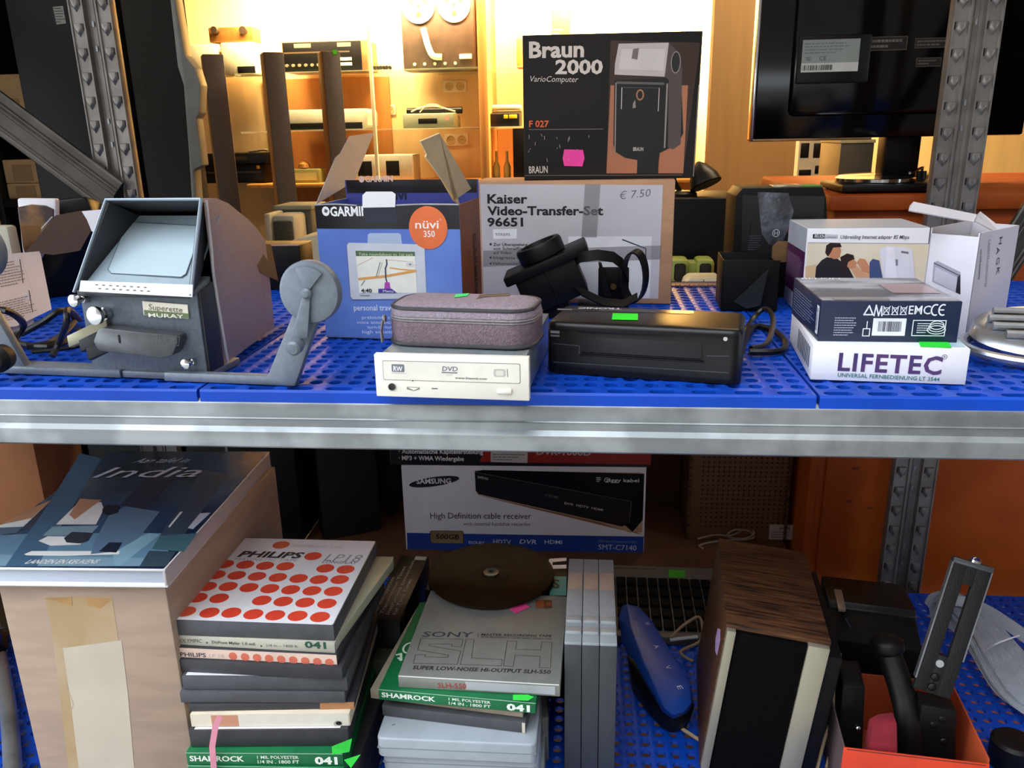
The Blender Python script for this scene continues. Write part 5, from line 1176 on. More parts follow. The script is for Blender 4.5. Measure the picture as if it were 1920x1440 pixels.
# ------------------------------------------------------------------ far left: open white carton, lamp head, cables
o = WZ(-40, 642, ZU); b = WZ(66, 612, ZU)
t = Th('open_white_carton', 'open white carton with printed flap at the left frame edge', 'carton', o, yaw_of(o, b)); w = (b-o).length
mb = MB(); Hc = 86
mb.box(0, w, 0, 1.2, 0, Hc*.42, WCARD); mb.box(0, w, 120, 121.2, 0, Hc*.6, WCARD); mb.box(w-1.2, w, 0, 121, 0, Hc*.5, WCARD); mb.box(0, 1.2, 0, 121, 0, Hc*.6, WCARD); mb.box(0, w, 0, 121, 0, 1.2, WCARD); mb.build('carton_body', t)
def hit(c, n, px):
    d_ = t.Ti.to_3x3() @ ray(*px); o_ = t.Ti @ CAM; return o_+d_*((c-o_).dot(n)/d_.dot(n))
def card(pxs, c, n, mat, nm, lab=None, prints=None, th=1.0):
    """stiff card lying in the plane through c with normal n, outlined by pixels"""
    c = Vector(c); n = Vector(n).normalized(); mb = MB(); P = [hit(c, n, p) for p in pxs]
    if n.dot(t.Ti @ CAM-c) < 0: n = -n
    mb.sheet(P, n, th, mat)
    u = Vector((1, 0, 0)); u = (u-n*u.dot(n)).normalized(); f = Face(t, c, u, n.cross(u))
    if prints: prints(f, mb)
    return mb.build(nm, t, smooth=0, label=lab)
def fine(f, mb):
    for (x0, y0, x1, y1, sd) in ((2, 540, 36, 486, 1), (4, 605, 58, 552, 2)):
        a0, b0 = f.st(x0, y0); a1, b1 = f.st(x1, y1); f.lines(mb, min(a0, a1), min(b0, b1), max(a0, a1), max(b0, b1), 9, MC('#83858e'), 2, sd, .35)
    f.qline(mb, [(37, 487), (43, 530)], 1.3, INK, 2); f.qline(mb, [(54, 545), (61, 585)], 1.3, INK, 2); f.qline(mb, [(39, 482), (60, 545)], .4, MC('#b9bac4'), 2)
card([(-30, 480), (74, 471), (77, 480), (97, 580), (30, 612), (-30, 618)], (40, -4, 36), (.1, -1, .28), WCARD, 'printed_flap', None, fine)
card([(48, 472), (104, 404), (152, 395), (172, 430), (150, 470), (100, 478)], t.Ti @ WY(110, 440, 1092), t.Ti.to_3x3() @ Vector((.25, -1, .1)), M('dark_card', '#40291f', .7, 0, .08, 20), 'dark_flap', 'dark inside of the raised flap')
card([(153, 396), (200, 392), (196, 440), (172, 434), (163, 412)], t.Ti @ WY(170, 415, 1100), t.Ti.to_3x3() @ Vector((.25, -1, .1)), WCARD, 'white_flap')
# lamp head
o = WY(26, 520, 1150); o.z = ZU
t = Th('work_light', 'white-framed lamp head with curved clear window at the far left', 'lamp', o, 8)
def q4(px, y=0): return t.px('y', y, *px)
P = [q4(p) for p in ((31, 372), (104, 373), (105, 405), (98, 440), (70, 490), (55, 502), (42, 480))]
mb = MB(); mb.prism([(p.x, p.z) for p in P], 0, 14, WCARD, 3); mb.build('frame', t, label='white frame')
P2 = [q4(p, -.5) for p in ((34, 388), (60, 383), (86, 385), (101, 392), (101, 410), (92, 440), (68, 482), (56, 492), (44, 465))]
mb = MB(); mb.prism([(p.x, p.z) for p in P2], -2.5, 3, M('lamp_window', '#3b3034', .06, 0, .35, 25, hex2='#7d5a3a', coat=.6), 1); mb.build('window', t, smooth=30)
a = q4((26, 420)); b = q4((140, 372)); c = q4((110, 470))
mb = MB(); mb.hull([(a.x, 12, a.z), (a.x+4, 14, 0), (a.x+2, 14, b.z-8), (b.x, 40, b.z), (b.x+6, 40, a.z), (c.x, 40, 0), (a.x+6, 60, b.z-6), (b.x, 90, b.z-10), (c.x, 90, 0), (a.x+10, 90, 0)], GLOSS2, 4); mb.build('housing', t)
o = WZ(-70, 560, ZU)
t = Th('pale_grey_case', 'pale grey case at the far left behind the printed flap', 'case', (WY(-60, 520, 1100).x, 1100, ZU)); w = WY(24, 480, 1100).x-t.T.translation.x
mb = MB(); mb.box(0, w, 0, 22, 0, WY(0, 424, 1100).z-ZU, PALE, 5); mb.build('casing', t)
# cables
CAB = M('black_cable', '#0c0c0d', .45, 0, .1, 60)
def cable(label, pts, r=3.2, z0=6.0):
    o = WZ(*pts[0][:2], ZU); o.z = ZU; t = Th('cable', label, 'cable', o, 0, group='black cables beside the film viewer')
    mb = MB(); mb.tube([t.px('z', (p[2] if len(p) > 2 else z0), p[0], p[1]) for p in pts], r, CAB, 8); mb.build('sheath', t)
cable('thick black cable arching over the printed flap at the far left', [(-30, 590, 40), (10, 582, 60), (44, 608, 24), (30, 640), (90, 650), (140, 632), (150, 620)], 4)
cable('black cable standing up beside the film viewer knob', [(98, 668, 6), (112, 640, 20), (124, 606, 50), (128, 580, 60), (150, 600, 12)], 3.4)
cable('black cable curling in front of the open white carton', [(40, 626), (80, 604, 20), (116, 582, 30), (140, 600), (100, 640), (50, 650)], 4)
cable('thin black cable lying under the viewer splicer', [(60, 660), (110, 655), (150, 648), (168, 640)], 2.6)

# ================================================================== lower shelf
WARMPAPER = M('aged_paper_card', '#d8cbb4', .6, 0, .06, 20)
TAPEGREY = M('tape_box_grey', '#4a4b50', .45, 0, .07, 60, bump=.03)
TAPEDARK = M('tape_box_dark', '#333338', .5, 0, .08, 60, bump=.03)
GREEN = M('shamrock_green', '#0d6b3c', .4, 0, .08, 30, bump=.03)
# ------------------------------------------------------------------ kraft box with the book
BK = 1062.0
A = WY(8, 1150, 752); B = WY(318, 1150, 752)
t = Th('beige_moving_carton', 'tall beige carton closed with yellowed tape under the large book', 'carton', (A.x, 752, ZL), 0); w = B.x-A.x
BEIGE = M('beige_card', '#a8917f', .75, 0, .06, 10, stretch=(1, 1, 6)); OLDTAPE = M('yellowed_tape', '#b9a284', .35, 0, .07, 8, hex2='#b0946c')
mb = MB(); mb.box(0, w, 0, 330, 0, BK-ZL-1, BEIGE, 2); mb.build('carton_body', t)
f = t.front(0); mb = MB(); f.q(mb, [(84, 1120), (210, 1118), (222, 1200), (238, 1300), (252, 1440), (252, 1475), (130, 1475), (128, 1440), (112, 1300), (98, 1190)], OLDTAPE, 1)
f.q(mb, [(118, 1215), (228, 1200), (240, 1300), (252, 1440), (252, 1475), (152, 1475), (148, 1440), (132, 1310)], M('paler_tape', '#c4b8a6', .3, 0, .05, 8), 2)
for pts in ([(84, 1122), (135, 1120), (136, 1136), (110, 1128)], [(160, 1122), (210, 1122), (188, 1141), (165, 1134)]): f.q(mb, pts, M('tape_crease', '#b48a56', .5, 0, .1, 12), 3)
f.qline(mb, [(125, 1285), (138, 1320), (133, 1335)], .8, MC('#b9a488'), 3)
mb.build('tape', t)
zt = BK+23
A = WZ(-92, 1063, zt); B = WZ(309, 1067, zt); C2 = WZ(483, 846, zt)
t = Th('cookery_book', 'large hardback cookery book with a blue cover photo lying on the beige carton', 'book', (A.x, A.y, BK), yaw_of(A, B)); W_ = (B-A).length; D_ = (C2-B).length-2
cshear = t.Ti @ Vector((C2.x, C2.y, BK))
COVER = M('book_cover_photo', '#39506a', .22, 0, .35, 7, hex2='#1b2634', stretch=(1, .5, 1), coat=.3)
mb = MB()
sk = (cshear.x-W_)/D_*.0
mb.box(0, W_, 0, D_, 0, 3, WHITE, .6); mb.box(0, W_, 0, D_, 20, 23, WHITE, .6); mb.box(W_-3.5, W_, 0, D_, 0, 23, MC('#b9b2b2', .4), 1.2); mb.build('hard_cover', t)
mb = MB(); mb.box(2, W_-3.4, 5, D_-3, 3, 20, M('page_block', '#b9c2d0', .7, 0, .04, 200, stretch=(.2, 1, 6)), .4); mb.build('pages', t)
f = t.top(23); mb = MB()
f.rect(mb, .3, .3, W_-2, D_-.3, COVER, .5)
LITE = MC('#e6e6e2', .25); PEACH = MC('#b98a66', .3); TEAL = MC('#5d8799', .3); DK = MC('#20242e', .25); SLATE = MC('#59748a', .3); FLOORB = MC('#7fa3b4', .3)
f.q(mb, [(0, 1004), (70, 1000), (320, 1000), (312, 1062), (0, 1062)], MC('#5f8298', .3), 1.5); f.q(mb, [(0, 1040), (300, 1048), (312, 1062), (0, 1062)], MC('#7897a6', .3), 2); f.q(mb, [(95, 940), (150, 850), (190, 860), (70, 1062), (10, 1062)], MC('#41617a', .3), 2)
f.q(mb, [(95, 940), (0, 985), (0, 990), (42, 990)], LITE, 3) ; f.q(mb, [(97, 938), (40, 962), (0, 985), (60, 972)], PEACH, 4); f.q(mb, [(105, 984), (180, 984), (195, 955), (190, 942), (150, 940)], LITE, 3); f.q(mb, [(130, 966), (150, 936), (190, 938), (160, 960), (140, 975)], PEACH, 4)
f.q(mb, [(0, 990), (45, 988), (30, 1000), (0, 1004)], MC('#4a6272', .3), 4); f.q(mb, [(98, 988), (185, 986), (170, 1003), (80, 1005)], MC('#7d98a4', .3), 3)
f.q(mb, [(72, 1015), (90, 1006), (165, 1008), (150, 1022), (95, 1024)], LITE, 4); f.q(mb, [(45, 1040), (60, 1034), (225, 1034), (223, 1040), (120, 1043), (50, 1042)], LITE, 4)
f.q(mb, [(120, 1010), (135, 998), (175, 1000), (165, 1015), (150, 1020), (125, 1018)], MC('#2d3036', .4), 5)
f.q(mb, [(192, 955), (200, 947), (225, 948), (222, 962), (205, 967), (192, 962)], MC('#1b1214', .3), 5)
f.q(mb, [(205, 966), (235, 950), (300, 960), (260, 1010), (215, 1035), (170, 1040), (180, 1010)], MC('#5b748c', .3), 4)
f.q(mb, [(290, 880), (340, 885), (270, 955), (225, 948)], MC('#2a2a33', .3), 3); f.q(mb, [(380, 880), (430, 890), (340, 1010), (300, 1005)], MC('#33414f', .3), 2)
f.q(mb, [(338, 960), (343, 960), (318, 990), (316, 988)], LITE, 4); f.q(mb, [(375, 963), (395, 962), (362, 993), (352, 991)], MC('#b7bcc8', .3), 4)
f.q(mb, [(300, 1005), (370, 1000), (345, 1035), (285, 1030)], MC('#3d6268', .3), 3); f.q(mb, [(280, 1033), (330, 1035), (312, 1062), (262, 1062)], MC('#34444c', .3), 3)
f.q(mb, [(210, 1030), (280, 1000), (300, 1003), (225, 1062), (215, 1062)], FLOORB, 3); f.q(mb, [(185, 1035), (205, 1018), (230, 1018), (218, 1037)], DK, 5)
CW = MC('#b9bcc6', .35)
f.qtext(mb, 'Aan tafel in', (247, 869), (347, 868), 8.5, CW, 6, .0, .45); f.qtext(mb, 'India', (172, 897), (366, 895), 19, CW, 6, .0, .45)
f.qtext(mb, 'LANDEN EN KEUKENS', (46, 1058), (179, 1058), 7.5, LITE, 6, .015, .25)
mb.build('cover_print', t, smooth=0)

# ------------------------------------------------------------------ tape boxes
def tape(name, label, L, R, zt, th, dep, mat, front=None, topm=None, bev=.8, group=None):
    A = WZ(*L, zt); B = WZ(*R, zt)
    t = Th(name, label, 'tape box', (A.x, A.y, zt-th), yaw_of(A, B), group=group); t.w = (B-A).length; t.h = th; t.d = dep
    mb = MB(); mb.box(0, t.w, 0, dep, .15, th-.15, mat, bev); t.mb = mb
    if front: front(t, mb, t.front(0))
    if topm: topm(t, mb, t.top(th-.15))
    mb.build('box_body', t, smooth=30); return t
RED = MC('#d9422c', .35); RED2 = MC('#cf6a52', .45); PINK = M('tape_pinkish_card', '#dcc0b0', .5, 0, .05, 20)
def phil(t, mb, f):
    f2 = t.top(t.h-.15); f2.rr(mb, 1.2, 1.2, t.w-1.2, t.d-1.2, 2, M('glossy_white_card', '#e9eaee', .16, 0, .02, 20), .5)
    rows = [(1162, [(349, 1147), (393, 1149), (434, 1149), (475, 1152), (516, 1154), (558, 1155), (600, 1157)]), (0, [(371, 1121), (411, 1122), (491, 1126), (531, 1128), (572, 1130), (613, 1132)]), (0, [(389, 1100), (428, 1100), (467, 1102), (506, 1104), (545, 1106), (585, 1108), (625, 1109)]), (0, [(406, 1078), (444, 1079), (482, 1081), (521, 1083), (560, 1085), (598, 1087), (637, 1087)]), (0, [(422, 1058), (460, 1059), (497, 1061), (535, 1062), (610, 1066), (648, 1068)]), (0, [(587, 1043)]), (0, [(527, 1022)])]
    for _, r in rows:
        for p in r: a, b = f2.st(*p); f2.ell(mb, a, b, 11.2, 10.4, MC('#d85a3c', .3) if p in ((527, 1022), (349, 1147)) else RED, 1.5)
    f2.qtext(mb, 'PHILIPS', (444, 1044), (562, 1047), 11, MC('#1f1f26', .4), 2, .04, .25); f2.qtext(mb, 'MAGNETIC TAPE', (438, 1051), (556, 1053), 4.5, MC('#9a9aa2', .4), 2, 0, .2)
    f2.qtext(mb, 'LP18', (606, 1052), (672, 1054), 13, MC('#8b8d96', .4), 2, .0, .2); f2.qtext(mb, 'LONGPLAY', (603, 1056), (668, 1058), 4.5, MC('#55565e', .4), 2, .01, .2); f2.qtext(mb, 'HIGH FIDELITY TAPE', (549, 1026), (640, 1029), 4.5, MC('#b9a8a6', .4), 2)
z = 1009.0
tape('reel_tape_box', 'white tape box with rows of red dots, topmost of the left stack', (308, 1162), (625, 1173), z, 20, 196, TAPEGREY, phil)
def oly(t, mb, f):
    f.qtext(mb, 'OLYMPIC', (337, 1204), (378, 1205), 6.5, MC('#55534e'), 2, 0, .3); f.qtext(mb, 'DuPont Mylar 1.0 mil.', (398, 1206), (480, 1210), 5, MC('#3d3b38'), 2, .01); f.qtext(mb, '1/4 in. - 1800 ft.', (500, 1212), (560, 1214), 4.5, MC('#5c5a55'), 2); f.qtext(mb, '041', (572, 1214), (612, 1216), 12, MC('#15503a'), 2, .035)
    for px in ((388, 1205), (490, 1211)): a, b = f.st(*px); f.ell(mb, a, b, 1, 1, INK, 2, n=8)
PALEG = M('pale_green_card', '#a9b096', .45, 0, .05, 12); 
z -= 20
t = tape('reel_tape_box', 'pale green worn tape box turned askew under the red-dotted one', (328, 1190), (627, 1206), z, 13.5, 180, M('worn_pale_card', '#b7b3a4', .55, 0, .08, 14), oly)
# the pale box is turned: its far corner shows at the right
A = WZ(627, 1206, z); Bk = WZ(742, 1043, z)
mb = MB(); Ai = t.Ti @ Vector((A.x, A.y, z-13)); Bi = t.Ti @ Vector((Bk.x, Bk.y, z-13))
mb.prism([(Ai.x-2, Ai.y), (Bi.x-1, Bi.y-12), (Bi.x-3, Bi.y), (Bi.x-60, Bi.y-4), (Ai.x-60, Ai.y+40)], .5, 13.2, PALEG, .8, ax='z'); mb.build('slip_case', t, label='pale green slip case')
z -= 13.5
def ph2(t, mb, f):
    f.rect(mb, 1, .8, t.w-1, t.h-.8, PINK, 1); f.qtext(mb, 'PHILIPS', (339, 1230), (387, 1232), 7.5, MC('#33303a'), 2, .02); f.qtext(mb, 'LP 18', (393, 1232), (421, 1233), 6, MC('#b3a49c'), 2)
    for k in range(9): a, b = f.st(437+22.6*k, 1230+1.5*k); f.ell(mb, a, b, 5, min(5, t.h*.4), RED2, 2)
tape('reel_tape_box', 'tape box with a row of red dots along its pinkish spine', (332, 1213), (632, 1227), z, 14, 185, TAPEDARK, ph2); z -= 14
tape('reel_tape_box', 'dark grey tape box right under the pinkish dotted spine', (333, 1237), (641, 1253), z, 16, 185, TAPEDARK); z -= 16.3
def wl(t, mb, f2): f2.rect(mb, 4, 2, t.w-6, 40, M('glossy_white_card', '#e9eaee', .16), 1); f2.rect(mb, t.w*.5, 2.2, t.w*.98, 30, MC('#6a2a44', .3), 1.5)
tape('reel_tape_box', 'dark grey tape box with a white and purple top edge showing', (340, 1268), (650, 1270), z, 18, 184, TAPEGREY, None, wl); z -= 18.3
tape('reel_tape_box', 'dark grey tape box under the one with the white and purple top', (336, 1298), (646, 1298), z, 14.5, 184, TAPEGREY); z -= 14.8
def br(t, mb, f): f.q(mb, [(600, 1318), (664, 1316), (664, 1330), (600, 1332)], M('brown_tape', '#a8764c', .4, 0, .1, 20), 1)
tape('reel_tape_box', 'thin dark tape box with a patch of brown tape at its right end', (353, 1322), (664, 1316), z, 9, 182, TAPEDARK, br); z -= 9.3
def wh(t, mb, f):
    f.rect(mb, 0, .6, t.w*.28, t.h-.6, MC('#e2d8c2', .5), 1); f.rect(mb, t.w*.13, .6, t.w*.3, t.h*.9, MC('#c98f74', .5), 1.5); f.rect(mb, t.w*.3, .5, t.w*.99, t.h-.5, MC('#ded8ca', .45), 1.2); a, b = f.st(634, 1357); f.ell(mb, a, b, 5, 4.6, MC('#a9a49a'), 2); f.ell(mb, a+.8, b+1, 3.4, 2.6, DARK, 3)
tape('reel_tape_box', 'cream white tape box with a round finger hole at the right', (356, 1339), (655, 1337), z, 17.5, 184, WARMPAPER, wh); z -= 17.8
def wt(t, mb, f2): f2.rect(mb, 6, 2, t.w*.95, 60, WCARD, 1)
tape('reel_tape_box', 'dark tape box with a white top, tied with a pink ribbon', (353, 1370), (652, 1367), z, 23, 184, TAPEDARK, None, wt); zrib = z; z -= 23.3
def sham(t, mb, f):
    h = t.h; w = t.w; W1 = MC('#e6efe4', .45)
    f.line(mb, [(0, h-.4), (w, h-.4)], .9, MC('#9fc7ae'), 1)
    f.text(mb, 'SHAMROCK', (w*.02, h*.33), (w*.37, h*.33), h*.42, W1, 2, .03); f.text(mb, '1 MIL POLYESTER', (w*.455, h*.56), (w*.72, h*.56), h*.24, W1, 2, .012); f.text(mb, '1/4 IN . 1800 FT', (w*.455, h*.18), (w*.72, h*.18), h*.26, W1, 2, .012); f.text(mb, '041', (w*.82, h*.16), (w*.965, h*.16), h*.58, W1, 2, .045)
t = tape('reel_tape_box', 'green tape box with white lettering in the left stack, below the pink ribbon', (348, 1411), (642, 1413), z, 17, 184, GREEN, sham); tl = t; z -= 17.3
t = tape('reel_tape_box', 'green tape box at the bottom of the left stack, lettering cut by the frame', (352, 1435), (644, 1440), z, 17, 184, GREEN, sham); z -= 17.3
nfill = 3; k_ = (z-ZL-.4)/nfill
base = t.T.translation
for k in range(nfill):
    z0 = z-k_*(k+1)
    q_ = Th('reel_tape_box', 'dark tape box out of sight at the foot of the left stack', 'tape box', (base.x+3, base.y+4, z0+.2), 0, group='hidden tape boxes at the foot of the left stack')
    mb = MB(); mb.box(0, 184, 0, 182, 0, k_-.5, TAPEDARK, .8); mb.build('box_body', q_)
# pink ribbon and green tags
RBY = min(c.matrix_world.translation.y*1000 for c in bpy.data.objects if c.name.startswith('reel_tape_box') and abs(c.matrix_world.translation.x*1000-base.x) < 40)-4.5
f = tl.front(0)
A0 = tl.Ti @ WY(408, 1345, 757); P = []
for (px, yy) in (((412, 1343), 742), ((404, 1362), 740), ((398, 1400), 742), ((401, 1440), 744), ((404, 1490), 746)): P.append(WY(*px, RBY))
t = Th('pink_ribbon', 'narrow pink ribbon hanging down the front of the left tape stack', 'ribbon', P[0])
mb = MB(); mb.ribbon([t.Ti @ p for p in P], (7, 0, 0), .7, M('pink_satin', '#d58a9e', .3, 0, .06, 40)); mb.build('ribbon_band', t, smooth=60)
def tag3(label, pts, Y, hexc='#28c43c'):
    P = [WY(*p, Y+dy) for p, dy in pts]; t = Th('paper_tag', label, 'price tag', P[0], group='green paper tags'); mb = MB(); mb.sheet([t.Ti @ p for p in P], (0, -1, .2), .6, MC(hexc, .5)); mb.build('tag_paper', t, smooth=0)
tag3('bright green paper tag at the right end of the left tape stack', [((622, 1400), -2), ((623, 1415), -3), ((655, 1410), -2), ((660, 1385), -2)], RBY+2)
tag3('pointed green paper tag sticking out low at the right of the left tape stack', [((645, 1425), -6), ((658, 1440), -8), ((676, 1415), -10)], RBY+2)

# ------------------------------------------------------------------ right stack
SILV = M('silver_card', '#8d8f88', .42, .3, .06, 30, bump=.02)
zs = 928.0
def sony(t, mb, f):
    f.rect(mb, 1, t.h*.90, t.w-1, t.h-.2, MC('#e6e6e6', .25), 1)
    f.qtext(mb, 'SONY', (783, 1285), (817, 1286), 6.5, MC('#8a8478'), 2, .005); f.qtext(mb, 'SLH-550', (821, 1289), (875, 1291), 9, MC('#a8403a'), 2, .01); f.rect(mb, t.w*.42, t.h*.15, t.w*.97, t.h*.8, MC('#aeb2b6', .35), 1)
    f2 = t.top(t.h-.15); B2 = MC('#25282a', .4); B3 = MC('#33464a', .4)
    f2.qtext(mb, 'SONY', (791, 1194), (886, 1195), 9.5, B3, 2, .012, .1); f2.qline(mb, [(897, 1188), (896, 1196)], .5, B2, 2); f2.qtext(mb, 'MASTER RECORDING TAPE', (902, 1192), (1034, 1195), 4.2, B2, 2, .02, .1); f2.qtext(mb, 'FOR MODERN SOUND AND VIDEO USE', (902, 1196), (1034, 1199.5), 2.6, B2, 2, .01, .1)
    for pts in ([(789, 1197), (868, 1199), (865, 1213), (846, 1212), (848, 1208), (805, 1208), (804, 1211), (864, 1221), (857, 1246), (775, 1244), (779, 1228), (798, 1228), (797, 1232), (840, 1233), (841, 1229), (783, 1219)], [(874, 1199), (889, 1199), (884, 1234), (942, 1237), (940, 1249), (863, 1246)], [(951, 1202), (969, 1203), (967, 1218), (1014, 1219), (1016, 1204), (1035, 1205), (1032, 1253), (1011, 1252), (1013, 1231), (966, 1229), (962, 1250), (944, 1249)]): f2.qline(mb, pts, .55, B2, 2, True)
    f2.qtext(mb, 'SUPER LOW-NOISE HI-OUTPUT SLH-550', (773, 1255), (1032, 1264), 7, B2, 2, .02, .1)
    f2.q(mb, [(1005, 1125), (1020, 1125), (1020, 1141), (1004, 1140)], MC('#7c3a24', .35), 2); f2.q(mb, [(1020, 1125), (1035, 1126), (1035, 1141), (1020, 1141)], MC('#3a2018', .35), 2); a, b = f2.st(1029, 1133); f2.ell(mb, a, b, 4, 4, MC('#7c3a24', .35), 3)
t = tape('reel_tape_box', 'silver tape box with outlined lettering and a pink tag, top of the right stack', (746, 1266), (1050, 1283), zs, 17, 184, SILV, sony)
sticker(t, t.top(16.85), [(955, 1143), (967, 1151), (993, 1139), (980, 1129)], '#f04a90', label='bright pink price tag')
def shamtop(t, mb, f):
    sham(t, mb, f); f2 = t.top(t.h-.15); W1 = MC('#d9e6d6', .45)
    a, b = f2.st(768, 1215); f2.ring(mb, a, b, 9, 12, 2.5, W1, 1); f2.qline(mb, [(744, 1228), (752, 1226), (752, 1238), (747, 1234)], 3, W1, 1)
t = tape('reel_tape_box', 'green tape box with white lettering directly under the silver box', (709, 1292), (1004, 1318), zs-17.3, 15, 186, GREEN, shamtop)
sticker(t, t.front(-.2), [(962, 1312), (990, 1313), (1001, 1306), (990, 1302), (962, 1302)], '#2fdc46', label='bright green price sticker')
t = tape('reel_tape_box', 'pale corrugated-edged box under the green box of the right stack', (694, 1292), (980, 1328), zs-17.3-15.3, 13, 180, M('pale_corrugated', '#a79a86', .7, 0, .1, 20), bev=.5)
za = zs-46
t = tape('reel_tape_box', 'grey tape box with a pale right edge lying on the light grey plastic cases', (716, 1322), (985, 1355), za, 15, 176, TAPEGREY, lambda t, mb, f: f.rect(mb, t.w-4, .4, t.w-.3, t.h-.4, MC('#c9c2b4', .5), 1))
zc_ = za-15.4
LG = M('light_grey_plastic', '#9ea6ae', .35, 0, .04, 30)
def pcase(label, L, R, zt, th, dep, k):
    A = WZ(*L, zt); B = WZ(*R, zt); t = Th('plastic_case', label, 'case', (A.x, A.y, zt-th), yaw_of(A, B), group='light grey plastic cases'); w = (B-A).length
    mb = MB(); bm = bmesh.new(); bmesh.ops.create_cube(bm, size=1)
    for v in bm.verts: v.co = Vector((w/2+v.co.x*w, dep/2+v.co.y*dep, th/2+v.co.z*th))
    bmesh.ops.bevel(bm, geom=[e for e in bm.edges if abs(e.verts[0].co.z-e.verts[1].co.z) > 1], offset=8, segments=4, profile=.5, affect='EDGES')
    bmesh.ops.bevel(bm, geom=[e for e in bm.edges if e.verts[0].co.z > th-.1 and e.verts[1].co.z > th-.1 and abs(e.link_faces[0].normal.z-e.link_faces[1].normal.z) > .5], offset=2.5, segments=3, profile=.5, affect='EDGES')
    mb.bm(bm, LG); f2 = t.top(th); f2.line(mb, [(14, 22), (17, 24)], .8, INK, 2); f2.line(mb, [(w-16, 20), (w-14, 25)], .8, INK, 2); mb.build('case_body', t, smooth=40)
    mb = MB(); mb.box(.6, w-.6, -.25, dep-4, th*.46, th*.5, MC('#7c848c', .4), 0); mb.build('seam', t); return t
t = pcase('light grey plastic case with rounded corners, upper of two in the right stack', (705, 1384), (1006, 1397), zc_, 25, 190, 0)
zc_ -= 25.4
t = pcase('light grey plastic case under the upper one, right stack', (716, 1412), (1010, 1424), zc_, 24, 185, 1); b2 = t
zc_ -= 24.4
t = pcase('light grey plastic case with a yellow sticker, lowest visible of the right stack', (722, 1442), (1012, 1452), zc_, 24, 184, 2)
mb = MB(); f = t.top(24); f.rect(mb, 25, 1, 46, 12, MC('#e8b23a', .5), 2); mb.build('price_sticker', t, label='yellow price sticker'); zc_ -= 24.4
q_ = Th('plastic_case', 'light grey plastic case out of sight at the foot of the right stack', 'case', (t.T.translation.x+4, t.T.translation.y+6, ZL+.3), 0, group='light grey plastic cases')
mb = MB(); mb.box(0, 180, 0, 176, 0, zc_-ZL-.6, LG, 4); mb.build('case_body', q_)
A = WY(1012, 1400, 850)
t = Th('plastic_case', 'light grey case standing upright right of the right tape stack', 'case', (A.x-2, 862, ZL), 6, group='light grey plastic cases'); h = t.px('y', 0, 1022, 1345).z
mb = MB(); mb.box(0, 13, 0, 160, 0, h, M('mid_grey_plastic', '#83827c', .45, 0, .05, 30), 2); mb.build('case_body', t)

# ------------------------------------------------------------------ three upright grey cases
zt = 962.0
A = WZ(1058, 1203, zt); B = WZ(1158, 1207, zt); Bk = WZ(1060, 1047, zt)
CG = M('case_grey', '#3e4145', .45, 0, .05, 40); CL = M('case_light_grey', '#979da1', .4, 0, .04, 40); CB = M('case_label', '#b39c88', .6, 0, .12, 14)
w3 = (B-A).length/3; D_ = (Bk-A).length
for k, lab in enumerate(('leftmost of the three grey upright cases', 'middle one of the three grey upright cases', 'rightmost of the three grey upright cases, next to the blue case')):
    o = A+(B-A)*(k/3.0); t = Th('tape_library_case', lab, 'case', (o.x+.2, o.y, ZL), yaw_of(A, B), group='grey upright cases'); h = zt-ZL; w = w3-.7
    mb = MB(); mb.box(0, w, 0, D_, 0, h-1.2, CG, .8); mb.build('case_body', t)
    mb = MB(); mb.box(0, w, -.4, D_, h-4, h, CL, .8); mb.build('top_cover', t)
    f = t.top(h); mb = MB(); y0 = f.st(1100, 1106)[1]; y1 = f.st(1100, 1074)[1]; f.rect(mb, .8, y0, w-.8, y1, CB, 1); mb.build('paper_label', t)
    for yy in (1163, 1184):
        y0 = f.st(1100, yy+6)[1]; y1 = f.st(1100, yy-9)[1]; mb = MB(); mb.hull([(1, y0, h), (w-1, y0, h), (1, y1, h), (w-1, y1, h), (1, y0+2, h+3), (w-1, y0+2, h+3)], CL, .4); f.q(mb, [], CL) if 0 else None; f.poly(mb, [(1, y0+1), (3.2, y0+1), (1, y1+1)], MC('#2a2c30'), 2); mb.build('finger_ridge', t)

# ------------------------------------------------------------------ black boxes behind the right stack, clear reel
A = WZ(806, 1108, 925); B = WZ(1062, 1118, 925)
t = Th('black_software_box', 'black box with big white outlined letters under the clear tape reel', 'box', (A.x, 986, ZL), 0); w = B.x-A.x
mb = MB(); mb.box(0, w, 0, WZ(930, 1041, 925).y-986, 0, 175, GLOSS2, 1.5); f = t.top(175)
f.q(mb, [(1030, 1048), (1062, 1046), (1062, 1052), (1038, 1054)], WHITE, 1); f.q(mb, [(1028, 1060), (1062, 1059), (1062, 1066), (1026, 1067)], WHITE, 1); f.q(mb, [(1030, 1048), (1038, 1048), (1034, 1066), (1026, 1067)], WHITE, 1)
f.q(mb, [(1034, 1081), (1062, 1081), (1062, 1117), (1030, 1117)], MC('#2a8c88', .4), 1); f.qtext(mb, 'S', (1036, 1103), (1050, 1103), 16, INK, 2, .03)
mb.build('box_body', t)
c = WZ(921, 1078, 932); 
t = Th('clear_tape_reel', 'clear dark plastic tape reel lying flat behind the silver tape box', 'tape reel', (c.x, c.y, 925.3))
CLR = glassy('smoked_plastic', '#070505', .8, .35, .12)
mb = MB(); mb.lathe([(2, 0), (88, 0), (88.5, .8), (88, 1.6), (2, 1.6)], CLR, (0, 0, 0), (0, 0, 1), 64); mb.build('flange', t)
mb = MB(); mb.lathe([(2, 8), (88, 8), (88.5, 8.8), (88, 9.6), (2, 9.6)], CLR, (0, 0, 0), (0, 0, 1), 64); mb.build('flange', t)
mb = MB(); mb.lathe([(26, 1.6), (27, 2), (27, 7.6), (26, 8)], MC('#1a1512', .3), (0, 0, 0), (0, 0, 1), 40); mb.build('hub', t)
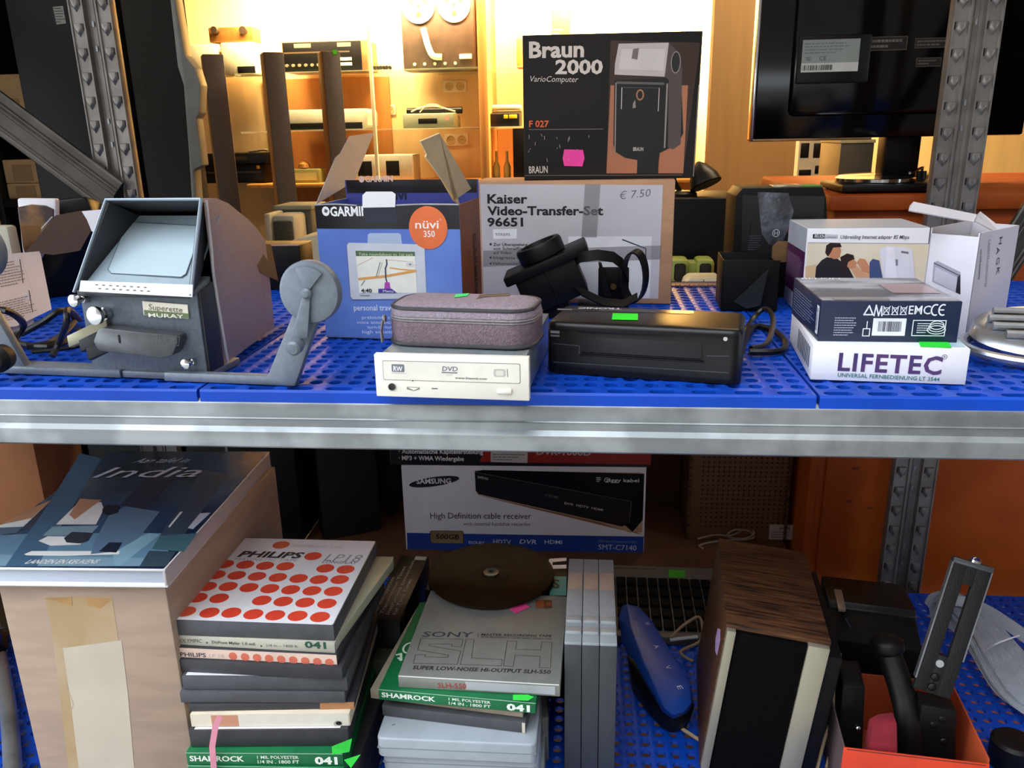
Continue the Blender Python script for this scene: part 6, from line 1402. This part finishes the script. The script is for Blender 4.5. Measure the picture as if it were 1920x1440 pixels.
mb = MB(); mb.lathe([(11, 9.6), (11, 12), (8, 12.4), (4, 12.4), (4, 9.7)], MC('#3c4444', .2), (0, 0, 0), (0, 0, 1), 24); mb.build('spindle_ring', t)
A = WZ(690, 1160, 905); B = WZ(735, 1166, 905); Bk = WZ(752, 1040, 905)
yw = math.degrees(math.atan2(-(Bk.x-A.x), Bk.y-A.y))
t = Th('black_text_box', 'black printed box lying between the two tape stacks', 'box', (A.x, A.y, ZL), yw); L_ = (Bk-A).length; w = 44; h = 155
mb = MB(); mb.box(0, w, 0, L_, 0, h, GLOSS2, 1.2); f = t.top(h); TX = MC('#8e9298', .45)
for k, s_ in enumerate(('All Bar-System', 'Transmission Times', 'Instrument conversion', 'for Time Times')): f.text(mb, s_, (8+k*9, 12), (8+k*9, L_*(.62, .8, .9, .6)[k]), 5, TX, 2, .005)
f.rect(mb, w*.55, L_-14, w*.95, L_-3, MC('#8aa0a4', .4), 1)
mb.build('box_body', t)
A = WZ(705, 1232, 840); t = Th('olive_box', 'dark olive box low between the two tape stacks', 'box', (WZ(704, 1205, 860).x, WZ(704, 1205, 860).y-36, ZL), yw); mb = MB(); mb.box(0, 34, 0, 30, 0, 110, M('olive_card', '#3c4230', .6, 0, .08, 12), 1); mb.build('box_body', t)
A = WZ(772, 1132, 880)
t = Th('remote_control', 'black remote control with pale keys behind the silver tape box', 'remote control', (A.x+22, A.y+6, ZL), yw); mb = MB(); mb.box(-4, 20, 0, 66, 0, 150, GLOSS2, 3); mb.build('casing', t)
for k in range(3): mb = MB(); mb.box(4, 16, 12+k*17, 23+k*17, 150, 152, MC('#a4a6a8', .4), 1); mb.build('key', t)

# ------------------------------------------------------------------ keyboard, blue case
A = WZ(1135, 1188, 766); Bk = WZ(1135, 1060, 775); R_ = WZ(1330, 1196, 766)
t = Th('computer_keyboard', 'grey computer keyboard with black keys and a green sticker at the shelf back', 'keyboard', (A.x-60, A.y, ZL), yaw_of(A, R_)); w = 270.0; D_ = (Bk-A).length
KG = M('keyboard_grey', '#5b544e', .5, 0, .06, 40)
mb = MB(); mb.prism([(0, 0), (D_, 0), (D_, 26), (D_-4, 28), (0, 14)], 0, w, KG, 2, ax='x'); f = Face(t, (0, 0, 14), (1, 0, 0), (0, D_-4, 14))
f.line(mb, [(12, D_-12), (150, D_-12)], 2, INK, 2); mb.build('case', t)
nk = 14; kd = (D_-56)/5; kw = (w-16)/nk
mb = MB(); mb.box(0, kw*.86, 0, kd*.82, -2, 7, M('key_black', '#080707', .7, 0, .06, 60, spec=.15), 1.6)
key0 = mb.build('key', t)
for r in range(5):
    for k in range(nk):
        y = 16+r*kd; o_ = key0
        if r+k: o_ = key0.copy(); o_.parent = t.root; COL.objects.link(o_)
        o_.location = Vector((8+k*kw, y, 14+14*y/D_))*.001
sticker(t, f, [(1254, 1083), (1284, 1084), (1284, 1070), (1254, 1069)], '#2f9a18', label='green price sticker')
def zl(px, z): return WZ(*px, z)
WB = M('wave_blue', '#0e3f96', .4, 0, .07, 60, bump=.05)
o = zl((1255, 1355), 752)
t = Th('blue_wave_case', 'bright blue pointed case with spaced white letters and black base', 'case', (o.x, o.y, ZL))
def lp(px, z): return t.Ti @ WZ(*px, z)
zq = lambda y: ZL+48+ (1345-y)*.10
top = [(1176, 1132), (1200, 1137), (1222, 1162), (1262, 1225), (1295, 1284), (1297, 1318), (1284, 1334), (1262, 1341), (1244, 1328), (1208, 1244), (1184, 1180)]
P = [lp(p, zq(p[1])) for p in top]
flank = [lp(p, zq(p[1])-dz) for p, dz in (((1166, 1134), 10), ((1158, 1160), 14), ((1165, 1205), 20), ((1180, 1238), 24), ((1206, 1262), 26), ((1240, 1338), 22), ((1262, 1352), 22), ((1290, 1340), 22), ((1300, 1318), 20))]
cen = sum(P, Vector())/len(P)
mb = MB(); mb.hull(P+flank+[Vector((p.x, p.y, p.z-12)) for p in P[1:5]], WB, 2.5)
pl_o = lp((1206, 1244), zq(1244)); pu = (lp((1294, 1284), zq(1284))-pl_o); pv = lp((1166, 1136), zq(1136))-pl_o
f = Face(t, pl_o, pu, pu.cross(pv).cross(pu))
WM = MC('#cdd6e2', .4)
d_ = (lp((1245, 1300), zq(1300))-lp((1195, 1170), zq(1170))).normalized()
for s_, px in (('W', (1213, 1170)), ('A', (1230, 1213)), ('V', (1252, 1252)), ('E', (1274, 1290))):
    a, b = f.st(*px); c_, e_ = f.st(px[0]+9, px[1]+14); D2 = Vector((c_-a, e_-b)).normalized()*7; Q2 = Vector((-D2.y, D2.x)); f.text(mb, s_, (a-D2.x/2-Q2.x*.4, b-D2.y/2-Q2.y*.4), (a+D2.x/2-Q2.x*.4, b+D2.y/2-Q2.y*.4), 7, WM, 5, .0)
a, b = f.st(1190, 1165); c_, e_ = f.st(1197, 1192); f.text(mb, 'system', (a, b), (c_, e_), 4, MC('#8fa6c8', .4), 5)
mb.build('blue_cover', t, smooth=40)
bl = [lp(p, z) for p, z in (((1178, 1236), ZL+44), ((1183, 1268), ZL+30), ((1206, 1312), ZL+20), ((1240, 1354), ZL+16), ((1264, 1364), ZL+18), ((1294, 1350), ZL+22), ((1303, 1322), ZL+24), ((1206, 1246), ZL+50), ((1244, 1332), ZL+40), ((1262, 1344), ZL+38), ((1286, 1336), ZL+38), ((1298, 1316), ZL+40))]
bot = [Vector((q.x+(cen.x-q.x)*.12, q.y+(cen.y-q.y)*.1, .6)) for q in bl[:7]]+[lp((1166, 1150), ZL+16), Vector((P[0].x, P[0].y, .6)), Vector((P[2].x-6, P[2].y, .6)), Vector((P[4].x-6, P[4].y, 2))]
mb = MB(); mb.hull(bl+bot, PLB, 2.5); mb.build('black_base', t, smooth=40)

# ------------------------------------------------------------------ wooden loudspeaker
zt = 962.0
A = WZ(1363, 1180, zt); B = WZ(1553, 1205, zt); Bk = WZ(1332, 1020, zt); B2 = WZ(1499, 1026, zt)
TLT = math.radians(6.0); RY = Matrix.Rotation(TLT, 4, 'Y')
w = (B-A).length; D_ = ((Bk-A).length+(B2-B).length)/2
o = Vector((A.x-23, A.y-1, ZL+w*math.sin(TLT)+.6)); yw = -6.0
WALN = M('walnut_vinyl', '#20130d', .5, 0, .1, 9, stretch=(2.2, 30, 30), bump=.05, hex2='#70492c', ramp=(.35, .7), spec=.3)
t = Th('wooden_loudspeaker', 'dark walnut loudspeaker with black cloth front between silver side strips', 'loudspeaker', o, yw, RY); H_ = zt-o.z+9; w *= 1.06
mb = MB(); mb.box(0, w, 4, D_, 0, H_, WALN, 1)
mb.build('cabinet', t)
STRIP = M('aged_silver_strip', '#a39c86', .35, .4, .08, 20, stretch=(1, 1, .2))
mb = MB(); mb.box(w*.10, w*.78, -1.5, 5, 3, H_-6, M('black_speaker_cloth', '#070607', .9, 0, .2, 300, bump=.1, spec=.08), .6); mb.build('speaker_cloth', t)
for a, b in ((.012, .098), (.785, .985)):
    mb = MB(); mb.box(w*a, w*b, -4, 5, 2, H_-5, STRIP, .8); mb.build('side_strip', t)
fl = t.left(0); mb = MB(); fl.q(mb, [(1346, 1178), (1351, 1180), (1351, 1200), (1345, 1230), (1341, 1220), (1342, 1196)], MC('#c9a6d8', .5), 2); mb.build('lilac_sticker', t)
t = Th('black_speaker_box', 'slim black box leaning against the right side of the walnut loudspeaker', 'box', o, yw, RY)
mb = MB(); mb.box(w+2.5, w+20, 14, D_-4, 4.4, H_-26, BLK, 2); mb.build('cabinet', t)
# cables round it
def flex(label, pts, r, hexc, name='flex_cable', sm=8):
    P = [WZ(p[0], p[1], p[2]) for p in pts]; o = P[0].copy(); o.z = ZL; t = Th(name, label, 'cable', o); mb = MB(); mb.tube([t.Ti @ p for p in P], r, MC(hexc, .5), 8, sm); mb.build('sheath', t)
flex('beige twin flex hanging right of the walnut loudspeaker', [(1566, 1215, 900), (1569, 1260, 860), (1560, 1340, 810), (1545, 1390, 780), (1530, 1450, 756)], 2.2, '#b39a78')
flex('second beige flex strand beside the walnut loudspeaker', [(1575, 1225, 890), (1579, 1290, 840), (1567, 1360, 790), (1549, 1440, 756)], 1.8, '#a58c6c')
flex('beige cable loop between the blue case and the walnut loudspeaker', [(1258, 1196, 782), (1282, 1172, 788), (1312, 1158, 790), (1314, 1200, 770), (1276, 1222, 762), (1300, 1240, 756)], 2.4, '#8e7a60')
flex('beige cable end on the blue shelf below the blue case', [(1275, 1364, 754), (1292, 1375, 754), (1312, 1388, 754)], 2.6, '#b39a78')
flex('white cable on the keyboard beside the walnut loudspeaker', [(1256, 1200, 779), (1280, 1197, 780), (1308, 1194, 781)], 2.6, '#b9b4c0')

# ------------------------------------------------------------------ on the sideboard behind
o = WZ(762, 1031, ZL); b = WZ(1207, 1036, ZL); o.z = b.z = ZL
t = Th('white_receiver_carton', 'white and blue carton picturing a black cable receiver, standing on the sideboard', 'carton', (o.x, o.y, ZL+.3), yaw_of(o, b)); w = (b-o).length; H_ = t.px('y', 0, 757, 873).z
mb = MB(); mb.box(0, w, 0, 120, 0, H_, M('greyish_white_card', '#d6cdd0', .4, 0, .04, 8), 1.2); f = t.front(0)
f.q(mb, [(763, 999), (1207, 1006), (1206, 1036), (764, 1030)], M('royal_blue_print', '#1d3a86', .4, 0, .06, 20), 1)
a, b_ = f.st(814, 903); f.ell(mb, a, b_, 49, 9.5, INK, 2, .16, 36); f.qtext(mb, 'SAMSUNG', (781, 907), (846, 906), 9.5, MC('#dcd4d4'), 3, .025)
f.q(mb, [(890, 882), (1200, 886), (1208, 888), (1204, 998), (1180, 998), (1120, 978), (896, 928)], MC('#b58a6c', .4), 1.5)
RB = MC('#100f11', .25)
f.q(mb, [(890, 884), (905, 881), (1208, 888), (1205, 975), (1186, 997), (1172, 985), (897, 926), (892, 920)], RB, 2)
f.q(mb, [(890, 885), (1184, 940), (1182, 980), (1166, 987), (897, 926)], MC('#221c1a', .25), 3); f.qline(mb, [(890, 885), (1184, 940), (1180, 978)], .9, MC('#5d5450', .3), 4)
f.qtext(mb, 'SAMSUNG', (895, 896), (915, 900), 4.5, MC('#b9b0b0'), 4); f.qtext(mb, 'C7140', (1021, 930), (1046, 935), 5, MC('#6a6260'), 4); f.qtext(mb, 'DVR  HDTV  HDMI', (1058, 945), (1130, 958), 4, MC('#c9c0c0'), 4, .01)
f.qtext(mb, 'ziggy kabel', (1136, 903), (1198, 904), 6.5, MC('#c9c4c4'), 4, .01); a, b_ = f.st(1138, 900); f.ring(mb, a, b_, 5, 5, 1, MC('#c9c4c4'), 4); f.lines(mb, *f.st(1118, 904), *f.st(1128, 894), 3, MC('#b9b4b4'), 4, 3, .6)
f.q(mb, [(897, 929), (1172, 988), (1206, 1003), (1150, 990)], MC('#8a5a3a', .4), 1.8)
f.qtext(mb, 'High Definition cable receiver', (807, 972), (996, 973), 11, MC('#332a30'), 2, .003); f.qtext(mb, 'with internal harddisk recorder', (869, 985), (995, 986), 6.5, MC('#6a5c66'), 2)
a0, b0 = f.st(808, 1018); a1, b1 = f.st(868, 996); f.rr(mb, a0-1, b0-1, a1+1, b1+1, 4, INK, 3); f.rr(mb, a0, b0, a1, b1, 4, M('brass_print', '#8d7452', .35, .2, .1, 12), 4); f.qtext(mb, '500GB', (817, 1010), (861, 1011), 9, INK, 5, .025, .1)
for s_, x0, x1, h_ in (('DOLBY', 879, 909, 5), ('HDTV', 925, 958, 8), ('DVR', 974, 1006, 8), ('HDMI', 1021, 1054, 7)): f.qtext(mb, s_, (x0, 1019), (x1, 1020), h_, MC('#c9ccdc'), 3, .012, .2 if s_ == 'DVR' else 0)
f.qtext(mb, 'SMT-C7140', (1122, 1030), (1193, 1032), 9.5, MC('#c9ccdc'), 3, .0); f.qtext(mb, 'DVB Tuner Compliant with DVB-C', (1122, 1016), (1194, 1018), 3.6, MC('#8fa0c8'), 3)
mb.build('carton_body', t, smooth=0)
zs_ = ZL+.3+H_+.3
o = WZ(731, 867, zs_); o2 = WY(731, 860, t.T.translation.y+2); b2 = WY(1221, 872, t.T.translation.y+12)
t = Th('red_black_carton', 'black and red carton on top of the white receiver carton, partly behind the beam', 'carton', (o2.x, o2.y, zs_), yaw_of(o2, b2)); w = b2.x-o2.x
mb = MB(); mb.box(0, w, 0, 115, 0, 90, M('black_red_card', '#141114', .4, 0, .06, 12), 1.5); f = t.front(0)
f.q(mb, [(920, 790), (1222, 790), (1220, 871), (900, 866)], M('red_print', '#8c1f14', .4, 0, .12, 10), 1); f.q(mb, [(921, 800), (990, 800), (989, 868), (920, 866)], MC('#b9aca4', .4), 2)
f.lines(mb, *f.st(924, 864), *f.st(985, 850), 3, MC('#6a625c'), 3, 2, .4)
f.qtext(mb, '· MP3 + WMA Wiedergabe', (748, 862), (870, 864), 8, MC('#d6cccc'), 3, .025); f.qtext(mb, '· Automatische Kapitelerstellung', (748, 850), (906, 851), 8, MC('#d6cccc'), 3, .025); f.qtext(mb, 'DVR-1000D', (1006, 852), (1108, 854), 10, MC('#b9aca8'), 3, .02)
a, b_ = f.st(1140, 873); f.ell(mb, a, b_, 32, 2, INK, 3)
mb.build('carton_body', t, smooth=0)
# perforated board back
o = WZ(1292, 1010, ZL); b = WZ(1468, 1014, ZL)
t = Th('pegboard_speaker', 'brown loudspeaker with perforated board back behind the walnut one', 'loudspeaker', (o.x, o.y, ZL+.3), yaw_of(o, b)); w = (b-o).length
PEG = M('pegboard', '#6a432b', .6, 0, .06, 30); H_ = 330
mb = MB(); mb.box(-7, 0, -3, 130, 0, H_, WALN, 1); mb.box(w, w+5, -3, 100, 0, H_, WALN, 1); mb.box(0, w, 8, 96, 0, H_, WALN, .5); mb.build('cabinet', t)
mb = MB(); mb.box(0, w, 2, 8, 0, H_, PEG, .5); f = t.front(2)
x0, y0 = f.st(1313, 986); x1, y1 = f.st(1478, 982); st_ = (x1-x0)/17.0
for i in range(18):
    for j in range(26): f.ell(mb, x0+i*st_, y0+j*st_*.98, 1.9, 1.9, DARK, 1, n=8)
mb.build('perforated_board', t)
mb = MB(); f.q(mb, [(1443, 983), (1488, 984), (1486, 1012), (1441, 1011)], MC('#a99a8c', .5), 2); f.qtext(mb, 'PHILIPS', (1462, 992), (1481, 992), 3.4, INK, 3, .02); f.lines(mb, *f.st(1446, 1009), *f.st(1484, 996), 3, MC('#4d443e'), 3, 4, .3); mb.build('rating_label', t)
o = WZ(1310, 1018, ZL+4); t2 = Th('coiled_cable', 'coiled pale cable lying in front of the perforated speaker back', 'cord', (o.x, o.y, ZL+.3))
mb = MB(); mb.tube([t2.Ti @ WZ(*p) for p in ((1308, 1010, ZL+10), (1340, 1003, ZL+8), (1370, 1004, ZL+14), (1400, 992, ZL+20), (1414, 1000, ZL+16), (1396, 1010, ZL+6), (1364, 1006, ZL+10), (1376, 994, ZL+24), (1404, 996, ZL+20), (1410, 1010, ZL+6), (1350, 1014, ZL+4), (1312, 1022, ZL+4), (1318, 1028, ZL+4))], 2.0, MC('#8a7262', .6), 8, 6); mb.build('sheath', t2)
# black speakers left
A = WZ(603, 1012, ZL); B = WZ(712, 992, ZL)
t = Th('black_loudspeaker', 'charcoal-fronted black loudspeaker turned cornerwise behind the red-dotted tape box', 'loudspeaker', (A.x+4, A.y, ZL+.3), yaw_of(A, B)); w = (B-A).length
mb = MB(); mb.box(0, w, 0, 60, 0, 320, BLK, 3); mb.build('cabinet', t)
mb = MB(); mb.box(2, w-2, -5, 1, 2, 318, M('dark_cloth', '#141210', .85, 0, .15, 200, bump=.1), 2); mb.build('grille', t)
A0 = WY(440, 950, 1425)
t = Th('black_box', 'wide black box behind the right edge of the cookery book', 'box', (A0.x, 1425, ZL+.3)); mb = MB(); mb.box(0, A.x-A0.x-34, 0, 130, 0, 330, BLK, 2); mb.build('box_body', t)
A = WY(722, 985, 1530)
t = Th('rounded_dark_speaker', 'narrow dark rounded speaker right of the charcoal-fronted loudspeaker', 'loudspeaker', (A.x+10, 1560, ZL+.3))
mb = MB(); mb.lathe([(8, 0), (20, 30), (24, 80), (24, 320), (22, 330), (1, 332)], M('dark_cloth', '#141210'), (0, 0, 0), (0, 0, 1), 24); mb.build('body', t)
# brown carton, left back
A = WY(-30, 900, 1120); B = WY(73, 900, 1120)
t = Th('brown_carton', 'brown carton at the far left of the lower shelf behind the book', 'carton', (A.x, 1120, ZL+.2), 2)
mb = MB(); mb.box(0, B.x-A.x, 0, 120, 0, 430, M('brown_kraft', '#8a5530', .8, 0, .08, 10), 1.5); mb.build('carton_body', t)

# ------------------------------------------------------------------ red box of brackets, right
zr = 838.0
A = WZ(1582, 1402, zr); B = WZ(1856, 1434, zr); C_ = WZ(1806, 1282, zr)
t = Th('orange_box', 'open orange-red box holding black camera brackets', 'box', (A.x, A.y, ZL), yaw_of(A, B)); w = (B-A).length; D_ = (C_-B).length; H_ = zr-ZL
ORB = M('orange_red_card', '#d8401f', .5, 0, .08, 14, bump=.04, hex2='#c93a1c'); ORI = M('orange_inside', '#a8431c', .7, 0, .1, 14)
mb = MB(); mb.box(0, w, 0, 2, 0, H_, ORB, .5); mb.box(0, 2, 2, D_, 0, H_, M('worn_box_side', '#5a4848', .7, 0, .15, 16), .5); mb.box(w-2, w, 2, D_, 0, H_+6, ORI, .5); mb.box(0, w, D_-2, D_, 0, H_, ORI, .5); mb.box(0, w, 0, D_, 0, 2, ORI, .5)
f = t.front(0); f.line(mb, [(4, H_-1.5), (w-4, H_-1.5)], 1.2, MC('#5c2a1e'), 1); mb.build('box_body', t)
o_ = t.T.translation
def inb(name, label, cat, zofs=2.6): return Th(name, label, cat, (A.x, A.y, ZL+zofs), yaw_of(A, B))
t2 = inb('red_foam_block', 'crimson foam block in the front of the orange box', 'foam block')
pf = [t2.px('y', 16, *p) for p in ((1634, 1352), (1638, 1349), (1672, 1347), (1690, 1410))]
mb = MB(); mb.prism([(pf[0].x-4, 0), (pf[3].x+4, 0), (pf[2].x+4, pf[2].z), (pf[1].x+8, pf[1].z), (pf[0].x, pf[0].z-6)], 8, 28, M('crimson_felt', '#7d1424', .9, 0, .1, 60), 2); mb.build('block', t2)
# bracket arm
t3 = Th('flash_bracket', 'black flash bracket arm with long slot rising out of the orange box', 'bracket', (A.x, A.y, ZL+2.6), yaw_of(A, B))
c0 = t3.Ti @ WY(1745, 1298, A.y+52); c1 = t3.Ti @ WY(1822, 1062, A.y+84)
ax = (c1-c0); L_ = ax.length; ax.normalize(); xx = Vector((1, -.05, 0)); xx = (xx-ax*xx.dot(ax)).normalized(); nn = xx.cross(ax).normalized()
X = Matrix(((xx.x, nn.x, ax.x, c0.x), (xx.y, nn.y, ax.y, c0.y), (xx.z, nn.z, ax.z, c0.z), (0, 0, 0, 1)))
if nn.y > 0: pass
RUB = M('ribbed_rubber', '#070708', .65, 0, .1, 60, bump=.4, bscale=900, stretch=(1, 1, .05))
hw = 21.0
mb = MB(); mb.box(-hw, -5, -4, 4, 0, L_, RUB, 1, X=X); mb.box(5, hw, -4, 4, 0, L_, RUB, 1, X=X); mb.box(-6, 6, -4, 4, 0, L_*.30, RUB, .8, X=X); mb.box(-6, 6, -4, 4, L_*.86, L_, RUB, .8, X=X); mb.build('slotted_plate', t3)
EDGE = MC('#8e9094', .3, .7)
mb = MB(); mb.box(-hw-1.2, hw+1.2, -5, 5, L_-.5, L_+6, MC('#5d6266', .3, .7), 1, X=X); mb.box(-hw-1.6, -hw+.4, -5, 5, L_*.08, L_, EDGE, .5, X=X); mb.box(hw-.4, hw+1.2, -5, 5, L_*.3, L_, EDGE, .5, X=X); mb.build('metal_rim', t3, label='worn bare metal rim')
mb = MB(); mb.lathe([(7, 0), (7, 3), (4, 6), (1, 7)], CHROME, tuple(X @ Vector((2, 0, L_+6))), tuple(ax), 18); mb.build('end_screw', t3)
sgn = -1 if (t3.T.to_3x3() @ nn).y > 0 else 1
mb = MB(); mb.cyl(tuple(X @ Vector((-2, 4*sgn, L_*.24))), tuple(nn*sgn), 4.5, 2, MC('#b4b8bc', .3, .6), 18); mb.build('pivot_pin', t3)
for k in (.13, .05): mb = MB(); mb.lathe([(5, 0), (4.5, 2), (2, 3.5), (.3, 3.8)], GLOSS2, tuple(X @ Vector((-2, 4*sgn, L_*k))), tuple(nn*sgn), 18); mb.build('screw_head', t3)
mb = MB(); P0 = t3.Ti @ WY(1755, 1310, A.y+50); mb.hull([P0+Vector(p) for p in ((-20, -14, 0), (20, -14, -4), (-20, 14, 0), (20, 14, -4))]+[Vector((P0.x-16, P0.y-12, 0)), Vector((P0.x+34, P0.y-12, 0)), Vector((P0.x-16, P0.y+14, 0)), Vector((P0.x+34, P0.y+14, 0))], PLB, 3); mb.build('clamp_foot', t3)
for dx, px in ((0, (1770, 1356)), (0, (1753, 1368)), (0, (1772, 1398))):
    Q = t3.Ti @ WY(*px, A.y+30); mb = MB(); mb.lathe([(5, 0), (5, 5), (3, 7), (.3, 7.4)], GLOSS2, (Q.x, P0.y-8, max(4, Q.z)), (0, -1, .2), 16); mb.build('clamp_screw', t3)
t4 = inb('handle_grip', 'black curved handle grip standing in the orange box', 'grip')
P = [t4.Ti @ WY(px, py, A.y+dy) for px, py, dy in ((1664, 1218, 96), (1676, 1250, 84), (1692, 1300, 66), (1704, 1360, 48), (1712, 1410, 40))]
P[-1].z = 22
for p in P: p.z = max(p.z, 22)
mb = MB(); mb.tube(P, 15, PLB, 16, 6); mb.build('grip', t4, smooth=60)
mb = MB(); mb.lathe([(4, -6), (16, -4), (20, 2), (19, 12), (12, 17), (2, 18)], PLB, tuple(P[0]), (-.1, .2, 1), 24); mb.build('grip_cap', t4, smooth=60)
Q = t4.Ti @ WY(1636, 1273, A.y+70)
mb = MB(); mb.hull([(8, 60, 0), (40, 60, 0), (8, 112, 0), (40, 112, 0), (8, 70, 120), (34, 70, 120), (8, 112, 128), (34, 112, 128)], BLK, 3); mb.build('side_block', t4)
mb = MB(); mb.lathe([(4, 0), (4, 4), (2, 5.4), (.3, 5.6)], CHROME, (30, 66, 62), (.2, -1, .3), 14); mb.build('stud', t4)
# black appliance behind
A2 = WZ(1560, 1168, 880); B2 = WZ(1735, 1190, 880)
t = Th('black_appliance', 'glossy black stepped appliance behind the orange box', 'appliance', (A2.x, A2.y, ZL), yaw_of(A2, B2)); w = (B2-A2).length
mb = MB(); mb.prism([(0, 0), (150, 0), (150, 118), (60, 130), (56, 120), (0, 106)], 0, w, GLOSS2, 3, ax='x'); mb.build('casing', t)
mb = MB(); P = [WZ(*p, 882) for p in ((1563, 1106), (1578, 1108), (1586, 1143), (1572, 1143))]; P = [t.Ti @ p for p in P]; mb.prism([(p.x, p.y) for p in P], 128, 134, MC('#9a8f7c', .3, .5), .8, ax='z'); mb.build('silver_clip', t)
mb = MB(); mb.tube([t.Ti @ WZ(1585, 1160, 878), t.Ti @ WZ(1595, 1178, 870)], 1.2, CHROME, 6, 1); mb.build('chrome_pin', t)
# flat ribbon cables
RIBB = M('ribbon_cable_grey', '#b3bac4', .5, 0, .05, 60)
paths = [([(1745, 1130, 770), (1760, 1112, 790), (1800, 1120, 800), (1850, 1160, 800), (1900, 1220, 795), (1960, 1280, 790)], 0), ([(1742, 1140, 764), (1752, 1118, 782), (1790, 1130, 792), (1836, 1180, 792), (1874, 1250, 785), (1910, 1305, 775), (1960, 1330, 770)], 0), ([(1750, 1150, 758), (1790, 1170, 770), (1822, 1200, 775), (1850, 1250, 772), (1880, 1300, 766), (1930, 1330, 760)], 0), ([(1762, 1122, 800), (1830, 1130, 806), (1890, 1170, 804), (1960, 1220, 800)], 0), ([(1744, 1136, 768), (1755, 1114, 786), (1796, 1124, 797), (1843, 1170, 796), (1886, 1234, 790), (1930, 1290, 783), (1970, 1306, 776)], 0), ([(1743, 1144, 761), (1756, 1130, 776), (1790, 1142, 784), (1828, 1190, 784), (1860, 1258, 778), (1895, 1308, 770), (1950, 1344, 764)], 0)]
o = WZ(1760, 1140, ZL); o.z = ZL
t = Th('ribbon_cable', 'bundle of pale grey flat ribbon cables at the right end of the lower shelf', 'cable', o)
for P, _ in paths:
    P = [t.Ti @ WZ(*p) for p in P]; Q = []
    for i in range(len(P)-1):
        for k in range(5): q5 = k/5; Q.append(P[i].lerp(P[i+1], q5))
    Q.append(P[-1])
    for _it in range(6): Q = [Q[0]]+[(Q[i-1]+Q[i]*2+Q[i+1])/4 for i in range(1, len(Q)-1)]+[Q[-1]]
    n = 7; wd = 22.0; vs = []
    for i, p in enumerate(Q):
        tt = (Q[min(i+1, len(Q)-1)]-Q[max(i-1, 0)]).normalized(); ac = Vector((-tt.y, tt.x, .35)).normalized(); up = tt.cross(ac).normalized()
        if up.z < 0: up = -up
        row = []
        for k in range(2*n+1): row.append(p+ac*(k/(2*n)-.5)*wd+up*(1.3 if k % 2 else -.4))
        for k in range(2*n, -1, -1): row.append(p+ac*(k/(2*n)-.5)*wd-up*(.9 if k % 2 else .1))
        vs.append(row)
    m = len(vs[0]); mb = MB(); mb.add([v for r in vs for v in r], [(i*m+k, i*m+(k+1) % m, (i+1)*m+(k+1) % m, (i+1)*m+k) for i in range(len(vs)-1) for k in range(m)]+[tuple(range(m-1, -1, -1)), tuple(range((len(vs)-1)*m, len(vs)*m))], RIBB); mb.build('flat_band', t, smooth=8)
mb = MB(); mb.tube([t.Ti @ WZ(*p) for p in ((1846, 1222, 774), (1866, 1208, 812), (1900, 1195, 812), (1918, 1190, 790))], 1.2, WHITE, 6, 4); mb.build('cable_tie', t)
# lower right and lower left corners
o = WZ(1893, 1432, ZL); t = Th('black_lens_cover', 'round black lens cover at the lower right corner', 'lens cover', (o.x, o.y, ZL))
mb = MB(); mb.lathe([(24, 0), (26, 3), (26, 34), (22, 38), (4, 40)], PLB, (0, 0, 0), (0, 0, 1), 32); mb.build('cover', t)
o = WZ(18, 1260, ZL); t = Th('black_bag', 'crumpled black plastic bag at the left edge of the lower shelf', 'bag', (o.x-78, o.y, ZL))
mb = MB(); r_ = random.Random(5); bm = bmesh.new(); bmesh.ops.create_icosphere(bm, subdivisions=3, radius=1)
for v in bm.verts:
    k = 1+.12*math.sin(v.co.x*7+v.co.y*5)+.1*math.sin(v.co.z*9+v.co.x*4); v.co = Vector((v.co.x*52*k, v.co.y*70*k, 26+v.co.z*26*k))
for v in bm.verts: v.co.z = max(.3, v.co.z)
mb.bm(bm, M('black_film', '#101114', .25, 0, .2, 30, bump=.6, bscale=30)); mb.build('bag_body', t, smooth=40)
o = WZ(-6, 1200, 800); p2 = WZ(24, 1445, 800)
t = Th('grey_tube', 'grey metal tube at the lower left corner', 'tube', (o.x, o.y, ZL))
mb = MB(); mb.tube([t.Ti @ WZ(-14, 1170, ZL+12), t.Ti @ WZ(4, 1260, ZL+12), t.Ti @ WZ(18, 1350, ZL+12), t.Ti @ WZ(26, 1480, ZL+12)], 11, STEEL, 16, 4); mb.build('tube_body', t, smooth=60)
